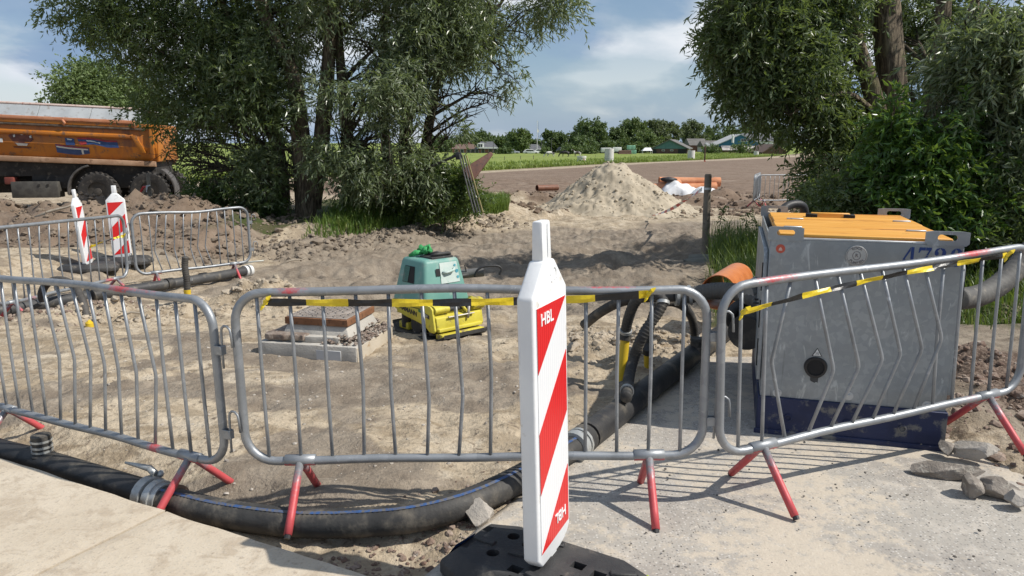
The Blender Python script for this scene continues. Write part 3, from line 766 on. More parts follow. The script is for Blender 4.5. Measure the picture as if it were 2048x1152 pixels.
# ================================================================== STRIPED MARKER BOARDS
BAKW = mat('marker_white_plastic', (.72, .73, .74), (.79, .80, .80), (.50, .46, .39), scale=3, rough=.45, th=(.60, .72), bump=.12, bscale=30, s3=11)
def sheeting(name, c1, c2):
    g = NT(name)
    w = g.n('ShaderNodeTexWave'); w.bands_direction = 'X'; w.inputs['Scale'].default_value = 16; g.link(g.co, w.inputs['Vector'])
    c = g.mix(g.ramp(w.outputs['Fac'], .0, .25), c2, c1)
    c = g.mix(g.ramp(g.noise(9, 8, .7, g.stretch((1, 1, .4))), .60, .72), c, tuple(x * .80 + .02 for x in c1))
    return g.set(col=c, rough=.28, nrm=g.bumpn(w.outputs['Fac'], .15, .004), spec=.5)
SHW = sheeting('white_sheeting', (.76, .77, .78), (.68, .69, .71))
SHR = sheeting('red_sheeting', (.66, .018, .018), (.52, .012, .014))
def marker(label, loc, rz, lean=(0, 0), letters=True, s=1.0):
    root = thing('marker_board', label, 'marker board', loc, group='striped marker boards')
    root.rotation_mode = 'XYZ'
    root.matrix_world = Matrix.Translation(loc) @ Matrix.Rotation(R(lean[1]), 4, 'Y') @ Matrix.Rotation(R(lean[0]), 4, 'X') @ Matrix.Rotation(R(rz), 4, 'Z') @ Matrix.Scale(s, 4)
    hw, th = .166, .034
    out = [(-hw, .04), (-hw + .04, .0), (.05, .0), (hw - .04, .015), (hw, .06), (hw, 1.10), (.048, 1.225), (-.048, 1.225), (-hw, 1.10)]
    MB().prism(out, 'y', -th, th).build('body', BAKW, root, bevel=.011, seg=3)
    MB().tbox((-.044, .044, -.0245, .0245), (-.040, .040, -.022, .022), 1.222, 1.375).build('spigot', BAKW, root, bevel=.009, seg=2)
    MB().box((.01, 0, -.05), (.06, .05, .12)).build('foot_peg', BAKW, root, bevel=.006, seg=1)
    mb = MB()
    for s_ in (-1, 1): mb.box((s_ * .0005, s_ * -.0260, 1.30), (.003, .003, .13))
    mb.build('mould_seam', BAKW, root)
    w = .140; z0, z1 = .065, 1.06
    for side in (-1, 1):
        y0, y1 = (side * -(th - .001)), (side * -(th + .0025)); y2 = side * -(th + .0045)
        pan = MB().prism([(-w, z0), (w, z0 + .02), (w, z1), (-w, z1)], 'y', y0, y1).build('white_panel', SHW, root)
        e = w
        f = side                                   # stripes fall the same way seen from either side
        for poly in ([(-e, z1), (e, z1), (-e, .805)], [(-e, .565), (e, .835), (e, .575), (-e, .315)], [(e, .335), (e, z0 + .02), (-e, z0)]):
            q = poly if side == 1 else [(-x, z) for x, z in poly]
            if len(q) == 4: q = q
            MB().prism(q, 'y', y1 * .9999, y2).build('red_stripe', SHR, root)
        if letters:
            text_mesh('HBL', .068, MATS['marker_letter'], root, M4=face_m((side * -.050, side * -(th + .006), 1.008), rz=0 if side == 1 else 180), bold=.0006)
            text_mesh('HBL', .064, MATS['marker_letter'], root, M4=face_m((side * .050, side * -(th + .006), .15), rz=0 if side == 1 else 180, roll=180), bold=.0006)
    mb = MB()
    mb.tube([(.030 + .028 * math.cos(t), -th - .001, 1.165 + .028 * math.sin(t)) for t in (R(-60), R(-20), R(20), R(60), R(100), R(140), R(180))], .003, 5)
    mb.ball((.012, -th, 1.14), .006, 6); mb.ball((.058, -th, 1.15), .006, 6)
    mb.build('lamp_lug', BAKW, root)
    return root
mat('marker_letter', (.82, .82, .82), rough=.35)
RUB = mat('black_rubber', (.030, .030, .032), (.060, .058, .056), (.17, .15, .125), scale=5, rough=.62, bump=.35, bscale=70, th=(.56, .72), s3=8)
BLUEP = mat('blue_spray', (.03, .10, .30), (.04, .13, .36), rough=.6)
LIME = mat('lime_spray', (.42, .52, .04), (.5, .6, .06), rough=.6)
def rubber_foot(label, loc, rz, simple=False):
    root = thing('rubber_foot', label, 'sign base', loc, R(rz), group='rubber feet under the marker boards')
    lx, ly, h = .43, .215, .115
    lower = [(-lx, -ly * .72), (-lx * .68, -ly), (lx * .68, -ly), (lx, -ly * .72), (lx, ly * .72), (lx * .68, ly), (-lx * .68, ly), (-lx, ly * .72)]
    vs = [(x, y, 0) for x, y in lower] + [(x, y, h * .48) for x, y in lower] + [(x * .84, y * .80, h) for x, y in lower]
    fs = [tuple(range(7, -1, -1)), tuple(range(16, 24))] + [(i, (i + 1) % 8, 8 + (i + 1) % 8, 8 + i) for i in range(8)] + [(8 + i, 8 + (i + 1) % 8, 16 + (i + 1) % 8, 16 + i) for i in range(8)]
    ob = MB().add(vs, fs).build('base_block', RUB, root, bevel=.008)
    if not simple:
        cut = MB()
        for x, y, r in ((-.22, .085, .027), (-.135, .06, .024), (-.22, -.07, .027), (.27, -.10, .02)): cut.cyl((x, y, .02), (x, y, .2), r, n=18)
        for x, y in ((.115, .035), (.21, .02), (.115, -.08), (-.08, -.12)): cut.box((x, y, .11), (.055, .045, .12))
        for y in (-.19, .19): cut.box((0, y, .115), (.16, .05, .05))
        for x in (-.36, .36): cut.box((x, 0, .115), (.06, .20, .05))
        c = cut.build('cutter', RUB, None); c.parent = root
        md = ob.modifiers.new('b', 'BOOLEAN'); md.object = c; md.solver = 'EXACT'
        dg = bpy.context.evaluated_depsgraph_get(); me = bpy.data.meshes.new_from_object(ob.evaluated_get(dg))
        ob.modifiers.clear(); ob.data = me; bpy.data.objects.remove(c)
        me.set_sharp_from_angle(angle=R(38))
        for x, y, rz_ in ((-.05, .12, .3), (-.30, -.01, 0), (.29, .075, .5), (.02, -.13, -.2), (-.12, -.02, .2), (.30, -.04, 0)):
            MB().box((0, 0, 0), (.10, .032, .014)).build('grip_pad', RUB, root, bevel=.004, seg=1, loc=(x, y, h + .004), rot=(0, 0, rz_))
        MB().add([(-.428, -.10, .055), (-.415, .03, .055), (-.372, .03, .1145), (-.385, -.10, .1145)], [(0, 1, 2, 3)]).build('blue_paint_patch', BLUEP, root)
        MB().tube([(.37, .115, .118), (.405, .13, .075), (.433, .10, .055), (.436, -.1, .055)], [.004, .005, .005, .004], 6).build('lime_paint_line', LIME, root)
    return root
BX, BY = .145, 2.78
marker('tall red and white marker board with white HBL letters, standing in the foreground', Vector((BX, BY, .135)), 64, lean=(0, -1.6), s=.975)
rubber_foot('black rubber foot under the foreground marker board', (BX, BY - .06, .010), -33)
pa, pb = GP(178, 541), GP(247, 527)
marker('red and white marker board turned edge on, left of the back pair', Vector((pa.x, pa.y, pa.z + .10)), 98, lean=(2, -4), letters=False, s=.85)
rubber_foot('dusty rubber foot under the edge on marker board', (pa.x, pa.y, pa.z), 20, True)
marker('red and white marker board facing the camera, right of the back pair', Vector((pb.x, pb.y, pb.z + .10)), 20, lean=(-2, -3), letters=False, s=.85)
rubber_foot('dusty rubber foot under the board that faces the camera at back', (pb.x, pb.y, pb.z), 8, True)

# ================================================================== PUMP UNIT
def sheet_mat():
    g = NT('pump_galvanised_sheet')
    v = g.n('ShaderNodeTexVoronoi'); v.inputs['Scale'].default_value = 38; v.feature = 'F1'
    nz = g.n('ShaderNodeTexNoise'); nz.inputs['Scale'].default_value = 14; nz.inputs['Detail'].default_value = 5; g.link(g.co, nz.inputs['Vector'])
    g.link(g.mix(.06, g.co, nz.outputs['Color']), v.inputs['Vector'])
    s = g.n('ShaderNodeSeparateColor'); g.link(v.outputs['Color'], s.inputs[0])
    c = g.mix(g.ramp(s.outputs[0], .3, 1.0), (.315, .34, .355), (.375, .40, .415))
    c = g.mix(g.ramp(g.noise(2.2, 6), .4, .7), c, (.26, .28, .29))
    c = g.mix(g.math('MULTIPLY', g.ramp(g.noise(20, 6, .6, g.stretch((1, 1, .25)), .8), .60, .68), .75), c, (.52, .55, .56))
    c = g.mix(g.math('MULTIPLY', g.ramp(g.noise(1.0, 8, .6, g.stretch((26, 26, 1.2))), .62, .74), .45), c, (.07, .07, .07))
    c = g.mix(g.ramp(g.noise(13, 8, .7, None, 2.0), .69, .73), c, (.08, .085, .09))
    return g.set(col=c, rough=g.ramp(g.noise(6), -.6, 1.6), metal=.35, spec=.4, nrm=g.bumpn(g.noise(3, 3), .15, .02))
PSH = sheet_mat()
PEDGE = mat('pump_edge_steel', (.42, .44, .45), (.55, .57, .58), (.25, .26, .27), scale=8, rough=.5, metal=.4)
PDK = mat('pump_dark_gap', (.012, .012, .013), rough=.7)
PBLUE = mat('pump_blue_paint', (.016, .023, .065), (.024, .033, .088), (.17, .165, .155), scale=5, rough=.6, bump=.3, th=(.53, .63), s3=8)
ORW = None
def orange_mat():
    g = NT('pump_orange_lid')
    st = g.stretch((1.2, 16, 8))
    c = g.mix(g.ramp(g.noise(1.5, 6, .6, st, .6), .35, .68), (.66, .30, .045), (.76, .40, .09))
    c = g.mix(g.ramp(g.noise(1.3, 7, .6, g.stretch((1.5, 4, 2)), .8), .58, .68), c, (.42, .16, .03))
    c = g.mix(g.ramp(g.noise(5, 8, .7, g.stretch((1, 3, 2)), 1.0), .67, .72), c, (.12, .06, .03))
    return g.set(col=c, rough=.5, nrm=g.bumpn(g.noise(3, 6, .6, st), .15, .006), spec=.35)
ORW = orange_mat()
pump_rz = -16.5
PW, PD, PH = 1.02, 1.52, 1.235
p0 = P(1514, 872, -.03)
pump = thing('pump_unit', 'galvanised site pump unit with an orange lid, a blue skirt and number 4726', 'pump', (p0.x, p0.y, -.035), R(pump_rz))
zs = .27                       # top of the skirt
MB().tbox((.012, PW - .012, .012, PD - .012), (0, PW, 0, PD), .1, PH).build('core', PDK, pump) if False else None
MB().box((PW / 2, .004, (PH + zs) / 2), (PW - .004, .008, PH - zs)).build('front_panel', PSH, pump, bevel=.002, seg=1)
MB().box((PW / 2, PD - .004, (PH + zs) / 2), (PW - .004, .008, PH - zs)).build('rear_panel', PSH, pump, bevel=.002, seg=1)
for x in (.005, PW - .005):
    MB().box((x, PD / 2, (PH + zs) / 2), (.008, PD - .018, PH - zs)).build('side_panel', PSH, pump, bevel=.002, seg=1)
for x, s in ((0, -1), (PW, 1)):      # folded door frame on each flank, with slots
    mb = MB(); mb.prism([(.03, .36), (.03, 1.10), (.075, 1.16), (PD - .1, 1.16), (PD - .1, .36)], 'x', x + s * .0015, x + s * .026)
    door = mb.build('side_door', PSH, pump, bevel=.004, seg=1)
    for z in (1.0, .77, .53):
        MB().box((x + s * .029, .052, z), (.007, .016, .17)).build('hinge_slot', PDK, door)
    MB().tube([(x + s * .03, .22, .8), (x + s * .06, .22, .8), (x + s * .06, .34, .8), (x + s * .03, .34, .8)], .008, 6).build('door_handle', BLK, door)
sk = MB().box((PW / 2, PD / 2 - .004, zs / 2 + .012), (PW + .02, PD + .026, zs - .024)).build('skirt', PBLUE, pump, bevel=.004, seg=1)
MB().box((PW / 2, -.022, .04), (PW + .045, .016, .055)).build('bumper_strip', PBLUE, sk, bevel=.006, seg=1)
for x, z in ((.10, .295), (.50, .315), (.92, .30)):
    b = MB().cyl((x, -.004, z), (x, .002, z), .026, n=16).build('bolt_washer', PEDGE, pump, smooth='auto')
    MB().cyl((x, -.016, z), (x, -.003, z), .013, n=6).build('bolt', PEDGE, b)
for x in (.17, .50, .80):
    MB().tube([(x + .02 * math.cos(t), -.022, .15 + .02 * math.sin(t)) for t in [R(30 * i) for i in range(12)]], .005, 5, closed=True).build('drain_ring', PBLUE, sk, smooth=True)
# lid: planks of orange sheet with a steel rim
MB().box((PW / 2, .014, PH + .006), (PW - .01, .028, .012)).build('front_rim', PEDGE, pump, bevel=.003, seg=1)
lid = MB().box((PW / 2, PD / 2 + .01, PH + .002), (PW - .09, PD - .05, .020)).build('lid', ORW, pump, bevel=.003, seg=1)
yb = [.035, .37, .52, .78, 1.12, PD - .04]
for a, b in zip(yb[:-1], yb[1:]):
    MB().box((PW / 2 + .004 * math.sin(a * 9), (a + b) / 2, PH + .021), (PW - .105, b - a - .006, .018)).build('lid_board', ORW, lid, bevel=.004, seg=1)
hb = MB().box((.45, 1.17, PH + .045), (.26, .05, .035)).build('lid_lock', ORW, lid, bevel=.005, seg=1)
for x in (.325, .575): MB().box((x, 1.165, PH + .04), (.075, .06, .03)).build('lock_clasp', PDK, hb, bevel=.004, seg=1)
for x, y in ((.15, .40), (.85, .38), (.2, .95), (.88, .97)):
    MB().box((x, y, PH + .034), (.11, .018, .010)).build('lid_hinge', PEDGE, lid, bevel=.003, seg=1)
def lug(x0, x1, y, s):
    o = [(x0, PH - .005), (x1, PH - .005), (x1, PH + .064), (x1 - .012, PH + .076), (x0 + .012, PH + .076), (x0, PH + .064)]
    cx, cz = (x0 + x1) / 2, PH + .040
    hole = [(cx + (.032 if math.cos(t) > 0 else -.032) + .018 * math.cos(t), cz + .018 * math.sin(t)) for t in [R(a) for a in range(15, 375, 30)]]
    # plate with an oblong hole: ring of quads between hole and outline
    n = len(hole); out = []
    for hx, hz in hole:
        dx, dz = hx - cx, hz - cz; k = min((x1 - x0) / 2 / max(1e-6, abs(dx)), ((PH + .076 - cz) if dz > 0 else (cz - PH + .005)) / max(1e-6, abs(dz)))
        out.append((cx + dx * k, cz + dz * k))
    mb = MB(); vs = [(a, y, b) for a, b in hole] + [(a, y, b) for a, b in out] + [(a, y + .012, b) for a, b in hole] + [(a, y + .012, b) for a, b in out]
    fs = []
    for i in range(n):
        j = (i + 1) % n
        fs += [(i, j, n + j, n + i), (2 * n + i, 3 * n + i, 3 * n + j, 2 * n + j), (i, 2 * n + i, 2 * n + j, j), (n + i, n + j, 3 * n + j, 3 * n + i)]
    l = mb.add(vs, fs).build('lifting_lug', PSH, pump)
    for cxx, czz in ((x0, PH + .076), (x1, PH + .076)):
        pass
for y in (-.006, PD - .006):
    lug(-.012, .185, y, 1); lug(PW - .20, PW + .02, y, 1)
for x in (-.008, PW + .006):
    for y in ():
        MB().box((x, y + .07, PH + .045), (.010, .14, .10)).build('corner_gusset', PSH, pump, bevel=.003, seg=1)
# exhaust outlet, soot, warning triangle, stickers, emblem, stencilled number
ex = MB(); vs, fs = [], []
rings = [(.062, -.004), (.062, -.014), (.050, -.014), (.046, .10), (.0, .11)]
for r_, y_ in rings: vs += [(.305 + r_ * math.cos(2 * PI * k / 20), y_, .475 + r_ * math.sin(2 * PI * k / 20)) for k in range(20)]
for i in range(len(rings) - 1): fs += [(i * 20 + k, i * 20 + (k + 1) % 20, i * 20 + 20 + (k + 1) % 20, i * 20 + 20 + k) for k in range(20)]
ex.add(vs, fs).build('exhaust_outlet', mat('sooty_steel', (.03, .028, .027), (.05, .045, .04), rough=.8), pump, smooth='auto')
MB().cyl((.305, -.0052, .475), (.305, -.004, .475), .049, n=20).build('exhaust_mouth', PDK, pump)
def soot():
    mb = MB(); n = 64; rg = random.Random(5); vs = [(.305, -.0022, .475)]
    for i in range(n):
        t = 2 * PI * i / n; r = .066 + .002 * math.sin(t * 3) + (.030 * rg.random() if math.sin(t) < -.95 else 0)
        vs.append((.305 + r * math.cos(t), -.0022, .475 + r * math.sin(t)))
    mb.add(vs, [(0, 1 + i, 1 + (i + 1) % n) for i in range(n)])
    mb.build('soot_mark', mat('soot', (.05, .05, .05), (.085, .088, .09), rough=.9), pump)
soot()
tri = [(.285, .548), (.33, .548), (.3075, .588)]
tb = MB().prism([(.279, .545), (.336, .545), (.3075, .595)], 'y', -.0025, -.0008).build('warning_triangle', mat('sticker_black', (.03, .03, .03), rough=.5), pump)
tw = MB().prism(tri, 'y', -.0045, -.0027).build('triangle_face', mat('sticker_white', (.72, .72, .70), rough=.5), tb)
for dx in (-.007, 0, .007): MB().tube([(.3075 + dx, -.005, .554), (.3075 + dx + .002, -.005, .562), (.3075 + dx - .001, -.005, .570)], .0011, 4).build('heat_mark', MATS['sticker_black'], tb)
rs_ = MB().cyl((.062, -.0030, PH - .055), (.062, -.0008, PH - .055), .026, n=20).build('round_sticker', mat('sticker_red', (.55, .10, .06), (.62, .14, .09), rough=.5), pump)
MB().prism([(.052, PH - .066), (.072, PH - .066), (.072, PH - .058), (.067, PH - .050), (.062, PH - .044), (.057, PH - .050), (.052, PH - .058)], 'y', -.0048, -.0032).build('sticker_figure', mat('sticker_pale', (.70, .45, .38), rough=.5), rs_)
em = MB().cyl((.475, -.007, PH - .078), (.475, -.0008, PH - .078), .057, n=32).build('round_emblem', mat('emblem_grey', (.42, .42, .41), (.48, .48, .46), rough=.5, metal=.2), pump, bevel=.001, seg=1)
EML = mat('emblem_dark', (.16, .15, .15), rough=.6)
for t, a0, flip in (('ROCK', 90, 1), ('PUMPEN', 270, -1)):
    for i, ch in enumerate(t):
        off = (i - (len(t) - 1) / 2) * (20 if flip == 1 else 19)
        an = a0 - off if flip == 1 else a0 + off
        rad = .043 if flip == 1 else .042
        text_mesh(ch, .020, EML, em, M4=face_m((.475 + rad * math.cos(R(an)), -.0078, PH - .078 + rad * math.sin(R(an))), roll=(an - 90) if flip == 1 else (an - 270)), bold=.0004)
MB().tube([(.475 + .052 * math.cos(R(a)), -.0075, PH - .078 + .052 * math.sin(R(a))) for a in range(0, 360, 12)], .0012, 4, closed=True).build('emblem_ring', EML, em)
MB().tube([(.475 + .021 * math.cos(R(a)), -.0075, PH - .078 + .024 * math.sin(R(a))) for a in range(0, 360, 24)], .0016, 4, closed=True).build('emblem_ring', EML, em)
text_mesh('R', .026, EML, em, M4=face_m((.475, -.0078, PH - .078)), bold=.0006)
NUM = mat('stencil_blue', (.018, .045, .17), (.025, .06, .21), rough=.55)
def digit(ch, x, z, w, h):
    D = {'4': [[(.0, .30), (.56, 1.0), (.56, .80), (.20, .38), (.20, .30)], [(.0, .26), (.0, .22), (.56, .22), (.56, .26)], [(.60, 1.0), (.84, 1.0), (.84, .08), (.95, .03), (.95, 0), (.42, 0), (.42, .03), (.60, .08)], [(.88, .26), (1.0, .30), (1.0, .22), (.88, .22)]],
         '7': [[(.0, .70), (.06, .70), (.18, .84), (.52, .84), (.52, 1.0), (.05, 1.0)], [(.56, 1.0), (.98, 1.0), (.98, .90), (.74, .58), (.62, .58), (.80, .84), (.56, .84)], [(.62, .54), (.75, .54), (.62, .30), (.58, .0), (.26, .0), (.34, .28)]],
         '2': [[(.06, .62), (.22, .58), (.36, .66), (.32, .78), (.24, .84), (.42, .95), (.42, 1.0), (.16, .94), (.04, .78)], [(.47, 1.0), (.47, .95), (.62, .84), (.62, .66), (.50, .50), (.62, .42), (.88, .58), (.92, .78), (.76, .96)], [(.46, .46), (.58, .38), (.24, .20), (.05, .05), (.03, .20)], [(.05, .0), (.30, .17), (.52, .12), (.80, .10), (.95, .30), (.90, .06), (.75, .0)]],
         '6': [[(.40, 1.0), (.14, .84), (.02, .52), (.10, .18), (.38, .0), (.38, .10), (.30, .30), (.30, .66), (.40, .88)], [(.46, 1.0), (.46, .94), (.60, .88), (.62, .74), (.84, .72), (.90, .86), (.72, .98)], [(.36, .54), (.36, .48), (.56, .50), (.64, .32), (.60, .12), (.44, .08), (.44, .0), (.74, .04), (.94, .22), (.94, .40), (.78, .58), (.54, .60)]]}[ch]
    mb = MB()
    for p in D: mb.prism([(x + a * w, z + b * h) for a, b in p], 'y', -.0026, -.0006)
    mb.build('stencil_digit', NUM, pump)
for i, ch in enumerate('4726'): digit(ch, .715 + i * .078, PH - .122, .066, .104)

# ================================================================== HOSES
HOSE = mat('black_hose', (.024, .024, .025), (.038, .037, .037), (.15, .13, .10), scale=5, rough=.52, bump=.25, bscale=45, th=(.50, .78), s3=6)
HOSER = mat('ribbed_black_hose', (.034, .033, .032), (.052, .05, .047), (.19, .165, .13), scale=6, rough=.65, bump=.3, th=(.47, .76), s3=7)
HOSEG = mat('dusty_grey_hose', (.075, .072, .068), (.12, .115, .105), (.20, .18, .15), scale=6, rough=.7, bump=.3)
COUP = mat('coupling_steel', (.40, .41, .40), (.50, .51, .50), (.26, .25, .23), scale=12, rough=.45, metal=.5)
PIPEY = mat('yellow_pipe', (.62, .42, .025), (.70, .50, .04), (.36, .28, .17), scale=4, rough=.45, th=(.58, .75))
STRIPE = mat('blue_hose_stripe', (.03, .075, .20), (.04, .10, .25), (.12, .115, .11), scale=14, rough=.65, th=(.40, .60))
def ring(mb, p, d, r, w, n=20):
    d = d.normalized(); mb.tube([p - d * w, p - d * w * .96, p + d * w * .96, p + d * w], [r * .9, r, r, r * .9], n)
# dark delivery hose along the slab edge
hz = -.035
ha = [P(x, y, hz) for x, y in ((-160, 868), (-60, 884), (0, 903), (90, 926), (190, 956), (262, 978), (300, 990))]
root = thing('delivery_hose', 'smooth black hose lying along the slab edge at lower left', 'hose', ha[-1])
lo = lambda pts, o: [p - o for p in pts]
MB().tube(lo(spline(ha, 8), ha[-1]), .072, 20).build('hose_body', HOSE, root, smooth='auto')
st = P(88, 925, hz); q = st - ha[-1]
mb = MB(); mb.tube([q + Vector((0, 0, z)) for z in (.0, .05, .06, .115, .12, .165, .172)], [.062, .062, .052, .05, .055, .052, .04], 16)
stub = mb.build('riser_stub', HOSER, root, smooth='auto')
mb = MB()
for z in (.075, .10, .135): ring(mb, q + Vector((0, 0, z)), Vector((0, 0, 1)), .056, .006)
mb.build('hose_clip', COUP, stub, smooth='auto')
cdir = (ha[-1] - ha[-2]).normalized()
mb = MB(); ring(mb, cdir * .0, cdir, .098, .028); ring(mb, cdir * .065, cdir, .092, .022); ring(mb, cdir * .10, cdir, .082, .02)
cpl = mb.build('coupling', COUP, root, smooth='auto')
MB().tube([Vector((.02, .03, .105)), Vector((-.02, .06, .12)), Vector((-.10, .09, .125)), Vector((-.17, .11, .13))], [.02, .018, .012, .007], 8).build('coupling_lever', COUP, cpl, smooth=True)
MB().tube([Vector((.05, .03, .10)), Vector((.03, .08, .09)), Vector((-.01, .10, .06))], [.016, .014, .01], 8).build('coupling_lever', COUP, cpl, smooth=True)
# ribbed hose with the blue stripe
hb_ = [P(x, y, z) for x, y, z in ((318, 997, -.035), (345, 1003, -.03), (450, 1028, -.02), (600, 1046, -.01), (750, 1043, .02), (850, 1030, .045), (950, 1000, .06), (1040, 957, .075), (1095, 925, .08), (1150, 893, .08))]
root = thing('suction_hose', 'curved ribbed hose with a blue stripe sweeping past the marker board', 'hose', hb_[0])
pts = resample(spline(hb_, 14), .012)
MB().tube(lo(pts, hb_[0]), [.071 * (1 - .05 * (i % 2)) for i in range(len(pts))], 22).build('hose_body', HOSEG if False else HOSER, root, smooth=True)
ps = resample(spline(hb_, 10), .03); vs, fs = [], []
for i, p in enumerate(ps):
    t = (ps[min(i + 1, len(ps) - 1)] - ps[max(i - 1, 0)]).normalized(); side = t.cross(Vector((0, 0, 1))).normalized(); upv = side.cross(t)
    for a in (-.11, .0, .11):
        ang = R(20) + a; vs.append(p - hb_[0] + (upv * math.cos(ang) + side * math.sin(ang)) * .0722)
for i in range(len(ps) - 1):
    for j in range(2): fs.append((i * 3 + j, i * 3 + j + 1, i * 3 + 4 + j, i * 3 + 3 + j))
MB().add(vs, fs).build('blue_stripe', STRIPE, root, smooth=True)
mb = MB(); ring(mb, pts[4] - hb_[0] + (pts[6] - pts[4]) * 3, pts[6] - pts[4], .088, .012)
mb.build('hose_clamp', mat('rusty_clamp', (.16, .10, .07), (.26, .18, .13), rough=.6, metal=.3), root, smooth='auto')
# straight manifold going up to the pump
hc = [P(1150, 893, .08), P(1175, 872, .08), P(1395, 702, .09), P(1470, 648, .10)]
root = thing('manifold_hose', 'straight black manifold pipe along the drive edge, fed by small ribbed hoses', 'hose', hc[0])
MB().tube(lo([hc[1], hc[1].lerp(hc[2], .5), hc[2], hc[3]], hc[0]), [.082, .081, .08, .08], 20).build('pipe_body', HOSE, root, smooth='auto')
d = (hc[1] - hc[0]).normalized(); mb = MB(); ring(mb, Vector((0, 0, 0)), d, .090, .03); ring(mb, d * .06, d, .088, .012)
mb.build('coupling', COUP, root, smooth='auto')
mb = MB(); ring(mb, d * .10, d, .085, .045); mb.build('hose_cuff', HOSER, root, smooth='auto')
mb = MB(); mb.tube([d * .11 + Vector((.03, -.075, .03)), d * .12 + Vector((.0, -.07, .05)), d * .13 + Vector((-.02, -.05, .075))], .014, 6); mb.build('yellow_tag', YEL, root)
for q in (P(1252, 795, .12), P(1393, 700, .13)):
    mb = MB(); mb.tube([q - hc[0] + Vector((0, 0, z)) for z in (-.04, .02, .03, .075, .08, .10)], [.07, .062, .05, .05, .056, .05], 16)
    mb.build('saddle', HOSER, root, smooth='auto')
    mb = MB(); mb.tube([q - hc[0] + Vector((-.07, -.02, .03)), q - hc[0] + Vector((-.075, -.03, -.02))], .008, 6); mb.build('saddle_lever', COUP, root)
# wellpoint hoses
def small_hose(label, pts, r, m=HOSER, clips=(), ends=True, amp=.13, pitch=.024, plain=None, group='thin ribbed hoses by the manifold'):
    o = pts[0]; root = thing('ribbed_hose', label, 'hose', o, group=group); mb = MB()
    ribbed(mb, lo(pts, o), r, pitch, amp); mb.build('hose_body', m, root, smooth=True)
    sp = spline(pts, 10)
    for c in clips:
        i = max(1, min(len(sp) - 2, int(c * (len(sp) - 1)))); mb = MB(); ring(mb, sp[i] - o, sp[i + 1] - sp[i - 1], r * 1.16, .012)
        mb.build('hose_clip', COUP, root, smooth='auto')
    return root
Yh = 5.05
sad1 = P(1252, 795, .2)
small_hose('ribbed hose arching from the manifold saddle over to the nearer yellow pipe', [sad1, A(1262, 735, Yh), A(1285, 672, Yh), A(1318, 622, Yh + .02), A(1325, 600, Yh + .05), A(1300, 588, Yh + .08), A(1272, 602, Yh + .12), A(1256, 640, Yh + .2), A(1250, 672, Yh + .25)], .039, clips=(.03, .47, .97))
small_hose('black hose end curving out of the arch to rest on the sand on the left', [A(1168, 650, 6.1), A(1200, 625, 5.95), A(1240, 604, 5.8), A(1285, 595, 5.7), A(1330, 594, 5.65), A(1352, 592, 5.6)], .042, amp=.03)
small_hose('thin ribbed hose dropping into the far end of the manifold', [A(1297, 695, 5.75), A(1300, 655, 5.75), A(1312, 615, 5.75), A(1335, 604, 5.8), A(1365, 612, 5.95), A(1385, 640, 6.1), A(1392, 690, 6.2)], .036, clips=(.03, .96))
small_hose('fat dusty suction hose running to the pump flank', [A(1350, 592, 5.6), A(1380, 590, 5.6), A(1430, 582, 5.55), A(1475, 585, 5.4), A(1512, 600, 5.2), A(1545, 622, 5.1)], .066, HOSEG, clips=(.02, .2), pitch=.03, amp=.08)
def yellow_pipe(label, a, b, r):
    root = thing('wellpoint_pipe', label, 'pipe', b, group='yellow wellpoint pipes'); mb = MB()
    mb.tube([a - b, (a - b) * .5, Vector((0, 0, 0)), Vector((0, 0, -.12))], r, 16); mb.build('pipe', PIPEY, root, smooth='auto')
    mb = MB(); ring(mb, a - b, a - b, r * 1.25, .03); mb.build('sleeve', HOSER, root, smooth='auto')
yp = P(1240, 772, .0); yellow_pipe('yellow pipe standing in the sand left of the arching hose', A(1251, 672, Yh + .25), yp, .035)
yp = P(1297, 738, .0); yellow_pipe('shorter yellow pipe behind the arching ribbed hose', A(1296, 700, 5.6), yp, .034)
# drain pipe on the left with its risers
dp = [P(-180, 648, -.12), P(0, 622, -.14), P(130, 600, -.16), P(260, 580, -.18), P(390, 560, -.19), P(492, 542, -.20)]
root = thing('drain_pipe', 'long dark pipe lying before the back barriers, white collar at its end', 'pipe', dp[0])
MB().tube(lo(spline(dp, 5), dp[0]), .072, 16).build('pipe_body', mat('dusty_pipe', (.045, .045, .047), (.075, .073, .07), (.17, .15, .12), scale=3, rough=.55, th=(.55, .75)), root, smooth='auto')
d = (dp[-1] - dp[-2]).normalized(); mb = MB()
ring(mb, dp[-1] - dp[0] - d * .02, d, .088, .022); ring(mb, dp[-1] - dp[0] + d * .06, d, .092, .028)
mb.build('white_collar', mat('white_plastic_dusty', (.62, .62, .60), (.7, .7, .68), (.4, .36, .3), rough=.5), root, smooth='auto')
e = dp[-1] - dp[0]; MB().tube([e + Vector((-.10, 0, .10)), e + Vector((.0, .02, .125)), e + Vector((.12, .05, .14)), e + Vector((.26, .08, .15))], [.02, .018, .014, .01], 7).build('collar_lever', mat('lever_alloy', (.45, .46, .42), rough=.5, metal=.3), root, smooth=True)
for t in (.32, .62, .78):
    i = int(t * 4); q = dp[1].lerp(dp[-1], t); mb = MB(); ring(mb, q - dp[0], d, .078, .05); mb.build('pipe_band', HOSE, root, smooth='auto')
s0 = P(86, 604, -.06)
small_hose('ribbed hose arching off the drain pipe at the far left', [s0, A(84, 585, 8.45), A(96, 566, 8.4), A(120, 560, 8.3), A(145, 570, 8.1), A(162, 596, 7.9), A(172, 628, 7.75), A(178, 650, 7.7)], .045, mat('brown_hose', (.05, .045, .04), (.085, .078, .07), rough=.65, bump=.3), clips=(.02,), group='hoses on the drain pipe')
q0 = GP(376, 600)
ru = thing('riser_hose', 'upright ribbed hose stub on a yellow socket beside the drain pipe', 'hose', q0)
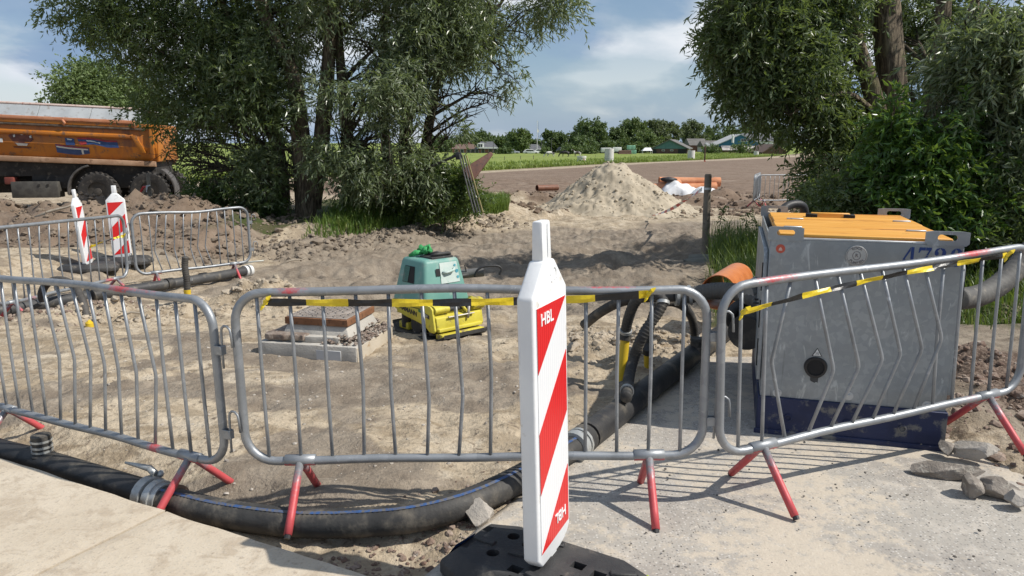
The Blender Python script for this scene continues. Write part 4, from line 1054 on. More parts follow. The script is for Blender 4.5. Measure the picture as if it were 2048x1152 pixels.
mb = MB(); mb.tube([(0, 0, -.1), (0, 0, .02), (0, 0, .12), (0, 0, .125)], [.035, .035, .04, .03], 14); mb.build('yellow_socket', PIPEY, ru, smooth='auto')
mb = MB(); ribbed(mb, [Vector((0, 0, .11)), Vector((.004, 0, .25)), Vector((-.004, 0, .38)), Vector((.01, 0, .50))], .038, .026, .14); mb.build('hose_body', MATS['brown_hose'], ru, smooth=True)
MB().box((.06, 0, .24), (.02, .01, .03)).build('socket_lever', COUP, ru)
q1 = GP(180, 655)
ys = thing('yellow_socket', 'yellow plastic socket half buried under the arched hose', 'pipe fitting', q1)
mb = MB(); mb.tube([(0, 0, -.05), (0, 0, .05), (.01, 0, .055)], [.038, .04, .03], 12); mb.build('socket_ring', PIPEY, ys, smooth='auto')
# black hose that leaves the pump on the right
rh = [pump.matrix_world @ Vector((PW + .02, .55, .62)) if False else A(1915, 598, 4.9), A(1955, 592, 5.0), A(1995, 572, 5.1), A(2030, 540, 5.2), A(2075, 490, 5.3), A(2130, 470, 5.6)]
root = thing('pump_hose', 'thick dusty hose bending up from the right flank of the pump', 'hose', rh[0])
mb = MB(); ribbed(mb, lo(rh, rh[0]), .075, .05, .03, 16); mb.build('hose_body', HOSEG, root, smooth=True)
# hose loop behind the pump and fittings left of it
lp = [A(1560, 452, 6.1), A(1562, 425, 6.15), A(1580, 410, 6.2), A(1605, 412, 6.25), A(1612, 440, 6.3)]
small_hose('small black hose loop rising behind the pump lid', lp, .035, HOSE, amp=.0, group='hoses of the pump')
cl = A(1492, 640, 5.3)
root = thing('hose_coil', 'black hose coils lying against the left flank of the pump', 'hose', cl)
for k, (dx, dz, r_) in enumerate(((-.03, .03, .085), (.07, .05, .08), (.02, -.04, .07))):
    MB().tube([Vector((dx + r_ * math.cos(R(a)), .05 * k + .02 * math.sin(R(a * 2)), dz + r_ * math.sin(R(a)))) for a in range(0, 360, 20)], .042, 12, closed=True).build('coil_turn', HOSE, root, smooth=True)
fs_ = A(1490, 666, 4.98)
root = thing('suction_strainer', 'short dusty drum with an open end on the ground left of the pump', 'strainer', fs_)
dv = Vector((.55, .80, .05)).normalized(); mb = MB()
mb.tube([dv * .0, dv * .01, dv * .35, dv * .40], [.105, .115, .115, .09], 20); mb.build('drum', mat('dirty_drum', (.05, .048, .042), (.09, .085, .07), (.16, .145, .11), scale=6, rough=.75, bump=.6, bscale=25, th=(.5, .66)), root, smooth='auto')
mb = MB(); ring(mb, dv * .01, dv, .121, .012); mb.build('drum_rim', HOSE, root, smooth='auto')
fm = A(1500, 585, 5.25)
root = thing('hose_coupling', 'grey cam lever coupling joining hoses beside the pump', 'coupling', fm); mb = MB()
ring(mb, Vector((0, 0, 0)), Vector((.8, .5, .1)), .075, .05); ring(mb, Vector((.09, .05, .01)), Vector((.8, .5, .1)), .06, .05)
mb.build('coupling_body', mat('coupling_grey', (.20, .20, .20), (.30, .30, .29), rough=.55, metal=.3), root, smooth='auto')
for s in (-1, 1): MB().tube([(0, s * .06, .06), (.06, s * .085, .09), (.12, s * .08, .05)], [.012, .014, .008], 6).build('cam_lever', COUP, root, smooth=True)
# orange sewer pipe length
oa, ob_ = A(1436, 585, 6.6), A(1475, 555, 7.9)
root = thing('orange_pipe', 'short orange plastic sewer pipe with its open end towards us', 'pipe', oa)
dv = (ob_ - oa); n = 28; vs, fs = [], []
t_ = dv.normalized(); s_ = t_.cross(Vector((0, 0, 1))).normalized(); u_ = s_.cross(t_)
for r_, k in ((.150, 0), (.158, 0), (.158, 1), (.150, 1)):
    vs += [dv * k + (s_ * math.cos(2 * PI * i / n) + u_ * math.sin(2 * PI * i / n)) * r_ for i in range(n)]
for j in range(4): fs += [(j * n + i, j * n + (i + 1) % n, ((j + 1) % 4) * n + (i + 1) % n, ((j + 1) % 4) * n + i) for i in range(n)]
ORP = mat('orange_pvc', (.50, .155, .045), (.58, .20, .065), (.36, .115, .05), scale=5, rough=.4, th=(.55, .7), bump=.05)
MB().add(vs, fs).build('pipe_wall', ORP, root, smooth='auto')
# ================================================================== PLATE COMPACTOR
CY_ = mat('compactor_yellow', (.52, .44, .045), (.62, .54, .07), (.22, .17, .10), scale=5, rough=.55, bump=.2, th=(.54, .68), s3=9)
CG_ = mat('compactor_green', (.13, .30, .26), (.17, .35, .30), (.34, .38, .33), scale=4, rough=.5, th=(.55, .74), s3=8)
CGP = mat('compactor_faded_panel', (.44, .54, .50), (.55, .62, .58), (.25, .42, .36), scale=7, rough=.55)
CDK = mat('compactor_dark_steel', (.03, .03, .03), (.055, .053, .05), (.14, .12, .10), scale=7, rough=.6, bump=.3)
DKL = mat('decal_dark', (.035, .03, .035), rough=.5)
cc = Vector((-.70, 7.0, -.035))
cpt = thing('plate_compactor', 'yellow and green vibrating plate compactor with a black plate on the wet sand', 'compactor', cc, R(42))
# plate with both ends curved up
hx, prof = .30, []
for i in range(25):
    y = -.42 + .84 * i / 24; a = max(0, abs(y) - .27); prof.append((y, 2.6 * a * a + .0))
vs, fs = [], []
for y, z in prof:
    w = hx * (1 - 1.4 * max(0, abs(y) - .30)); vs += [(-w, y, z), (w, y, z), (w, y, z + .028), (-w, y, z + .028)]
for i in range(24): fs += [(i * 4 + j, i * 4 + (j + 1) % 4, i * 4 + 4 + (j + 1) % 4, i * 4 + 4 + j) for j in range(4)]
fs += [(0, 1, 2, 3), (99, 98, 97, 96)]
pl = MB().add(vs, fs).build('base_plate', CDK, cpt, bevel=.004, seg=1)
MB().box((0, -.335, .060), (.50, .10, .05)).build('plate_box', CY_, pl, bevel=.01)
MB().box((0, .25, .065), (.48, .16, .07)).build('plate_box', CY_, pl, bevel=.012)
MB().cyl((-.23, .05, .10), (.23, .05, .10), .085, n=18).build('exciter', CDK, cpt, smooth='auto')
for x, y in ((-.21, -.2), (.21, -.2), (-.21, .24), (.21, .24)): MB().cyl((x, y, .05), (x, y, .2), .045, n=14).build('rubber_mount', CDK, cpt, smooth='auto')
class ZB(MB):                       # lower body pieces: heights squeezed so that the hood starts low
    def build(s, *a, **k):
        s.v = [(x, y, .09 + (z - .09) * .66) for x, y, z in s.v]; return MB.build(s, *a, **k)
out = [(.36, .435), (-.02, .405), (-.15, .475), (-.25, .455), (-.285, .42), (-.32, .13), (-.305, .095), (-.24, .095), (-.17, .165), (-.05, .195), (.13, .225), (.24, .255), (.30, .30), (.36, .33)]
for x, s in ((-.275, -1), (.275, 1)): ZB().prism(out, 'x', x - .012, x + .012).build('side_plate', CY_, cpt, bevel=.005, seg=2)
ZB().box((0, .03, .31), (.52, .60, .16)).build('chassis', CY_, cpt, bevel=.01)
ZB().prism([(-.30, .13), (-.33, .14), (-.315, .30), (-.27, .33)], 'x', -.26, .26).build('front_guard', CY_, cpt, bevel=.006)
ZB().prism([(-.29, .10), (-.35, .11), (-.345, .155), (-.29, .16)], 'x', -.25, .25).build('front_bumper', CY_, cpt, bevel=.006)
ZB().cyl((-.26, -.25, .40), (-.10, -.25, .40), .062, n=18).build('pulley_cover', CY_, cpt, smooth='auto')
ZB().cyl((-.10, -.25, .385), (.17, -.25, .385), .042, n=16).build('drive_drum', CDK, cpt, smooth='auto')
ZB().cyl((.17, -.25, .40), (.30, -.25, .40), .085, n=20).build('drive_cover', CY_, cpt, smooth='auto')
ZB().tube([(.02, -.27, .46), (.06, -.30, .40), (.08, -.32, .34)], .016, 8).build('brace', CY_, cpt, smooth=True)
ZB().tube([(.13, -.30, .45), (.10, -.33, .34), (.085, -.335, .24)], .014, 8).build('lock_rod', mat('worn_steel', (.30, .27, .24), (.42, .40, .36), (.2, .12, .08), rough=.5, metal=.4), cpt, smooth=True)
ZB().ball((.12, -.315, .455), .026, 8).build('rod_knob', BLK, cpt, smooth=True)
ZB().tube([(-.14, -.335, .30), (.16, -.335, .30)], .010, 6).build('cross_rod', MATS['worn_steel'], cpt)
hood = MB().tbox((-.285, .255, -.17, .37), (-.205, .19, -.075, .30), .305, .725).build('hood', CG_, cpt, bevel=.035, seg=3)
def side_on_hood(z): return -.285 + (z - .305) / .42 * .08
vb = MB(); vb.add([(side_on_hood(.50) - .004, .04, .50), (side_on_hood(.50) - .004, .235, .50), (side_on_hood(.655) - .004, .215, .655), (side_on_hood(.655) - .004, .06, .655)], [(0, 1, 2, 3)])
vt = vb.build('vent_opening', PDK, hood)
for i in range(7):
    y = .215 - i * .013
    MB().tube([(side_on_hood(.505) - .007, y + .012, .505), (side_on_hood(.65) - .007, y, .65)], .0032, 5).build('vent_slat', CG_, vt)
fp = lambda z: -.17 + (z - .305) / .42 * .095
MB().add([(-.06, fp(.50) - .006, .50), (.16, fp(.50) - .006, .50), (.15, fp(.69) - .006, .69), (-.05, fp(.69) - .006, .69)], [(0, 1, 2, 3)]).build('label_panel', CGP, hood)
for x0, x1, z0, z1 in ((-.105, -.055, .575, .64), (-.04, .02, .47, .495)): MB().add([(x0, fp(z0) - .009, z0), (x1, fp(z0) - .009, z0), (x1, fp(z1) - .009, z1), (x0, fp(z1) - .009, z1)], [(0, 1, 2, 3)]).build('dark_slot', PDK, hood)
MB().tube([(-.03, fp(.60) - .008, .60), (.0, fp(.61) - .035, .60), (.08, fp(.61) - .035, .615), (.11, fp(.62) - .008, .63)], .012, 8).build('hood_handle', CGP, hood, smooth=True)
for x, z, r_ in ((.135, .60, .018), (.14, .545, .014), (.12, .655, .012)): MB().cyl((x, fp(z) - .008, z), (x, fp(z) - .011, z), r_, n=14).build('round_decal', mat('decal_cyan', (.08, .33, .42), (.12, .40, .48), rough=.5), hood)
MB().add([(.02, fp(.465) - .009, .465), (.07, fp(.465) - .009, .465), (.07, fp(.478) - .009, .478), (.02, fp(.478) - .009, .478)], [(0, 1, 2, 3)]).build('red_switch', REDT, hood)
MB().tbox((-.29, -.272, -.135, .30), (-.275, -.262, -.12, .29), .285, .33).build('lower_grille', PDK, hood)
for i in range(9): MB().box((-.292, -.12 + i * .018, .318), (.005, .006, .05)).build('grille_bar', CY_, hood)
tp = MB(); tp.box((.02, .05, .728), (.25, .20, .03)); top_recess = tp.build('top_recess', CDK, cpt, bevel=.008)
MB().tube([(-.08, .0, .75), (-.02, -.03, .765), (.10, -.03, .765), (.14, .0, .75)], .017, 9).build('lifting_eye', CDK, cpt, smooth=True)
MB().tube([(-.06, .12, .74), (.03, .04, .775), (.12, .06, .74)], .012, 8).build('lifting_cable', CDK, cpt, smooth=True)
def sling():
    mb = MB(); rg = random.Random(3)
    for k in range(7):
        a = rg.uniform(0, 6.28); c = Vector((-.04 + .05 * math.cos(a), .14 + .06 * math.sin(a), .76 + .02 * rg.random()))
        mb.tube([c, c + Vector((rg.uniform(-.06, .06), rg.uniform(-.05, .05), .04)), c + Vector((rg.uniform(-.09, .09), rg.uniform(-.08, .08), rg.uniform(-.01, .03)))], [.022, .028, .012], 6)
    mb.tube([(-.05, .16, .76), (-.12, .19, .765), (-.17, .23, .735)], [.02, .03, .012], 6)
    s = mb.build('lifting_sling', mat('green_sling', (.03, .24, .07), (.06, .36, .12), (.02, .12, .04), scale=14, rough=.85), None, smooth=True)
    s.matrix_world = Matrix.Translation(cc) @ Matrix.Rotation(R(42), 4, 'Z'); tag(s, 'green lifting sling bunched on top of the compactor', 'sling')
sling()
# steering pole with its loop handle
MB().tube([(.20, .18, .46), (.34, .12, .49), (.50, .08, .505)], .022, 10).build('steering_pole', CDK, cpt, smooth=True)
MB().cyl((.40, .16, .50), (.58, .02, .52), .046, n=14).build('control_head', mat('control_grey', (.10, .10, .10), (.16, .155, .15), rough=.55), cpt, smooth='auto')
MB().tube(spline([(.46, .02, .485), (.48, .0, .55), (.54, -.03, .585), (.66, -.09, .585), (.70, -.11, .55), (.68, -.10, .495)], 5), .011, 8).build('loop_handle', BLK, cpt, smooth=True)
MB().tube([(.42, .10, .53), (.40, .10, .60)], .006, 5).build('throttle_lever', BLK, cpt)
text_mesh('AMMANN', .064, DKL, cpt, M4=Matrix.Translation((-.2895, .09, .245)) @ Matrix.Rotation(R(-90), 4, 'Z') @ Matrix.Rotation(R(90), 4, 'X') @ Matrix.Rotation(R(-7), 4, 'Z'), bold=.0012)
dcl = MB().prism([(-.14, .235), (-.245, .215), (-.245, .250), (-.14, .270)], 'x', -.2895, -.2875).build('type_plate', DKL, cpt)
text_mesh('6020', .030, mat('decal_pale', (.55, .55, .42), rough=.5), dcl, M4=Matrix.Translation((-.291, -.192, .243)) @ Matrix.Rotation(R(-90), 4, 'Z') @ Matrix.Rotation(R(90), 4, 'X') @ Matrix.Rotation(R(-12), 4, 'Z'), bold=.0004)
MB().prism([(-.075, .262), (-.135, .250), (-.135, .272), (-.075, .284)], 'x', -.2895, -.2875).build('green_decal', mat('decal_green', (.02, .16, .06), rough=.5), cpt)

# ================================================================== MANHOLE COVER ON ITS CONCRETE COLLARS
CON1 = mat('precast_concrete', (.40, .375, .335), (.48, .45, .40), (.30, .265, .215), scale=5, rough=.85, bump=.5, bscale=60, th=(.56, .72))
CON2 = mat('stained_concrete', (.46, .40, .31), (.52, .46, .37), (.36, .24, .13), scale=4, rough=.85, bump=.4, bscale=60, th=(.55, .7))
IRON = mat('cast_iron_lid', (.26, .225, .195), (.34, .30, .265), (.15, .115, .09), scale=8, rough=.7, metal=.15, bump=.3)
RUST = mat('rusty_frame', (.19, .085, .04), (.25, .12, .06), (.10, .05, .03), scale=9, rough=.8, bump=.4)
mh = thing('manhole_shaft', 'square manhole cover with a rusty frame on stepped concrete collars', 'manhole', (-1.62, 6.40, -.012), R(-12.5))
def ragged(x0, x1, y0, y1, z0, z1, amp, seed, m, name, bev=.006, n=9):
    rg = random.Random(seed); o = []
    def ed(ax, ay, bx, by):
        for i in range(n): t = i / n; o.append((ax + (bx - ax) * t + rg.uniform(-amp, amp) * (i > 0), ay + (by - ay) * t + rg.uniform(-amp, amp) * (i > 0)))
    ed(x0, y0, x1, y0); ed(x1, y0, x1, y1); ed(x1, y1, x0, y1); ed(x0, y1, x0, y0)
    return MB().prism(o, 'z', z0, z1).build(name, m, mh, bevel=bev, seg=2)
ragged(-.445, .445, -.40, .40, -.05, .125, .004, 1, CON1, 'lower_collar', .008)
MB().box((.447, 0, .05), (.006, .78, .13)).build('stained_side', CON2, mh, bevel=.002, seg=1)
MB().box((.20, -.402, .045), (.22, .008, .085)).build('repair_patch', mat('fresh_mortar', (.46, .465, .46), (.5, .5, .5), rough=.8), mh, bevel=.002, seg=1)
ragged(-.37, .26, -.33, .36, .127, .178, .012, 2, CON1, 'middle_collar', .006)
ragged(-.40, -.05, -.36, .30, .140, .190, .02, 7, mat('mortar_crumbs', (.17, .125, .10), (.27, .22, .18), (.42, .38, .33), scale=12, rough=.95, bump=.8), 'mortar_bed', .01)
MB().tbox((-.29, .33, -.275, .345), (-.245, .29, -.235, .305), .16, .255).build('upper_collar', CON1, mh, bevel=.008)
# crumbled rubble lying on the collar (right side)
def crumbs():
    rg = np.random.default_rng(5); n = 420; mb = MB()
    u = rg.random((n, 4))
    for a, b, c, d in u:
        x = .12 + .34 * a; y = -.36 + .74 * b
        z = .128 + .075 * (1 - abs(x - .27) / .2) * rg.random()
        mb.ball((x, y, max(.125, z)), .008 + .022 * c * c, 4, .6, (1, 1, .7), random)
    return mb.build('crumbled_mortar', [MATS['mortar_crumbs']], mh)
tag(crumbs(), kind='stuff')
MB().box((.022, .035, .285), (.575, .575, .06)).build('frame', RUST, mh, bevel=.004, seg=1)
lidm = MB().box((.022, .035, .318), (.545, .545, .010)).build('lid_plate', IRON, mh, bevel=.003, seg=1)
MB().tube([(.022 + .215 * math.cos(R(a)), .035 + .215 * math.sin(R(a)), .323) for a in range(0, 360, 10)], .007, 6, closed=True).build('lid_ring', IRON, lidm, smooth=True)
MB().tube([(.022 + .185 * math.cos(R(a)), .035 + .185 * math.sin(R(a)), .323) for a in range(0, 360, 10)], .005, 6, closed=True).build('lid_ring', IRON, lidm, smooth=True)
for i in range(11):
    for j in range(11):
        x, y = -.235 + .047 * i, -.235 + .047 * j; r_ = math.hypot(x, y)
        if .165 < r_ < .235: continue
        rb = MB().box((0, 0, 0), (.034, .012, .008)) if (i == 0 and j == 0) else None
        if rb: stud = rb.build('lid_stud', IRON, lidm); stud_me = stud.data
        else: stud = obj('lid_stud', stud_me, lidm)
        stud.location = (.022 + x, .035 + y, .3265); stud.rotation_euler = (0, 0, R(45 if (i + j) % 2 else -45))

# ================================================================== POST, PLANKS, TAPES, PIPES, DEBRIS
WOOD = mat('weathered_wood', (.20, .165, .13), (.27, .23, .18), (.11, .09, .07), scale=4, rough=.85, bump=.6, bscale=30)
pp = GP(1410, 506); zt = A(1410, 348, pp.y).z - pp.z
post = thing('wooden_post', 'round weathered wooden post standing in the tall grass', 'post', pp)
MB().tube([(0, 0, -.2), (.005, 0, .3), (-.008, 0, zt * .5), (-.012, 0, zt - .03), (-.012, 0, zt)], [.075, .07, .066, .062, .05], 14).build('shaft', WOOD, post, smooth='auto')
mb = MB(); ring(mb, Vector((-.01, 0, zt - .26)), Vector((0, 0, 1)), .068, .02); mb.build('tape_wrap', WHT, post, smooth='auto')
a_, b_ = A(1404, 378, pp.y), P(1302, 441, -.36)
tape('red and white tape sagging from the wooden post to the ground', [a_, A(1370, 401, pp.y + 2.2), A(1338, 420, pp.y + 4.4), b_ + Vector((0, 0, .12))], .42, (REDT, WHT), w=.07, twist=lambda t: t * 5, names=('red_band', 'white_band'), start=1, knot=False)
pl_ = GP(1403, 524)
for k, (dx, dy, rz, lb) in enumerate(((0, 0, -.2, 'grey paving slab lying at the foot of the wooden post'), (-.1, -.42, .5, 'darker slab tilted on the mud in front of the post slab'))):
    o = MB().prism([(-.26, -.2), (.22, -.24), (.28, .2), (-.2, .24)], 'z', 0, .045).build('paving_slab', mat('old_slab', (.15, .145, .12), (.20, .19, .16), (.11, .13, .07), rough=.85, bump=.4), None, bevel=.006)
    o.location = (pl_.x + dx, pl_.y + dy, GZ(pl_.x + dx, pl_.y + dy) + .04); o.rotation_euler = (.1, -.05, rz); tag(o, lb, 'slab', 'paving slabs by the post')
# pipes under white sheeting at the edge of the field
OPF = mat('salmon_pvc', (.66, .27, .13), (.72, .33, .17), (.52, .2, .09), scale=3, rough=.45)
def hollow(label, a, b, r, m, bell=False, group=None):
    root = thing('plastic_pipe', label, 'pipe', a, group=group); d = b - a; L = d.length
    t_ = d.normalized(); s_ = t_.cross(Vector((0, 0, 1))).normalized(); u_ = s_.cross(t_); n = 16; vs, fs = [], []
    prof = [(r * .93, 0), (r, 0), (r, L - .3), (r * (1.14 if bell else 1), L - .26), (r * (1.14 if bell else 1), L), (r * .93, L)]
    for q, k in prof: vs += [t_ * k + (s_ * math.cos(2 * PI * i / n) + u_ * math.sin(2 * PI * i / n)) * q for i in range(n)]
    for j in range(len(prof)): fs += [(j * n + i, j * n + (i + 1) % n, ((j + 1) % len(prof)) * n + (i + 1) % n, ((j + 1) % len(prof)) * n + i) for i in range(n)]
    MB().add(vs, fs).build('pipe_wall', m, root, smooth='auto'); return root
Yp = 31.0
PG = 'salmon pipes under the white sheet'
hollow('salmon pipe uppermost in the pile, its socket to the right', A(1318, 362, Yp), A(1440, 364, Yp), .17, OPF, True, PG)
hollow('salmon pipe at the bottom of the pile, half under the sheet', A(1330, 376, Yp - .3), A(1432, 374, Yp - .2), .17, OPF, True, PG)
hollow('salmon pipe sticking out left of the white sheet', A(1296, 378, Yp - .5), A(1360, 366, Yp - .2), .17, OPF, False, PG)
hollow('brown steel pipe lying left of the sand pile', A(1074, 376, 30.0), A(1115, 375, 30.5), .12, mat('brown_pipe', (.16, .07, .04), (.22, .10, .06), rough=.6), False)
hollow('short brown pipe on the sand behind the truck wheel', A(318, 391, 23.5), A(338, 391, 23.7), .06, MATS['brown_pipe'], False)
def sheet(label, px0, px1, py0, py1, Y, seed, name='plastic_sheet'):
    a, b = A(px0, py1, Y), A(px1, py1, Y); h = A(px0, py0, Y).z - a.z; n = 26; vs, fs = [], []
    for i in range(n):
        for j in range(n):
            u, v = i / (n - 1), j / (n - 1)
            e = float(fbm(np.float64(u * 3 + seed), np.float64(v * 3), 3, seed)); x = a.x + (b.x - a.x) * (u + .06 * e)
            dome = (math.sin(PI * min(1, max(0, u))) ** .7) * (math.sin(PI * v) ** .6)
            vs.append((x, Y - .6 + 1.3 * v + .1 * e, a.z + .02 + h * dome * (.85 + .4 * e) + .05 * abs(float(vn(np.float64(u * 11), np.float64(v * 11), seed)))))
    for i in range(n - 1):
        for j in range(n - 1): fs.append((i * n + j, i * n + j + 1, i * n + n + j + 1, i * n + n + j))
    o = MB().add(vs, fs).build(name, mat('white_sheet', (.72, .73, .74), (.80, .80, .80), (.58, .56, .52), scale=2, rough=.5, bump=.3, bscale=6), None, smooth=True)
    tag(o, label, 'plastic sheet', 'white sheets over the pipes')
sheet('white plastic sheet heaped over the salmon pipes', 1318, 1392, 358, 390, Yp - .7, 3)
sheet('flatter white plastic sheet spread right of the post by the pipes', 1376, 1444, 372, 398, Yp - 1.4, 5)
MB_ = MB(); MB_.ball((0, 0, 0), .32, 10, .3, (1.1, .8, .3)); bk_ = MB_.build('black_foil', BLK, None, smooth=True); bk_.location = A(1337, 359, Yp - .5); tag(bk_, 'black foil scrap on top of the sheeted pipes', 'foil')
# poles, leaning bundle and rusty beam at the right edge of the willow clump
bb = A(934, 352, 17.2); be = A(984, 306, 17.6)
o = MB(); d = be - bb; t_ = d.normalized(); s_ = Vector((0, 1, 0)); u_ = s_.cross(t_).normalized(); vs = []
for k, w in ((0, .15), (.15, .17), (1, .045)): vs += [d * k + s_ * -.08 - u_ * w, d * k + s_ * .08 - u_ * w, d * k + s_ * .08 + u_ * w, d * k + s_ * -.08 + u_ * w]
fs = [(3, 2, 1, 0), (8, 9, 10, 11)] + [(i * 4 + j, i * 4 + (j + 1) % 4, i * 4 + 4 + (j + 1) % 4, i * 4 + 4 + j) for i in range(2) for j in range(4)]
o = o.add(vs, fs).build('steel_beam', mat('rusty_beam', (.085, .036, .026), (.13, .06, .042), (.05, .024, .02), rough=.7, bump=.2), None, bevel=.015); o.location = bb
tag(o, 'dark rusty tapered beam pointing up from the shrubs', 'beam')
STEELP = mat('grey_pole', (.10, .10, .098), (.16, .16, .155), (.12, .11, .10), rough=.5, metal=.3)
root = thing('pole_rack', 'leaning rack of grey poles at the right edge of the shrubs', 'pole rack', GP(955, 424))
o_ = root.location
for k in range(4):
    a = A(918 + k * 5, 308 + k, 16.8 + .1 * k) - o_; b = A(948 + k * 6, 425, 16.8 + .1 * k) - o_
    MB().tube([a, b], .016, 8).build('pole', STEELP if k != 3 else mat('pole_yellow', (.30, .25, .12), rough=.6), root, smooth='auto')
MB().tube([A(850, 338, 17.0) - o_, A(915, 310, 16.9) - o_], .03, 8).build('cross_pole', mat('pole_black', (.03, .03, .03), rough=.5), root, smooth='auto')
MB().box(A(917, 312, 16.9) - o_, (.12, .2, .16)).build('rack_bracket', MATS['pole_black'], root, bevel=.01)
# sticks and root ends in the earth on the left, stake with a tape scrap by the truck
st = GP(296, 412); stk = thing('wooden_stake', 'grey stake with a red and white tape scrap before the rear truck wheel', 'stake', A(301, 405, 19.5))
MB().box((0, 0, .25), (.09, .05, 1.0)).build('shaft', WOOD, stk, bevel=.008)
MB().tube([(-.02, -.04, .42), (-.12, -.05, .40), (-.22, -.06, .25), (-.28, -.06, .16)], [.02, .035, .03, .012], 5).build('tape_scrap', REDT, stk)
MB().tube([(.05, -.04, .44), (-.03, -.06, .42), (-.05, -.06, .27)], [.015, .03, .012], 5).build('tape_scrap', WHT, stk)
rg = random.Random(11)
for px, py, ln, az, el, lb in ((60, 437, 1.0, .2, .3, 'pale splintered root sticking out of the berm at left'), (255, 405, .8, 2.6, .2, 'short broken branch on the berm below the truck'), (560, 527, .5, .5, .1, 'thin stick on the mud before the bank'), (235, 780 - 150, .35, .1, .05, 'small twig on the sand by the drain pipe')):
    p = GP(px, py, .05); d = Vector((math.cos(az) * math.cos(el), math.sin(az) * math.cos(el), math.sin(el))); r0 = .035 * ln
    o = MB().tube([Vector((0, 0, -.03)), d * ln * .4 + Vector((0, 0, .02)), d * ln * .75, d * ln + Vector((0, .03, .05))], [r0, r0 * .9, r0 * .6, r0 * .2], 7).build('broken_branch', mat('bare_wood', (.30, .25, .19), (.38, .33, .26), rough=.85, bump=.3), None, smooth=True)
    o.location = p; tag(o, lb, 'branch', 'loose branches on the ground')

# ================================================================== DUMP TRUCK
ORG = None
def truck_orange():
    g = NT('truck_orange_paint')
    c = g.mix(g.ramp(g.noise(.8, 4), .3, .7), (.40, .128, .015), (.47, .168, .020))
    c = g.mix(g.ramp(g.noise(1.0, 8, .65, g.stretch((3.0, 3, .6)), .4), .50, .68), c, (.27, .095, .03))
    c = g.mix(g.ramp(g.noise(5, 8, .7), .54, .66), c, (.17, .09, .05))
    return g.set(col=c, rough=.42, spec=.45, nrm=g.bumpn(g.noise(12), .08, .01))
ORG = truck_orange()
TDK = mat('truck_chassis', (.022, .020, .019), (.04, .036, .033), (.10, .085, .07), scale=3, rough=.75, bump=.2)
TGR = mat('truck_grey_roof', (.33, .35, .36), (.40, .42, .43), (.24, .22, .20), scale=2, rough=.5)
TORP = mat('truck_roof_trim', (.50, .20, .10), (.58, .27, .15), (.36, .12, .06), scale=3, rough=.55)
TPALE = mat('truck_roof_edge', (.55, .42, .36), (.62, .50, .44), (.40, .2, .15), scale=3, rough=.55)
RAILSH = mat('rail_shade', (.10, .075, .055), (.17, .13, .10), rough=.95, bump=.8)  # dark brown standing in for the shade below the top rail
TLIP = mat('truck_worn_lip', (.34, .20, .12), (.44, .28, .18), (.22, .12, .07), scale=3, rough=.6)
tl = A(285, 412, 25.2)
trk = thing('dump_truck', 'orange dump truck with a grey folding roof, parked behind the berm at left', 'truck', (tl.x, tl.y, -.40), R(9))
x0, x1 = -7.0, .92
def sweep(profile, name, m, parent, xa=x0, xb=x1, rake=.0, bev=.012):
    n = len(profile); vs = [(xa, y, z) for y, z in profile] + [(xb - rake * (z), y, z) for y, z in profile]
    fs = [tuple(range(n)), tuple(range(2 * n - 1, n - 1, -1))] + [(i, i + n, (i + 1) % n + n, (i + 1) % n) for i in range(n)]
    return MB().add(vs, fs).build(name, m, parent, bevel=bev, seg=2)
pit = Matrix.Translation((0, 0, 1.40)) @ Matrix.Rotation(R(2.6), 4, 'Y')
def tp_(o): o.matrix_local = pit @ o.matrix_local; return o
tub = tp_(sweep([(-1.20, 1.20), (-1.20, .70), (-1.22, .62), (-1.10, .32), (-1.06, .18), (1.06, .18), (1.10, .32), (1.22, .62), (1.22, 1.20)], 'tub', ORG, trk))
MBx = sweep([(-1.27, 1.22), (-1.27, 1.34), (1.27, 1.34), (1.27, 1.22)], 'top_rail', ORG, trk, x0, x1 + .02); tp_(MBx)
MBx = sweep([(-1.19, 1.14), (-1.26, 1.14), (-1.27, 1.215), (-1.19, 1.215)], 'shade_ledge', RAILSH, trk, x0, x1 - .3, bev=.02); tp_(MBx)  # dark strip that paints the overhang shadow under the top rail
tp_(sweep([(-1.24, .86), (-1.30, .90), (-1.30, .98), (-1.20, 1.02), (-1.20, .86)], 'upper_rib', ORG, trk, x0, .25))
tp_(sweep([(-1.06, .02), (-1.20, .04), (-1.20, .19), (-1.06, .20)], 'bottom_lip', TLIP, trk, x0 + 2, x1 - .05))
tp_(sweep([(1.06, .02), (1.20, .04), (1.20, .19), (1.06, .20)], 'bottom_lip', TLIP, trk, x0 + 2, x1 - .05))
vs = [(.20, -1.21, .98), (.36, -1.21, .98), (.62, -1.16, .45), (.46, -1.16, .45), (.20, -1.32, .98), (.36, -1.32, .98), (.62, -1.27, .45), (.46, -1.27, .45)]
tp_(MB().add(vs, [(0, 1, 2, 3), (7, 6, 5, 4), (0, 4, 5, 1), (1, 5, 6, 2), (2, 6, 7, 3), (3, 7, 4, 0)]).build('corner_brace', ORG, trk, bevel=.01))
tp_(MB().box((.80, -1.22, .78), (.12, .14, .95)).build('rear_pillar', ORG, trk, bevel=.015))
tp_(MB().box((.93, 0, .70), (.07, 2.3, 1.0)).build('tailgate', ORG, trk, bevel=.02))
tp_(MB().box((-4.75, -1.16, .28), (.25, .16, .5)).build('body_rib', ORG, trk, bevel=.015))
tp_(MB().box((-5.6, -1.16, .5), (.25, .16, .9)).build('body_rib', ORG, trk, bevel=.015))
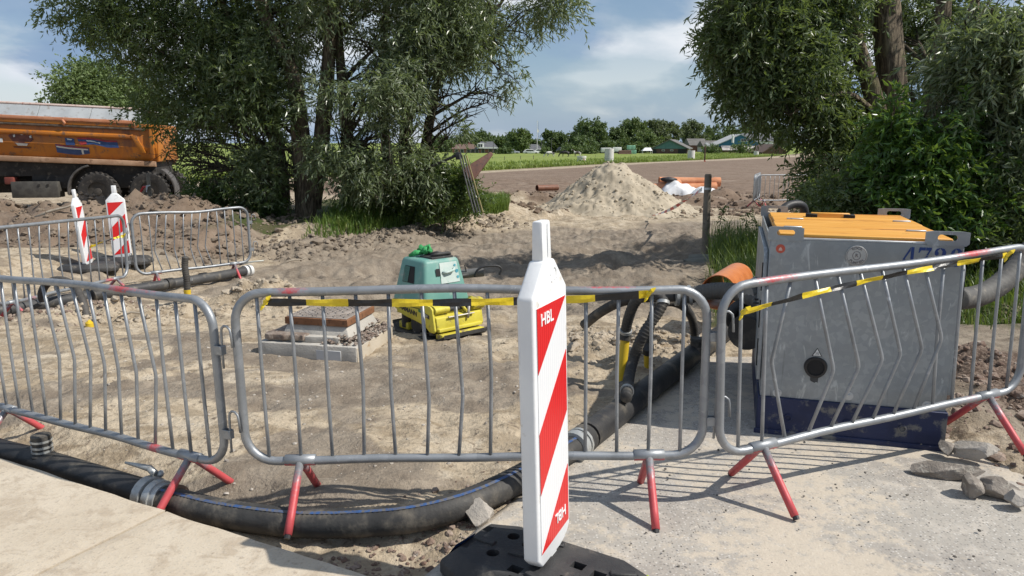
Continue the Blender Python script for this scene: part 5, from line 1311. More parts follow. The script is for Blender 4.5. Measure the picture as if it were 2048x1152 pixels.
# folding roof
for i in range(5):
    a, b = -7.0 + i * 1.5, -7.0 + (i + 1) * 1.5 - .015
    vs = [(a, -1.24, 1.40), (b, -1.24, 1.40), (b, -.92, 1.78), (a, -.92, 1.78), (a, -1.20, 1.36), (b, -1.20, 1.36), (b, -.88, 1.74), (a, -.88, 1.74)]
    tp_(MB().add(vs, [(0, 1, 2, 3), (7, 6, 5, 4), (0, 4, 5, 1), (1, 5, 6, 2), (2, 6, 7, 3), (3, 7, 4, 0)]).build('roof_panel', TGR, trk, bevel=.006, seg=1))
tp_(MB().box((-3.25, 0, 1.77), (7.4, 1.72, .03)).build('roof_top', TGR, trk, bevel=.01))
tp_(MB().box((-3.3, -1.27, 1.385), (7.3, .05, .10)).build('roof_trim', TORP, trk, bevel=.01))
tp_(MB().tube([(-7, -.90, 1.80), (.45, -.90, 1.80)], .045, 8).build('roof_edge', TPALE, trk, smooth='auto'))
for x in (-4.9, -4.2, -1.75, .30): tp_(MB().tube([(x, -1.30, 1.36), (x + .07, -1.33, 1.28), (x + .03, -1.30, 1.20)], [.035, .045, .03], 7).build('roof_latch', TORP, trk, smooth=True))
# crest and flag decals on the side
def decal(pts, m, name, parent, lay=1):
    o = MB(); vs = []
    for x, z in pts:
        y = -1.20 if z > .70 else (-1.22 if z > .62 else -1.22 + (.62 - z) / .30 * .12)
        vs.append((x, y - .004 * lay - .014, z))
    n = len(pts); cxm = sum(p[0] for p in vs) / n, sum(p[1] for p in vs) / n, sum(p[2] for p in vs) / n
    o.add([cxm] + vs, [(0, 1 + i, 1 + (i + 1) % n) for i in range(n)])
    return tp_(o.build(name, m, trk))
DB, DR, DW, DN = mat('decal_blue', (.025, .06, .17), (.035, .08, .22), rough=.5), mat('decal_red', (.32, .03, .03), (.40, .05, .05), rough=.5), mat('decal_white', (.55, .56, .55), rough=.5), mat('decal_brown', (.10, .03, .022), (.16, .055, .04), rough=.5)
FX = -2.02
decal([(FX, .62), (FX + .30, .58), (FX + .62, .56), (FX + .95, .54), (FX + .95, .36), (FX + .60, .30), (FX + .30, .32), (FX, .36)], DB, 'flag_decal', trk, 1)
decal([(FX + .02, .565), (FX + .35, .525), (FX + .92, .50), (FX + .92, .46), (FX + .35, .48), (FX + .02, .52)], DW, 'flag_stripe', trk, 2)
decal([(FX + .02, .60), (FX + .4, .56), (FX + .92, .53), (FX + .92, .51), (FX + .4, .535), (FX + .02, .575)], DR, 'flag_stripe', trk, 3)
decal([(FX + .72, .505), (FX + .78, .505), (FX + .78, .33), (FX + .72, .33)], DW, 'flag_stripe', trk, 3)
decal([(FX + .28, .82), (FX + .54, .80), (FX + .57, .60), (FX + .31, .60)], DB, 'ship_decal', trk, 2)
decal([(FX + .33, .80), (FX + .49, .785), (FX + .47, .745), (FX + .36, .755)], DW, 'ship_sail', trk, 3)
decal([(FX + .62, .84), (FX + 1.0, .86), (FX + 1.5, .79), (FX + 1.78, .80), (FX + 1.84, .58), (FX + 1.5, .57), (FX + 1.1, .66), (FX + .72, .62)], DB, 'ribbon_decal', trk, 1)
decal([(FX + .62, .84), (FX + 1.0, .86), (FX + 1.5, .79), (FX + 1.78, .80), (FX + 1.79, .75), (FX + 1.5, .74), (FX + 1.0, .81), (FX + .64, .79)], DR, 'ribbon_stripe', trk, 2)
decal([(FX + .66, .76), (FX + 1.0, .775), (FX + 1.3, .72), (FX + 1.3, .69), (FX + 1.0, .745), (FX + .68, .72)], DW, 'ribbon_stripe', trk, 2)
decal([(FX + .66, .74), (FX + .88, .73), (FX + .92, .66), (FX + .74, .62)], DR, 'ribbon_stripe', trk, 3)
tp_(text_mesh('CEC', .15, DW, trk, M4=face_m((FX + 1.52, -1.245, .655)), bold=.003, sx=1.3))
# crest: three riders drawn as plain brown blocks over a scroll
CXX = -2.98
for dx, zt_, w in ((-.22, .90, .15), (0, .99, .15), (.22, .88, .15)):
    decal([(CXX + dx - w, zt_ - .10), (CXX + dx - w * .3, zt_), (CXX + dx + w * .5, zt_ - .02), (CXX + dx + w * .8, zt_ - .16), (CXX + dx * .5 + w * .5, .56), (CXX + dx * .5 - w * .5, .56)], DN, 'crest_figure', trk, 1 + int(dx == 0))
for dx, z in ((-.20, .83), (.02, .90), (.26, .82)): decal([(CXX + dx - .03, z), (CXX + dx + .03, z + .03), (CXX + dx + .035, z - .05), (CXX + dx - .02, z - .06)], DW, 'crest_patch', trk, 4)
decal([(CXX - .17, .60), (CXX + .18, .59), (CXX + .14, .52), (CXX - .12, .52)], DW, 'crest_scroll', trk, 3)
decal([(CXX - .26, .49), (CXX + .26, .49), (CXX + .24, .45), (CXX - .24, .45)], DN, 'crest_line', trk, 3)
tp_(MB().box((-3.55, -1.225, .66), (.08, .02, .12)).build('side_marker', DW, trk))
# running gear
MB().box((-3.0, 0, 1.42), (7.6, 1.9, .62)).build('subframe', TDK, trk, bevel=.02); MB().box((-2.2, .35, .95), (4.6, .9, .8)).build('drive_gear', TDK, trk, bevel=.05)
MB().box((-3.2, -.45, 1.05), (8.2, .12, .34)).build('chassis_rail', TDK, trk, bevel=.01); MB().box((-3.2, .45, 1.05), (8.2, .12, .34)).build('chassis_rail', TDK, trk, bevel=.01)
MB().box((-1.2, 0, .95), (3.4, 1.9, .45)).build('axle_housing', TDK, trk, bevel=.03)
MB().box((-2.75, -.95, .70), (1.35, .5, .50)).build('tool_box', mat('tool_box_grey', (.06, .055, .05), (.09, .085, .075), rough=.7), trk, bevel=.02)
MB().box((-2.6, -1.21, .85), (.06, .02, .06)).build('box_catch', TDK, trk); MB().box((-2.35, -1.21, .85), (.06, .02, .06)).build('box_catch', TDK, trk)
MB().tube([(-5.4, -.9, .95), (-4.3, -.95, .95), (-3.9, -1.0, .9)], .05, 8).build('fuel_line', TDK, trk, smooth=True)
MB().cyl((-5.8, -.8, .75), (-4.6, -.8, .75), .28, n=18).build('air_tank', TDK, trk, smooth='auto')
MB().box((-3.5, -.9, .98), (.28, .4, .22)).build('red_bracket', mat('dull_red', (.16, .04, .03), (.22, .06, .045), rough=.6), trk, bevel=.03)
fl = []
for a in range(100, 190, 12): fl.append((-1.0 + .82 * math.cos(R(a)), .62 + .86 * math.sin(R(a))))
inn = [(x * 1.0 + .04 * (1 if True else 0), z - .05) for x, z in fl][::-1]
MB().prism(fl + inn, 'y', -1.2, -.7).build('mudguard', mat('mudguard_grey', (.07, .065, .06), (.11, .10, .095), rough=.65), trk, bevel=.01)
fl = [(.62 + .80 * math.cos(R(a)), .62 + .82 * math.sin(R(a))) for a in range(-25, 62, 12)]; inn = [(x - .05, z - .02) for x, z in fl][::-1]
MB().prism(fl + inn, 'y', -1.2, -.7).build('mudguard', MATS['mudguard_grey'], trk, bevel=.01)
TYRE = mat('tyre_rubber', (.028, .026, .025), (.045, .042, .04), (.11, .095, .08), scale=4, rough=.85, bump=.4, th=(.52, .7))
RIMM = mat('muddy_rim', (.05, .045, .04), (.085, .075, .065), (.03, .025, .02), scale=5, rough=.8)
def wheel(x, y, s):
    prof = [(.30, -.17), (.44, -.20), (.56, -.19), (.605, -.13), (.62, -.06), (.62, .06), (.605, .13), (.56, .19), (.44, .20), (.30, .17)]
    n = 36; vs, fs = [], []
    for r_, yy in prof: vs += [(r_ * math.cos(2 * PI * k / n), yy, r_ * math.sin(2 * PI * k / n)) for k in range(n)]
    m = len(prof)
    for i in range(m): fs += [(i * n + k, i * n + (k + 1) % n, ((i + 1) % m) * n + (k + 1) % n, ((i + 1) % m) * n + k) for k in range(n)]
    mb = MB().add(vs, fs)
    for k in range(24):
        a = 2 * PI * k / 24; M_ = Matrix.Rotation(-a, 3, 'Y')
        for side in (-1, 1): mb.box(M_ @ Vector((.605, side * .11, 0)), (.055, .14, .065), M_ @ Matrix.Rotation(side * .35, 3, 'X'))

    ty = mb.build('wheel', TYRE, trk, smooth='auto', loc=(x, y, .62))
    MB().tube([(0, s * .10, 0), (0, s * .12, 0), (0, s * .03, 0), (0, s * .02, 0), (0, s * .16, 0), (0, s * .17, 0)], [.33, .30, .26, .12, .11, .05], 22).build('rim', RIMM, ty, smooth='auto')
    for k in range(8): MB().cyl((.17 * math.cos(k * PI / 4), s * .02, .17 * math.sin(k * PI / 4)), (.17 * math.cos(k * PI / 4), s * .07, .17 * math.sin(k * PI / 4)), .02, n=6).build('wheel_nut', RIMM, ty)
for x in (.62, -.93):
    wheel(x, -1.02, -1); wheel(x, 1.02, 1)
wheel(-6.6, -1.02, -1); wheel(-6.6, 1.02, 1)
# ================================================================== FAR FIELD: rings, fence, horses, houses
RINGM = mat('ring_concrete', (.60, .585, .55), (.66, .645, .61), (.48, .46, .42), scale=1.5, rough=.85, bump=.2)
def ring_stack(label, px, ytop, ybot, dia, joint=(), hole=False, rim=False):
    d = 1.0; Y = d * 1500 / dia * 1.0; base = A(px, ybot, Y); h = A(px, ytop, Y).z - base.z
    root = thing('concrete_ring', label, 'concrete ring', base, group='concrete manhole rings by the meadow')
    n = 24; r = d / 2; prof = [(r * .86, h), (r, h), (r, 0), (r * .86, 0)]
    vs, fs = [], []
    for q, z in prof: vs += [(q * math.cos(2 * PI * k / n), q * math.sin(2 * PI * k / n), z) for k in range(n)]
    for i in range(4): fs += [(i * n + k, i * n + (k + 1) % n, ((i + 1) % 4) * n + (k + 1) % n, ((i + 1) % 4) * n + k) for k in range(n)]
    MB().add(vs, fs).build('shell', RINGM, root, smooth='auto')
    for z in joint:
        mb = MB(); ring(mb, Vector((0, 0, h * z)), Vector((0, 0, 1)), r * 1.012, .02, 24); mb.build('joint_band', mat('ring_joint', (.30, .29, .27), rough=.9), root, smooth='auto')
    if hole: MB().cyl((.08, -r * 1.02, h * .22), (.08, -r * .9, h * .22), .12, n=14).build('pipe_opening', PDK, root)
    if rim:
        mb = MB(); ring(mb, Vector((0, 0, h * .88)), Vector((0, 0, 1)), r * 1.12, h * .1, 24); mb.build('socket_rim', RINGM, root, smooth='auto')
        MB().cyl((-.22, -r * 1.0, h * .4), (-.22, -r * .85, h * .4), .12, n=12).build('pipe_opening', PDK, root)
        MB().prism([(.05, h * .25), (.35, h * .3), (.3, h * .65), (.1, h * .6)], 'y', -r * 1.0, -r * .8).build('red_mark', mat('faded_red', (.55, .18, .15), rough=.7), root)
ring_stack('low concrete ring with a wide rim and a faded red mark', 1163, 312, 328, 17, rim=True)
ring_stack('tall concrete ring standing behind the sand pile', 1218, 297, 326, 18, joint=(.3,))
ring_stack('concrete ring with a dark pipe hole right of the pile', 1382, 301, 321, 14, hole=True)
ring_stack('farthest concrete ring before the blue barn', 1512, 302, 314.5, 9.5)
sk_ = A(1409, 326, 92); s = thing('survey_stake', 'rusty survey stake upright on the bare field', 'stake', sk_)
MB().box((0, 0, 1.0), (.14, .14, 2.0)).build('shaft', mat('stake_rust', (.09, .045, .035), rough=.8), s, bevel=.01)
MB().box((0, -.09, .15), (.2, .02, .3)).build('paint_band', mat('stake_red', (.5, .1, .06), rough=.6), s)

# meadow fence
FW = mat('fence_wood', (.10, .085, .065), (.15, .13, .10), rough=.9)
f0 = A(985, 324, 95)
fence = thing('meadow_fence', 'thin post and wire fence along the near side of the meadow', 'fence', f0)
prev = None
for px, yt, yb in ((985, 314, 330), (1009, 313, 331), (1041, 312, 329), (1067, 311, 328), (1097, 314, 328), (1135, 312, 326), (1191, 311, 324), (1242, 311, 323), (1268, 310, 321), (1288, 309, 320), (1308, 309, 319), (1327, 308, 318), (1346, 308, 317), (1364, 308, 316), (1400, 306, 314), (1440, 305, 312), (1470, 305, 311)):
    Y = 1.3 * 1500 / (yb - yt); b = A(px, yb, Y) - f0; 
    MB().tube([b - Vector((0, 0, .3)), b + Vector((0, 0, .7)), b + Vector((0, 0, 1.3))], [.055, .055, .045], 6).build('post', FW, fence)
    if prev is not None:
        for z in (.6, 1.15): MB().tube([prev + Vector((0, 0, z)), (prev + b) / 2 + Vector((0, 0, z - .05)), b + Vector((0, 0, z))], .008, 4).build('wire', STEELP, fence)
    prev = b
# horses
def horse(label, px, pyfoot, Y, flip, down, mats, patch=None, s=1.0):
    base = A(px, pyfoot, Y); f = -1 if flip else 1
    H = dict(rump=(-.62, 0, 1.28, .27), loin=(-.25, 0, 1.26, .28), chest=(.35, 0, 1.20, .31), wither=(.55, 0, 1.28, .24))
    neck = [(.85, 0, 1.18, .17), (1.12, 0, .82, .12), (1.22, 0, .60, .13), (1.28, 0, .26, .08)] if down else [(.82, 0, 1.55, .17), (1.02, 0, 1.85, .13), (1.12, 0, 1.92, .12), (1.38, 0, 1.68, .075)]
    V_, E_, R_ = [], [], []
    def av(p): V_.append((p[0] * f * s, p[1] * s, p[2] * s)); R_.append(p[3] * s); return len(V_) - 1
    ids = [av(H[k]) for k in ('rump', 'loin', 'chest', 'wither')]
    E_ += list(zip(ids[:-1], ids[1:])); p = ids[-1]
    for q in neck: i = av(q); E_.append((p, i)); p = i
    for y in (-.17, .17):
        a = av((.42, y, .92, .11)); b = av((.43, y, .52, .065)); c = av((.43, y, .10, .05)); d = av((.47, y, .02, .06)); E_ += [(ids[2], a), (a, b), (b, c), (c, d)]
        a = av((-.58, y, .95, .15)); b = av((-.74, y, .55, .07)); c = av((-.70, y, .12, .05)); d = av((-.66, y, .02, .06)); E_ += [(ids[0], a), (a, b), (b, c), (c, d)]
    a = av((-.88, 0, 1.20, .06)); b = av((-.98, 0, .70, .05)); E_ += [(ids[0], a), (a, b)]
    me = bpy.data.meshes.new('horse'); me.from_pydata(V_, E_, []); o = bpy.data.objects.new('horse', me); COL.objects.link(o)
    o.modifiers.new('s', 'SKIN'); o.modifiers.new('u', 'SUBSURF').levels = 1
    for i, sv in enumerate(me.skin_vertices[0].data): sv.radius = (R_[i], R_[i]); sv.use_root = (i == 0)
    dg = bpy.context.evaluated_depsgraph_get(); m2 = bpy.data.meshes.new_from_object(o.evaluated_get(dg)); bpy.data.objects.remove(o)
    m2.materials.clear(); m2.materials.append(mats); m2.polygons.foreach_set('use_smooth', [True] * len(m2.polygons))
    o = obj('horse', m2, None, base); tag(o, label, 'horse', 'horses grazing in the meadow')
horse('grazing black and white horse on the meadow', 1100, 318, 150, True, True, mat('piebald_coat', (.62, .60, .57), (.68, .66, .62), (.02, .018, .018), scale=.6, rough=.7, th=(.49, .51), s3=.9))
horse('grazing black horse beside the piebald one', 1130, 317, 150, True, True, mat('black_coat', (.014, .012, .012), (.022, .018, .016), rough=.5))
horse('dark horse with a white flank standing behind the low ring', 1154, 316, 155, True, False, mat('dark_pied_coat', (.05, .035, .03), (.08, .06, .05), (.66, .65, .62), scale=.6, rough=.7, th=(.52, .54), s3=.7), s=.9)

# houses and barns
BRK = mat('house_brick', (.27, .13, .095), (.33, .17, .125), (.20, .10, .08), scale=2, rough=.9)
BRKD = mat('barn_brick', (.105, .062, .048), (.14, .085, .066), (.08, .05, .04), scale=2, rough=.9)
ROOFG = mat('grey_tiles', (.105, .108, .115), (.14, .142, .15), (.08, .08, .085), scale=1.5, rough=.7, bump=.3, bscale=6)
ROOFB = mat('brown_tiles', (.13, .085, .065), (.17, .115, .09), rough=.8)
ROOFD = mat('fibre_cement_roof', (.13, .125, .115), (.17, .16, .15), (.10, .10, .09), scale=.7, rough=.85)
WPNT = mat('white_paint', (.70, .70, .68), (.76, .76, .74), rough=.5)
GLS = mat('window_glass', (.03, .035, .04), (.05, .055, .06), rough=.08, spec=.6)
TEAL = mat('teal_boards', (.075, .17, .165), (.10, .21, .20), (.06, .13, .13), scale=1.2, rough=.6)
BLUB = mat('blue_boards', (.022, .125, .195), (.03, .15, .23), (.018, .10, .155), scale=1.2, rough=.55)
def gable_house(name, label, px0, px1, ybase, yeave, yridge, Y, depth, wall, roof, axis='x', hip=0.0, gable=None, cat='house', over=.35, group='houses beyond the meadow', rz=0.0):
    """axis 'x': ridge runs across the view; 'y': gable faces us"""
    a, b = A(px0, ybase, Y), A(px1, ybase, Y); w = b.x - a.x; he = A(px0, yeave, Y).z - a.z; hr = A(px0, yridge, Y).z - a.z
    root = thing(name, label, cat, ((a.x + b.x) / 2, Y, a.z), R(rz), group=group); hw, D = w / 2, depth
    MB().box((0, D / 2, he / 2 - .5), (w, D, he + 1.0)).build('wall', wall, root)
    o = over
    if axis == 'x':
        k = hip * hw; vs = [(-hw - o, -o, he - .1), (hw + o, -o, he - .1), (hw + o, D + o, he - .1), (-hw - o, D + o, he - .1), (-hw + k - (o if not k else 0), D / 2, hr), (hw - k + (o if not k else 0), D / 2, hr)]
        rf = MB().add(vs, [(0, 1, 5, 4), (2, 3, 4, 5), (1, 2, 5), (3, 0, 4), (3, 2, 1, 0)]).build('roof', roof, root)
        if not k:
            for x in (-hw, hw): MB().prism([(0, he - .1), (D, he - .1), (D / 2, hr - .12)], 'x', x - .02, x + .02).build('gable', gable or wall, root)
    else:
        k = hip * D
        rf = MB()
        vs = [(-hw - o, -o, he - .15), (0, -o, hr), (hw + o, -o, he - .15), (-hw - o, D + o, he - .15), (0, D + o, hr), (hw + o, D + o, he - .15)]
        vs += [(x, y, z - .22) for x, y, z in vs]
        rf.add(vs, [(0, 1, 4, 3), (1, 2, 5, 4), (6, 9, 10, 7), (7, 10, 11, 8), (0, 6, 7, 1), (1, 7, 8, 2), (3, 4, 10, 9), (4, 5, 11, 10), (0, 3, 9, 6), (2, 8, 11, 5)])
        rf = rf.build('roof', roof, root)
        for y in (0, D): MB().prism([(-hw, he - .2), (hw, he - .2), (0, hr - .2)], 'y', y - .04, y + .04).build('gable', gable or wall, root)
    root['hw'] = hw; root['he'] = he; root['hr'] = hr
    return root, rf, hw, he, hr
def win(root, x, z, w, h, y=-.05, frame=WPNT, mull=1, name='window'):
    fr = MB().box((x, y, z), (w, .12, h)).build(name, frame, root)
    for i in range(mull): MB().box((x - w / 2 + w * (i + .5) / mull, y - .05, z), (w / mull - .14, .06, h - .16)).build('pane', GLS, fr)
def chimney(root, rf, x, y, z, h=1.0): MB().box((x, y, z + h / 2), (.6, .6, h)).build('chimney', BRK, rf)
r1, rf, hw, he, hr = gable_house('brick_house', 'brick house with grey hipped roof and white dormer behind the willow', 950, 995, 310, 298, 283, 215, 8, BRK, ROOFG, 'x', .45)
MB().box((-1.6, -.1, he + .9), (1.9, 1.4, 1.5)).build('dormer', WPNT, r1); win(r1, -1.6, he + .95, 1.3, 1.0, -.85, mull=2)
for x in (-2.6, -.9, 1.2, 2.6): win(r1, x, 1.0, 1.0, 1.4)
MB().box((.6, -.6, 2.0), (5.2, 1.0, .35)).build('porch_fascia', WPNT, r1)
r2, rf, hw, he, hr = gable_house('brick_house', 'brick house with a brown roof nearest the willow leaves', 905, 952, 310, 297, 288, 217, 8, BRK, ROOFB, 'x', .2)
for x in (-2.2, -.6, 1.2, 2.4): win(r2, x, 1.0, 1.0, 1.3)
chimney(r2, rf, 1.2, 4, hr - .6)
r3, rf, hw, he, hr = gable_house('bungalow', 'low bungalow with a dark grey roof behind parked cars', 1050, 1086, 309, 303, 288.5, 220, 9, WPNT, ROOFG, 'x', .5)
for x in (-1.5, .3, 1.8): win(r3, x, .6, 1.1, .9)
r4, rf, hw, he, hr = gable_house('bungalow', 'bungalow roof half hidden by the pale round tree', 1018, 1046, 309, 303, 297, 222, 7, BRKD, ROOFG, 'x', .2)
win(r4, .5, .6, 1.2, .8)
r5, rf, hw, he, hr = gable_house('garden_shed', 'brick garden shed with a grey roof beside the horses', 1115, 1141, 309, 301, 294, 220, 4, BRKD, ROOFG, 'x', .3, cat='shed')
win(r5, -.8, .6, .9, .9)
# barns
b1_, rf, hw, he, hr = gable_house('brick_barn', 'brick barn with a teal boarded gable and dark roof', 1304, 1373, 310, 296, 278.5, 200, 20, BRKD, ROOFD, 'y', gable=TEAL, cat='barn', over=.5, rz=-16)
MB().box((hw - 1.2, -.08, he * .42), (2.2, .14, he * .85)).build('barn_door', mat('dark_door', (.02, .02, .02), rough=.7), b1_)
MB().box((-hw + .7, -.08, he * .4), (.9, .14, he * .8)).build('barn_door', MATS['dark_door'], b1_)
for x in (-1.6, .6): win(b1_, x, he * .66, .8, .4, -.06)
for y in (3, 7, 11, 15): MB().box((hw + .05, y, he * .55), (.1, 1.3, .9)).build('window', WPNT, b1_)
b2_, rf, hw, he, hr = gable_house('blue_barn', 'large barn with a blue boarded gable and a strip of white windows', 1428, 1530, 310, 291.5, 268, 225, 16, BRKD, mat('pale_roof_sheet', (.42, .42, .41), (.5, .5, .49), rough=.6), 'y', gable=BLUB, cat='barn', over=.4, rz=-6)
win(b2_, 1.4, he + 1.6, 2.6, .8, -.1, mull=3)
mb = MB().add([(-hw + 2, -.2, he), (hw - .5, -.2, he), (hw - .5, -3.2, he - 1.2), (-hw + 2, -3.2, he - 1.2), (-hw + 2, -.2, he - .12), (hw - .5, -.2, he - .12), (hw - .5, -3.2, he - 1.32), (-hw + 2, -3.2, he - 1.32)], [(0, 1, 2, 3), (7, 6, 5, 4), (0, 4, 5, 1), (1, 5, 6, 2), (2, 6, 7, 3), (3, 7, 4, 0)])
mb.build('lean_to_roof', mat('patchy_roof', (.36, .33, .31), (.48, .45, .43), (.2, .13, .1), scale=.9, rough=.8), b2_)
MB().box((.8, -2.9, (he - 1.3) / 2), (2 * hw - 3.5, .3, he - 1.4)).build('lean_to_wall', BRKD, b2_)
r6, rf, hw, he, hr = gable_house('farm_house', 'grey roofed farm house with roof windows between the two barns', 1408, 1440, 310, 293, 281, 240, 9, WPNT, ROOFD, 'x', 0)
for x in (-1.4, .2, 1.6): MB().box((x, 1.6, he + .9), (.9, .5, .6)).build('roof_window', WPNT, r6)
r7, rf, hw, he, hr = gable_house('farm_house', 'brown roofed farm house behind the teal barn', 1380, 1412, 310, 290, 277, 250, 9, BRK, ROOFD, 'x', 0)
r8, rf, hw, he, hr = gable_house('farm_house', 'dark roofed house with a white gable behind the blue barn', 1490, 1545, 312, 282, 266, 262, 9, WPNT, ROOFG, 'x', 0)
chimney(r8, rf, -2, 4.5, hr - .5, 1.4)
r9, rf, hw, he, hr = gable_house('wooden_barn', 'brown wooden barn half behind the right willow', 1526, 1572, 312, 303, 288, 190, 12, mat('brown_boards', (.12, .07, .05), (.16, .10, .075), rough=.85), ROOFB, 'y', cat='barn')
wp = A(1466, 275, 224); v_ = MB().cyl((0, 0, -1.5), (0, 0, .6), .35, n=12).cyl((0, 0, .6), (0, 0, .8), .45, .1, 12).build('roof_vent', WPNT, None, smooth='auto'); v_.location = wp; tag(v_, 'white vent pipe on the left slope of the blue barn', 'vent')
# yard clutter
GCR = mat('mint_crates', (.24, .50, .34), (.30, .56, .40), rough=.6)
for k, (px, yb, lb) in enumerate(((1260, 309, 'mint green tank lowest at the left of the yard stack'), (1268, 309, 'mint green tank lowest at the right of the yard stack'), (1258, 300, 'mint green tank on top at the left of the stack'), (1266, 300, 'mint green tank on top at the right of the stack'))):
    a = A(px, yb, 195); root = thing('liquid_tank', lb, 'tank', a, group='mint green tanks in the farm yard')
    MB().box((0, 0, .62), (1.05, 1.0, 1.05)).build('tank', GCR, root, bevel=.05); MB().box((0, 0, .06), (1.1, 1.05, .1)).build('pallet', FW, root)
    for z in (.3, .6, .9): MB().box((0, -.51, z), (1.06, .02, .03)).build('cage_bar', STEELP, root)
lg = thing('log_stack', 'stack of brown logs left of the mint tanks', 'logs', A(1249, 309, 192))
for i in range(3):
    for j in range(5 - i): MB().cyl((-1.6 + .1 * i, -.9 + .38 * j + .19 * i, .2 + .33 * i), (1.6, -.9 + .38 * j + .19 * i, .2 + .33 * i), .19, n=9).build('log', mat('log_bark', (.12, .07, .05), (.17, .11, .08), rough=.9), lg, smooth='auto')
def trailer(px0, px1, yb, yt, Y, lb):
    a, b = A(px0, yb, Y), A(px1, yb, Y); w, h = b.x - a.x, A(px0, yt, Y).z - a.z
    root = thing('white_trailer', lb, 'trailer', ((a.x + b.x) / 2, Y, a.z), group='white trailers by the farm')
    MB().box((0, 0, h * .6), (w, 2, h * .8)).build('box_body', WPNT, root, bevel=.1); MB().box((0, 0, h * .14), (w * .9, 1.6, .15)).build('frame', TDK, root)
    for x in (-.3, .3): MB().cyl((x, -1.05, .3), (x, -.85, .3), .3, n=12).build('wheel', TDK, root, smooth='auto')
trailer(1202, 1222, 307, 295.5, 205, 'white trailer left of the big round tree gap'); trailer(1224, 1242, 307, 294.5, 210, 'longer white trailer left of the log stack')
tn = thing('party_tent', 'white canopy tent left of the teal barn', 'tent', A(1294, 308.5, 198))
MB().add([(-1.4, -1.2, .9), (1.2, -1.2, .9), (1.2, 1.2, .9), (-1.4, 1.2, .9), (-.6, 0, 1.7), (.9, 0, 1.7)], [(0, 1, 5, 4), (2, 3, 4, 5), (1, 2, 5), (3, 0, 4)]).build('canopy', WPNT, tn)
for x, y in ((-1.3, -1.1), (1.1, -1.1), (1.1, 1.1), (-1.3, 1.1)): MB().cyl((x, y, 0), (x, y, .92), .05, n=6).build('leg', WPNT, tn)
def car(px, yb, Y, lb, m, s=1.0):
    root = thing('parked_car', lb, 'car', A(px, yb, Y), group='cars parked by the bungalow')
    MB().prism([(-2.1, .35), (2.1, .35), (2.15, .75), (1.95, .9), (1.1, .95), (.5, 1.42), (-1.2, 1.45), (-1.9, 1.0), (-2.15, .9)], 'y', -.85, .85).build('body', m, root, bevel=.08)
    MB().prism([(.95, .98), (.48, 1.34), (-1.1, 1.36), (-1.6, 1.0)], 'y', -.87, -.86).build('window', GLS, root)
    for x in (-1.3, 1.35):
        for y in (-.8, .8): MB().cyl((x, y - .1, .33), (x, y + .1, .33), .33, n=14).build('wheel', TDK, root, smooth='auto')
car(1062, 309.5, 205, 'white car parked before the bungalow', WPNT); car(1024, 309.5, 205, 'silver car parked left of the white one', mat('silver_paint', (.45, .46, .47), rough=.3, metal=.4)); car(1083, 308.5, 212, 'white car parked right, partly behind its neighbour', WPNT)
fp_ = A(1074, 309, 215); fpz = thing('flagpole', 'tall white flagpole above the bungalow roof', 'flagpole', fp_)
MB().tube([(0, 0, 0), (0, 0, 5), (0, 0, 9.2)], [.09, .08, .05], 8).build('pole', WPNT, fpz); MB().ball((0, 0, 9.2), .12, 8).build('finial', WPNT, fpz)
MB().add([(.06, 0, 7.0), (.55, .05, 6.7), (.5, .05, 6.0), (.06, 0, 6.2)], [(0, 1, 2, 3)]).build('flag', WPNT, fpz)
for px, yt, lb in ((987, 278, 'street lamp right of the hipped brick house'), (1083, 279, 'street lamp right of the flagpole'), (1103, 276, 'street lamp before the dark round tree by the horses')):
    b = A(px, 308, 212); h = A(px, yt, 212).z - b.z; l = thing('street_lamp', lb, 'lamp', b, group='street lamps by the far houses')
    MB().tube([(0, 0, 0), (0, 0, h * .9), (.1, 0, h * .97), (.5, 0, h)], [.09, .06, .05, .05], 7).build('pole', STEELP, l, smooth='auto'); MB().box((.65, 0, h), (.5, .2, .1)).build('lamp_head', STEELP, l, bevel=.03)
mst = thing('radio_mast', 'thin grey mast rising above the far trees', 'mast', A(1076, 305, 330)); MB().tube([(0, 0, 0), (0, 0, 13.0)], [.14, .05], 6).build('pole', STEELP, mst); MB().tube([(-.5, 0, 8.6), (.5, 0, 8.9)], .08, 5).build('antenna', STEELP, mst)
# ================================================================== VEGETATION
def leaf_mat(name, cols, gloss=.33, trans=.38):
    g = NT(name); a = g.attr('rnd'); r = g.n('ShaderNodeValToRGB'); g.link(a.outputs['Fac'], r.inputs[0]); e = r.color_ramp.elements
    e[0].position, e[0].color = 0, (*cols[0], 1); e[1].position, e[1].color = 1, (*cols[-1], 1)
    for i, c in enumerate(cols[1:-1]): q = e.new((i + 1) / (len(cols) - 1)); q.color = (*c, 1)
    g.set(col=r.outputs[0], rough=gloss, spec=.6)
    tr = g.n('ShaderNodeBsdfTranslucent'); g.link(g.mix(.5, r.outputs[0], (.30, .40, .05)), tr.inputs[0])
    mx = g.n('ShaderNodeMixShader'); mx.inputs[0].default_value = trans; g.link(g.b.outputs[0], mx.inputs[1]); g.link(tr.outputs[0], mx.inputs[2]); g.link(mx.outputs[0], g.out.inputs[0])
    return g.m
L_DARK = leaf_mat('dark_willow_leaf', [(.068, .10, .034), (.11, .155, .058), (.155, .205, .09), (.31, .35, .24)])
L_SILV = leaf_mat('silver_willow_leaf', [(.10, .135, .058), (.165, .21, .105), (.26, .305, .19), (.46, .50, .40)])
L_ASH = leaf_mat('ash_leaf', [(.045, .11, .018), (.07, .155, .026), (.11, .21, .04)])
L_SHR = leaf_mat('shrub_leaf', [(.04, .075, .018), (.06, .105, .026), (.09, .14, .036), (.17, .19, .07)])
L_FAR = leaf_mat('far_tree_leaf', [(.065, .105, .032), (.095, .145, .046), (.13, .185, .062)], .6, .2)
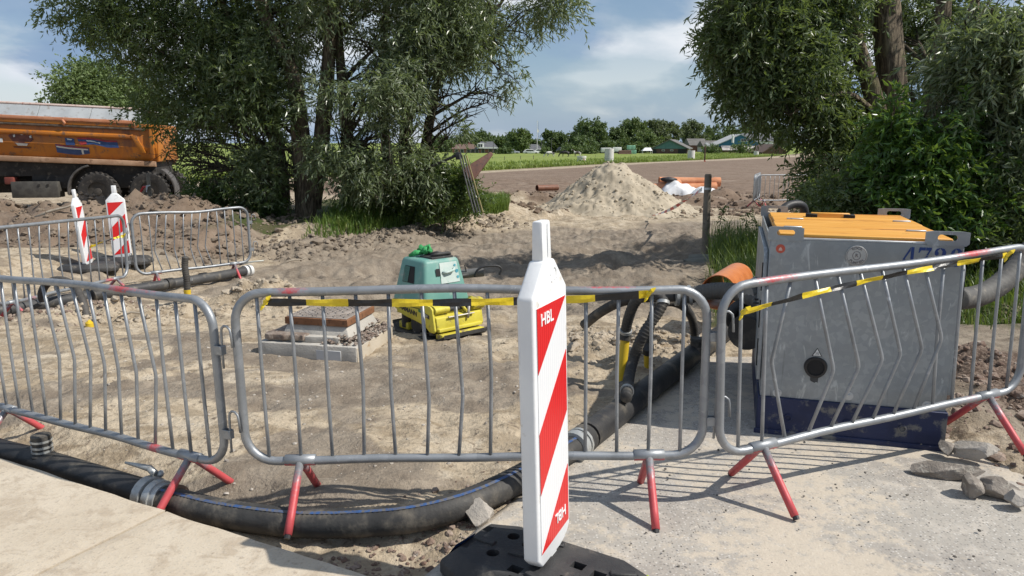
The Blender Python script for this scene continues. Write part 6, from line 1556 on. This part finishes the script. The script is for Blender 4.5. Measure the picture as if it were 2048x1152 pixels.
L_FARL = leaf_mat('far_pale_leaf', [(.09, .135, .038), (.12, .175, .052), (.17, .22, .075)], .6, .2)
L_FARM = leaf_mat('far_olive_leaf', [(.085, .11, .046), (.115, .145, .062), (.16, .19, .09)], .6, .2)
L_MEAD = leaf_mat('meadow_blade', [(.15, .21, .04), (.22, .28, .06), (.32, .36, .10)], .6, .3)
L_BANK = leaf_mat('bank_blade', [(.08, .15, .025), (.12, .21, .035), (.19, .27, .06), (.30, .30, .12)], .5, .35)
L_GRASS = leaf_mat('grass_blade', [(.06, .11, .02), (.095, .155, .028), (.15, .21, .05), (.27, .27, .11)], .5, .3)
def bark_mat(name, c1, c2, c3):
    g = NT(name); st = g.stretch((9, 9, 1.6)); n1 = g.noise(1.6, 7, .65, st, 1.2)
    c = g.mix(g.ramp(n1, .38, .62), c1, c2); c = g.mix(g.ramp(g.noise(2.2, 6), .55, .7), c, c3)
    return g.set(col=c, rough=.9, nrm=g.bumpn(n1, 1.0, .05), spec=.2)
BARK = bark_mat('willow_bark', (.07, .055, .04), (.23, .185, .13), (.17, .155, .085))
BARKS = bark_mat('twig_bark', (.06, .05, .035), (.12, .10, .07), (.10, .10, .05))
RG = np.random.default_rng(4242)
def unit(v): return v / np.maximum(1e-9, np.linalg.norm(v, axis=-1, keepdims=True))
def v3n(p, s=0): return (vn(p[:, 0], p[:, 1], s) + vn(p[:, 1] + 7.1, p[:, 2] - 3.3, s + 3) + vn(p[:, 2] + 1.7, p[:, 0] + 9.2, s + 5)) / 1.5
def sprays(lobes, n, gap=-.05, gs=1.1, shell=.42, seed=0):
    """spray roots through the lobes' volume, thinned by noise so that gaps stay open"""
    w = np.array([l[3] ** 2.2 * (l[4] if len(l) > 4 else 1) for l in lobes]); w /= w.sum()
    i = RG.choice(len(lobes), n * 2, p=w); c = np.array([l[:3] for l in lobes])[i]; r = np.array([l[3] for l in lobes])[i]
    m = max(1, n * 2 // CL[0]); j = RG.integers(m, size=n * 2); i = i[:m][j]; c, r = c[:m][j], r[:m][j]
    dc = unit(RG.normal(size=(m, 3)))[j]; q = (RG.random(m) ** shell)[j]
    ctr = c + dc * (r * q)[:, None] * np.array([1, 1, .88]); p = ctr + RG.normal(size=(n * 2, 3)) * CL[1] * np.minimum(1.2, r)[:, None]
    d = unit(dc + .9 * unit(p - ctr)); k = v3n(ctr * gs, seed) + .15 * (RG.random(m) - .5)[j] > gap
    return p[k][:n], d[k][:n]
CL = [9, .17]
def leaves(name, p, d, m, parent, k=14, ln=(.35, .8), leaf=(.085, .13), wid=.19, droop=.55, out=.55, fold=.25, base=0.0, spread=.8):
    n = len(p); L = RG.uniform(ln[0], ln[1], n)
    dr = unit(d * out + RG.normal(size=(n, 3)) * .55 + np.array([0, 0, -droop * .6]))
    t = (np.arange(k) + RG.random((n, k)) * .6) / k
    pos = p[:, None] + dr[:, None] * (L[:, None] * t)[..., None] + np.array([0, 0, -1.0]) * (droop * L[:, None] * t * t * .8)[..., None]
    tan = unit(dr[:, None] + np.array([0, 0, -1.0]) * (droop * t * 1.4)[..., None])
    sd_ = unit(RG.normal(size=(n, k, 3))); ld = unit(tan * .8 + sd_ * spread + np.array([0, 0, -.35 * droop]))
    wd = unit(np.cross(ld, unit(RG.normal(size=(n, k, 3))))); nm = np.cross(ld, wd)
    ll = RG.uniform(leaf[0], leaf[1], (n, k, 1)); ww = ll * wid * .5
    a = pos; b = pos + ld * ll * .42 + wd * ww + nm * ww * fold; c = pos + ld * ll - nm * ll * .08; e = pos + ld * ll * .42 - wd * ww + nm * ww * fold
    V = np.stack([a, b, c, e], 2).reshape(-1, 3); F = np.arange(len(V)).reshape(-1, 4)
    o = raw(name, V, F, m, parent)
    rr = np.clip(RG.beta(1.3, 2.2, (n, k)) + .18 * (v3n(p, 77))[:, None] + base, 0, 1)
    at = o.data.attributes.new('rnd', 'FLOAT', 'POINT'); at.data.foreach_set('value', np.repeat(rr.ravel(), 4).astype(np.float32)); return o
def branches(root, name, starts, lobes, rg, n_sub=12, r0=.05, m=None, twig=True):
    """limbs from the trunk into each lobe, then thin branches through the lobe; one mesh per limb"""
    for i, l in enumerate(lobes):
        c = Vector(l[:3]); s = min(starts, key=lambda q: (q[0] - c).length + .6 * abs(q[0].z - c.z + 1.0)); a, ra = s
        mid = a.lerp(c, .5) + Vector((rg.uniform(-.2, .2), rg.uniform(-.2, .2), rg.uniform(.1, .45) * (c - a).length * .35))
        path = spline([a, mid, c], 6); r = min(ra * .6, r0 * (.6 + .5 * l[3])); mb = MB(); m_ = len(path)
        mb.tube(path, [r * (1 - .72 * k / (m_ - 1)) for k in range(m_)], 7, cap=False)
        for j in range(n_sub):
            q = path[rg.randrange(m_ // 2, m_)]; d = Vector((rg.gauss(0, 1), rg.gauss(0, 1), rg.gauss(.15, .7))).normalized()
            e = c + d * l[3] * rg.uniform(.7, 1.08) * (.9 if d.z > 0 else 1); h = q.lerp(e, .55) + Vector((rg.uniform(-.12, .12), rg.uniform(-.12, .12), rg.uniform(.0, .25)))
            mb.tube([q, h, e + Vector((0, 0, -.12 * l[3]))], [r * .32, r * .2, .004], 5, cap=False)
        mb.build(name, m or BARKS, root, smooth=True)
def trunk(root, pts, rs, name='trunk', m=None, seed=1):
    pts = spline([Vector(p) for p in pts], 6); k = len(pts); r2 = np.interp(np.linspace(0, 1, k), np.linspace(0, 1, len(rs)), rs)
    r2 = r2 * .85; mb = MB(); mb.tube(pts, list(r2), 16, cap=False)
    v = []
    for i, p in enumerate(mb.v):
        c = pts[i // 16]; d = Vector(p) - c; a = i % 16
        v.append(tuple(c + d * (1 + .14 * math.sin(a * 2.4 + seed) * math.sin(i // 16 * .35 + a) + .07 * math.sin(a * 5.1 + seed * 3))))
    mb.v = v; mb.build(name, m or BARK, root, smooth=True)
    return [(p, float(r)) for p, r in zip(pts, r2)]
def lob(items, Y): return [(*A(x, y, Y + (q[0] if q else 0)), r, *( [q[1]] if len(q) > 1 else [])) for x, y, r, *q in items]
rgt = random.Random(77)
# ---------------- left clump: three willows on the bank
WG = 'willows on the left bank'
def rebase(o, z): return o
def tree(name, label, base, trunks, lobes, m, n, cat='tree', group=None, k=14, leafk=None, sub=12, gap=-.06, seed=0, r0=.05, brlobes=None):
    root = thing(name, label, cat, base, group=group); off = Vector(base)
    st = []
    for i, (pts, rs) in enumerate(trunks): st += trunk(root, [Vector(p) - off for p in pts], rs, seed=i + seed)
    L = [(l[0] - off.x, l[1] - off.y, l[2] - off.z, *l[3:]) for l in lobes]
    branches(root, 'branch', [s for s in st[4:]], L if brlobes is None else L[:brlobes], rgt, sub, r0)
    p, d = sprays(L, n, gap=gap, seed=seed)
    leaves('crown', p, d, m, root, k=k, **(leafk or {}))
    return root
Yl = 18.2
bz = lambda px, py, Y: Vector((A(px, py, Y).x, Y, GZ(A(px, py, Y).x, Y) - .1))
t0 = bz(565, 430, 18.6)
tree('willow_tree', 'dark green willow at the left of the clump, reaching over the truck', t0,
     [([t0, A(560, 330, 18.6), A(530, 200, 18.5), A(470, 80, 18.4), A(420, -60, 18.3)], [.24, .19, .16, .12, .06]), ([A(556, 300, 18.6), A(500, 210, 18.5), A(400, 150, 18.3), A(300, 90, 18.2)], [.12, .09, .07, .03])],
     lob([(175, 30, .75), (240, 45, .95), (310, 70, 1.2), (390, 90, 1.4), (300, 10, 1.3), (430, 30, 1.5, .6), (470, 150, 1.25), (400, 190, 1.2), (360, 250, 1.0), (420, 280, 1.1), (470, 230, 1.2), (390, 340, .9), (440, 370, .85), (500, 330, 1.0), (380, 300, .8), (330, 320, .55), (505, 400, .6), (300, -70, 1.7), (440, -90, 1.9), (380, -160, 1.8, .8), (560, 60, 1.2), (450, 330, .9, -.6, 1.8), (400, 350, .7, -.4, 1.6), (480, 380, .6, -.5, 1.6), (360, 330, .5, -.3, 1.4), (490, 270, .9, -.7, 1.4), (410, 390, .6, -.5, 1.3), (520, 380, .6, -.7, 1.3), (500, 180, .9, -.8, 1.2), (430, 250, .9, -.6, 1.3)], Yl),
     L_DARK, 6600, group=WG, k=11, leafk=dict(leaf=(.10, .17), wid=.28, ln=(.25, .5), droop=.28), seed=3, gap=.02)
t1 = bz(612, 432, 18.0); t1b = bz(700, 425, 18.3)
tree('willow_tree', 'thick trunked silver willow in the middle of the clump', t1,
     [([t1, A(608, 340, 18.0), A(600, 250, 18.0), A(585, 150, 18.0), A(530, 30, 18.0), A(500, -80, 18)], [.31, .26, .24, .2, .15, .1]),
      ([t1 + Vector((.12, .1, .3)), A(640, 300, 18.1), A(652, 180, 18.2), A(660, 60, 18.2), A(665, -90, 18.2)], [.26, .22, .19, .16, .1]),
      ([t1b, A(700, 330, 18.4), A(690, 220, 18.4), A(680, 100, 18.5), A(670, -60, 18.5)], [.22, .18, .15, .12, .08]),
      ([A(604, 215, 18.0), A(575, 130, 17.9), A(545, 60, 17.8), A(520, -40, 17.7)], [.12, .1, .08, .05])],
     lob([(560, 20, 1.5), (630, 20, 1.2, -.5), (700, 30, 1.7), (760, 90, 1.5), (540, 130, 1.2), (700, 160, 1.3), (755, 190, 1.2, -.5), (690, 250, 1.0, -1.0), (730, 290, 1.1, -.9), (560, 240, 1.0), (545, 320, .9), (700, 330, .6, -1), (770, 320, .7, -.6), (520, 260, .9), (620, -90, 2.2), (740, -100, 2.2), (680, -190, 2.2, .3, .7), (750, 240, 1.0), (690, 290, .7, -1.3, 1.5), (735, 330, .65, -1.3, 1.5), (760, 370, .5, -1.1, 1.4), (540, 340, .6, -.6, 1.3), (770, 270, .9, -1.2, 1.5), (545, 370, .7, -.6, 1.3), (720, 190, .7, -1.3, 1.3), (760, 150, .9, -1.2, 1.2)], Yl),
     L_SILV, 6400, group=WG, k=11, leafk=dict(leaf=(.11, .18), wid=.24, ln=(.28, .6), droop=.38), seed=9, gap=.05)
t2 = bz(812, 425, 18.6); t2b = bz(845, 420, 18.9)
tree('willow_tree', 'spreading silver willow leaning right over the rusty beam', t2,
     [([t2, A(812, 330, 18.6), A(815, 240, 18.6), A(850, 140, 18.5), A(900, 80, 18.4), A(1000, 10, 18.2)], [.22, .18, .16, .13, .10, .05]),
      ([t2b, A(850, 300, 18.8), A(865, 220, 18.8), A(880, 150, 18.8), A(930, 110, 18.6), A(1010, 60, 18.4)], [.17, .14, .12, .10, .07, .03]),
      ([bz(780, 425, 19.2), A(775, 320, 19.2), A(765, 200, 19.2), A(770, 60, 19.2), A(790, -90, 19.2)], [.18, .15, .13, .1, .06])],
     lob([(820, 40, 1.6), (900, 30, 1.5), (980, 30, 1.35), (1060, 20, 1.05), (1115, 5, .75), (1150, -10, .5), (850, 130, 1.3), (930, 110, 1.2), (1010, 95, .95), (1060, 85, .65), (900, 190, 1.0), (960, 175, .85), (1005, 160, .6), (835, 220, 1.0), (880, 255, .8), (935, 235, .6), (800, 290, .9, -.7), (850, 310, .75), (975, 205, .45), (900, -80, 2.1), (1010, -80, 1.7), (1090, -70, 1.1), (940, -180, 2.0, 0, .7), (830, 260, .8, -1.0, 1.5), (870, 320, .55, -.8, 1.4), (820, 320, .65, -1.0, 1.5), (790, 360, .5, -.9, 1.4), (900, 270, .5, -.6, 1.3), (880, 210, .7, -.9, 1.3), (830, 160, .9, -1.1, 1.3), (800, 220, .8, -1.2, 1.4)], Yl),
     L_SILV, 6200, group=WG, k=11, leafk=dict(leaf=(.11, .18), wid=.24, ln=(.28, .6), droop=.38), seed=15, gap=.05)
# ---------------- right: tall willow, ash sapling, silver willow, undergrowth
t3 = bz(1790, 520, 12.0)
tree('willow_tree', 'tall dark willow with two forked trunks behind the pump', t3,
     [([t3, A(1775, 330, 12.0), A(1745, 190, 12.0), A(1715, 90, 12.0), A(1690, -10, 12.0), A(1660, -160, 12)], [.22, .16, .15, .13, .11, .08]),
      ([t3 + Vector((.15, .2, .2)), A(1790, 300, 12.2), A(1785, 160, 12.2), A(1772, 30, 12.2), A(1765, -250, 12.3)], [.3, .26, .24, .22, .15]),
      ([t3 + Vector((.35, .3, .2)), A(1850, 300, 12.4), A(1870, 150, 12.5), A(1885, 40, 12.5), A(1900, -200, 12.6)], [.22, .17, .15, .13, .1]),
      ([A(1760, 235, 12.0), A(1700, 190, 11.8), A(1630, 200, 11.7), A(1580, 230, 11.6)], [.06, .05, .04, .02])],
     lob([(1425, 15, .35), (1465, 35, .55), (1520, 35, .75), (1560, 60, .95), (1445, 80, .3), (1490, 105, .5), (1545, 125, .65), (1490, 175, .38), (1460, 190, .22), (1535, 185, .5), (1600, 180, .75), (1640, 90, .8, .6), (1655, 250, .6, .3), (1625, 255, .42), (1645, 330, .5), (1700, 350, .6, .8), (1690, 230, .55, 1.0), (1665, 395, .38), (1720, 420, .5), (1730, 60, .8, 1.6, .7), (1830, 60, .9, 1.7, .7), (1830, 200, .8, 1.7, .7), (1920, 100, 1.0, 1.2), (1500, -40, .7), (1590, -50, 1.0), (1720, -90, 1.1, .8), (1860, -90, 1.2, .8)], 12.0),
     L_DARK, 7600, k=11, leafk=dict(leaf=(.08, .14), wid=.28, ln=(.2, .42), droop=.28), seed=21, gap=.04, sub=10)
t4 = bz(2010, 560, 10.0)
tree('willow_tree', 'silver leaved willow hanging in at the right edge', t4,
     [([t4, A(1990, 400, 10.0), A(1960, 270, 10.0), A(1930, 160, 10.2), A(1950, 0, 10.3)], [.2, .17, .14, .11, .07]), ([A(2000, 430, 10), A(2060, 300, 9.8), A(2090, 100, 9.6)], [.14, .11, .07])],
     lob([(1975, 30, .6), (2020, 60, .7), (1960, 110, .5), (1930, 160, .42), (2000, 150, .6), (2045, 180, .6), (1950, 215, .4), (2010, 260, .55), (2045, 320, .5), (1985, 320, .35), (2040, 420, .45), (2000, 390, .3), (2070, 60, .9), (2100, 250, .8), (2000, -60, 1.0), (1930, 40, .5)], 9.4),
     L_SILV, 2600, k=12, leafk=dict(leaf=(.10, .15), wid=.24, ln=(.3, .55), droop=.45), seed=27, gap=-.02, r0=.035, sub=8)
t5 = bz(1850, 560, 9.3)
tree('ash_sapling', 'bright green ash sapling in front of the dark trunks', t5,
     [([t5, A(1855, 400, 9.3), A(1850, 300, 9.3), A(1845, 220, 9.3)], [.05, .04, .03, .012])],
     lob([(1830, 240, .35), (1870, 270, .42), (1810, 310, .4), (1855, 340, .5), (1900, 330, .35), (1790, 370, .42), (1850, 410, .5), (1910, 410, .4), (1800, 250, .25), (1890, 210, .25), (1760, 320, .25), (1830, 290, .4)], 9.2),
     L_ASH, 1300, k=12, leafk=dict(leaf=(.08, .13), wid=.36, ln=(.25, .45), droop=.35, spread=.9), seed=33, gap=-.15, r0=.02, sub=8)
def shrub(label, items, Y, m, n, leafk=None, k=12, group=None, name='shrub', seed=0):
    L0 = lob(items, Y); cx = sum(l[0] for l in L0) / len(L0); cy = sum(l[1] for l in L0) / len(L0); b = on(cx, cy, -.02)
    root = thing(name, label, 'shrub', b, group=group); L = [(l[0] - cx, l[1] - cy, l[2] - b.z, *l[3:]) for l in L0]
    branches(root, 'stem', [(Vector((rgt.uniform(-.2, .2), rgt.uniform(-.2, .2), .05 + .02 * i)), .03) for i in range(5)], L, rgt, 6, .02)
    p, d = sprays(L, n, gap=-.12, seed=seed); leaves('foliage', p, d, m, root, k=k, **(leafk or dict(leaf=(.05, .09), wid=.5, ln=(.2, .45), droop=.2, spread=1.0)))
    return root
SG = 'undergrowth at the willow feet'
shrub('leafy undergrowth below the leaning willow, by the pole rack', [(900, 370, .5), (860, 385, .5), (930, 395, .38), (880, 405, .4), (840, 355, .45), (920, 355, .3), (950, 410, .22)], 17.6, L_SHR, 1300, group=SG, seed=41)
shrub('leafy undergrowth right of the thick trunks', [(740, 400, .35), (790, 395, .4), (700, 410, .3), (820, 405, .35), (760, 380, .35)], 17.9, L_SHR, 800, group=SG, seed=42)
shrub('leafy undergrowth left of the thick trunk', [(520, 400, .4), (470, 400, .45), (430, 400, .4), (545, 415, .3), (400, 385, .35), (500, 415, .3)], 17.8, L_SHR, 900, group=SG, seed=43)
shrub('dark undergrowth behind the pump lid', [(1665, 415, .3), (1690, 420, .4), (1740, 415, .5), (1790, 430, .5), (1690, 370, .3), (1740, 370, .4)], 9.6, L_DARK, 1400, dict(leaf=(.06, .10), wid=.32, ln=(.2, .45), droop=.3, spread=1.0), group='undergrowth behind the pump', seed=44)
shrub('dark undergrowth right of the pump', [(1880, 440, .5), (1940, 450, .5), (2000, 440, .55), (2050, 470, .5), (1920, 500, .4), (1990, 520, .4), (1960, 390, .5), (2040, 380, .5)], 9.2, L_DARK, 1700, dict(leaf=(.06, .10), wid=.30, ln=(.2, .45), droop=.3, spread=1.0), group='undergrowth behind the pump', seed=45)
# ---------------- grass and weeds
def blades(name, label, n, place, h, w, m=L_GRASS, bend=.5):
    xy = np.array([place() for _ in range(n)]); x, y = xy[:, 0], xy[:, 1]; z = hfine(x, y) - .01
    hh = RG.uniform(h[0], h[1], n) * (.6 + .9 * np.clip(fbm(x * 1.3, y * 1.3, 3, 301) + .4, 0, 1)); a = RG.random(n) * 6.28; b = RG.uniform(.1, bend, n) * hh
    ux, uy = np.cos(a), np.sin(a); px, py = -uy, ux; ww = RG.uniform(w[0], w[1], n)
    P0 = np.stack([x, y, z], 1); s = np.stack([px, py, px * 0], 1) * ww[:, None]; u = np.stack([ux, uy, ux * 0], 1)
    mid = P0 + u * (b * .3)[:, None] + np.array([0, 0, 1]) * (hh * .6)[:, None]; tip = P0 + u * b[:, None] + np.array([0, 0, 1]) * (hh * .95)[:, None]
    V = np.stack([P0 - s, P0 + s, mid + s * .8, mid - s * .8, tip], 1).reshape(-1, 3); i = np.arange(n)[:, None] * 5
    F = np.concatenate([i + np.array([[0, 1, 2]]), i + np.array([[0, 2, 3]]), i + np.array([[3, 2, 4]])])
    o = raw(name, V, F, m); at = o.data.attributes.new('rnd', 'FLOAT', 'POINT'); at.data.foreach_set('value', np.repeat(np.clip(RG.beta(2, 3, n) + .2 * vn(x, y, 5), 0, 1), 5).astype(np.float32))
    return tag(o, label, 'grass', kind='stuff')
def near_post():
    while True:
        c = [(3.75, 12.6, .75), (4.3, 11.2, .7), (3.5, 10.2, .55), (4.4, 9.2, .6), (4.1, 13.3, .7), (3.1, 9.0, .35)][RG.integers(6)]; x, y = c[0] + RG.normal() * c[2], c[1] + RG.normal() * c[2] * 1.2
        if x > .262 * y + .25 * RG.random(): return x, y
blades('tall_grass', 'tall green grass around the wooden post', 9000, near_post, (.14, .50), (.004, .009), bend=.7)
def on_bank():
    while True:
        x, y = -4.3 + 4.2 * RG.random() ** .6, 14 + 8 * RG.random(); b = float(bank_d(x, y))
        if .55 < b < 4.0 and RG.random() < 1.3 - .35 * b: return x, y
blades('bank_grass', 'green grass and weeds along the top of the willow bank', 16000, on_bank, (.16, .50), (.007, .015), L_BANK, bend=.7)
def verge():
    return 4.0 + 3.2 * RG.random(), 7.5 + 2.4 * RG.random()
blades('verge_grass', 'bright grass fringe under the trees right of the pump', 7000, verge, (.12, .42), (.004, .010), bend=.7)
def meadow():
    x = -30 + 90 * RG.random(); gb = float(np.interp(x, GBX, GBY)); return x, gb * (1.004 + .35 * RG.random() ** 2.5)
blades('meadow_grass', 'rough green grass at the near side of the meadow', 26000, meadow, (.12, .42), (.03, .07), L_MEAD, bend=.9)
# weeds: single stalks with leaves by the post
def weed(label, px, py, h, seed):
    b = GP(px, py); root = thing('weed', label, 'plant', b, group='tall weeds by the wooden post'); rg = random.Random(seed)
    st = [Vector((0, 0, 0)), Vector((rg.uniform(-.05, .05), 0, h * .5)), Vector((rg.uniform(-.12, .12), 0, h))]; MB().tube(spline(st, 4), [.006] * 8 + [.003], 5).build('stem', BARKS, root)
    p = np.array([[st[1].x * t * 2 if t < .5 else st[1].x + (st[2].x - st[1].x) * (t - .5) * 2, 0, h * t] for t in np.linspace(.35, 1, 14)]); d = unit(RG.normal(size=(14, 3)) * np.array([1, 1, .2]))
    leaves('foliage', p, d, L_ASH, root, k=4, ln=(.06, .12), leaf=(.06, .10), wid=.4, droop=.3)
for px, py, h, lb in ((1487, 480, .55, 'leafy weed right of the post above the grass'), (1440, 490, .75, 'thin tall weed just right of the post'), (1512, 490, .6, 'weed stalk next to the pump lug')): weed(lb, px, py, h, px)
# ---------------- far trees
def far_tree(label, px, ytop, wpx, Y, m, seed, ybase=309, name='field_tree', cone=False, n=1500, size=(.35, .8), low=.12):
    b = A(px, ybase, Y); b.z = GZ(b.x, b.y) if Y > 100 else b.z; H = A(px, ytop, Y).z - b.z; Wd = wpx * Y / 1500 * (.6 if Y > 100 else .5); rg = random.Random(seed)
    root = thing(name, label, 'tree', b, group='trees along the far side of the meadow' if Y > 100 else None)
    MB().tube([(0, 0, -.3), (0, 0, H * .3), (rg.uniform(-.3, .3), 0, H * .75)], [Wd * .09, Wd * .07, .04], 8).build('trunk', BARK, root, smooth=True)
    L = []
    for i in range(16):
        t = (i + rg.random()) / 16; z = H * (low + (1 - low) * t); w = Wd * (math.sin(PI * min(1, .25 + .72 * t)) ** .6 if not cone else (1.05 - t)); r = Wd * rg.uniform(.36, .56) * (1 if not cone else .7)
        a = rg.random() * 6.28; q = max(0, w - r * .55) * rg.random() ** .4; zz = min(z, H - r * .9); L.append((q * math.cos(a), q * math.sin(a), max(r * .8, zz), r))
    L.append((0, 0, H * .88 - Wd * .1, Wd * .34)); L.append((0, 0, H * .5, Wd * .62))
    mb = MB()
    for l in L[:8]: mb.tube([(0, 0, H * .25), ((l[0]) * .5, l[1] * .5, l[2] * .7), l[:3]], [Wd * .03, Wd * .02, .02], 4, cap=False)
    mb.build('limb', BARK, root)
    p, d = sprays(L, n, gap=-.2, gs=2.2 / max(.6, Wd), shell=.30, seed=seed)
    leaves('crown', p, d, m, root, k=4, ln=(.3, .8), leaf=size, wid=.62, droop=.25, spread=1.1)
    return root
FT = [(965, 262, 44, 235, 0, 'dark round tree above the hipped brick house'), (1003, 272, 46, 240, 0, 'dark low tree right of the brick house'), (1046, 259, 52, 216, 1, 'pale green round tree before the bungalow'), (1095, 262, 34, 230, 0, 'dark tree left in the pair behind the horses'), (1117, 266, 36, 232, 0, 'dark tree right in the pair behind the horses'),
      (1152, 264, 40, 238, 2, 'olive tree left of the tallest tree'), (1184, 231, 76, 222, 0, 'tallest broad dark tree on the horizon'), (1165, 275, 46, 212, 0, 'bushy tree at the foot of the tallest tree'), (1226, 256, 42, 228, 0, 'dark tree right of the tallest tree'), (1264, 237, 54, 232, 1, 'pale green tree behind the white trailers'), (1302, 239, 54, 236, 2, 'olive tree above the mint tanks'), (1292, 266, 50, 226, 1, 'low spreading tree left of the teal barn'),
      (1336, 244, 54, 240, 2, 'loose olive tree behind the teal barn gable'), (1380, 240, 56, 262, 2, 'feathery olive tree over the teal barn roof'), (1424, 247, 52, 272, 0, 'dark tree behind the grey farm house'), (1456, 250, 46, 275, 1, 'pale tree left above the blue barn'), (1497, 238, 40, 290, 0, 'dark pine rising above the blue barn'), (1527, 246, 50, 285, 2, 'olive tree right above the blue barn'), (1068, 284, 40, 250, 0, 'low dark tree behind the flagpole'), (1245, 282, 30, 214, 0, 'round bush behind the trailers'), (1215, 286, 34, 212, 0, 'dark bush left of the trailers'), (1275, 288, 26, 210, 1, 'pale bush right of the mint tanks'),
      (930, 268, 44, 240, 0, 'dark tree behind the leaning willow edge'), (1560, 250, 60, 290, 0, 'dark tree behind the right willow edge'), (880, 272, 60, 240, 0, 'dark tree seen through the leaning willow'), (1405, 262, 40, 268, 1, 'pale tree between the two barns')]
for i, (px, yt, w, Y, c, lb) in enumerate(FT): far_tree(lb, px, yt, w, Y, (L_FAR, L_FARL, L_FARM)[c], 100 + i, n=1300 if w < 50 else 1900)
far_tree('pale willow standing behind the dump truck', 205, 122, 215, 46, L_FARL, 300, 340, 'field_tree', n=5200, size=(.12, .26), low=.3)
far_tree('grey green tree beside the pale willow behind the truck', 300, 165, 120, 50, L_FARM, 301, 340, 'field_tree', n=2200, size=(.12, .26), low=.2)
# hedge line of garden bushes in front of the houses
for i, (px, w, yt, lb) in enumerate(((1010, 22, 300, 'garden bush between the brick house and the silver car'), (1000, 16, 298, 'small garden bush at the brick house corner'), (1140, 30, 297, 'garden bush beside the brick shed'), (1152, 26, 292, 'taller garden bush right of the shed'), (1420, 36, 302, 'low bush in the farm yard between barns'), (1480, 44, 302, 'low bush before the blue barn wall'), (1180, 30, 296, 'bush under the tallest tree'), (1092, 18, 303, 'low bush by the right white car'))):
    far_tree(lb, px, yt, w, 195, (L_FAR, L_FARL)[i % 2], 400 + i, name='garden_bush', n=260, low=.05, size=(.3, .6))
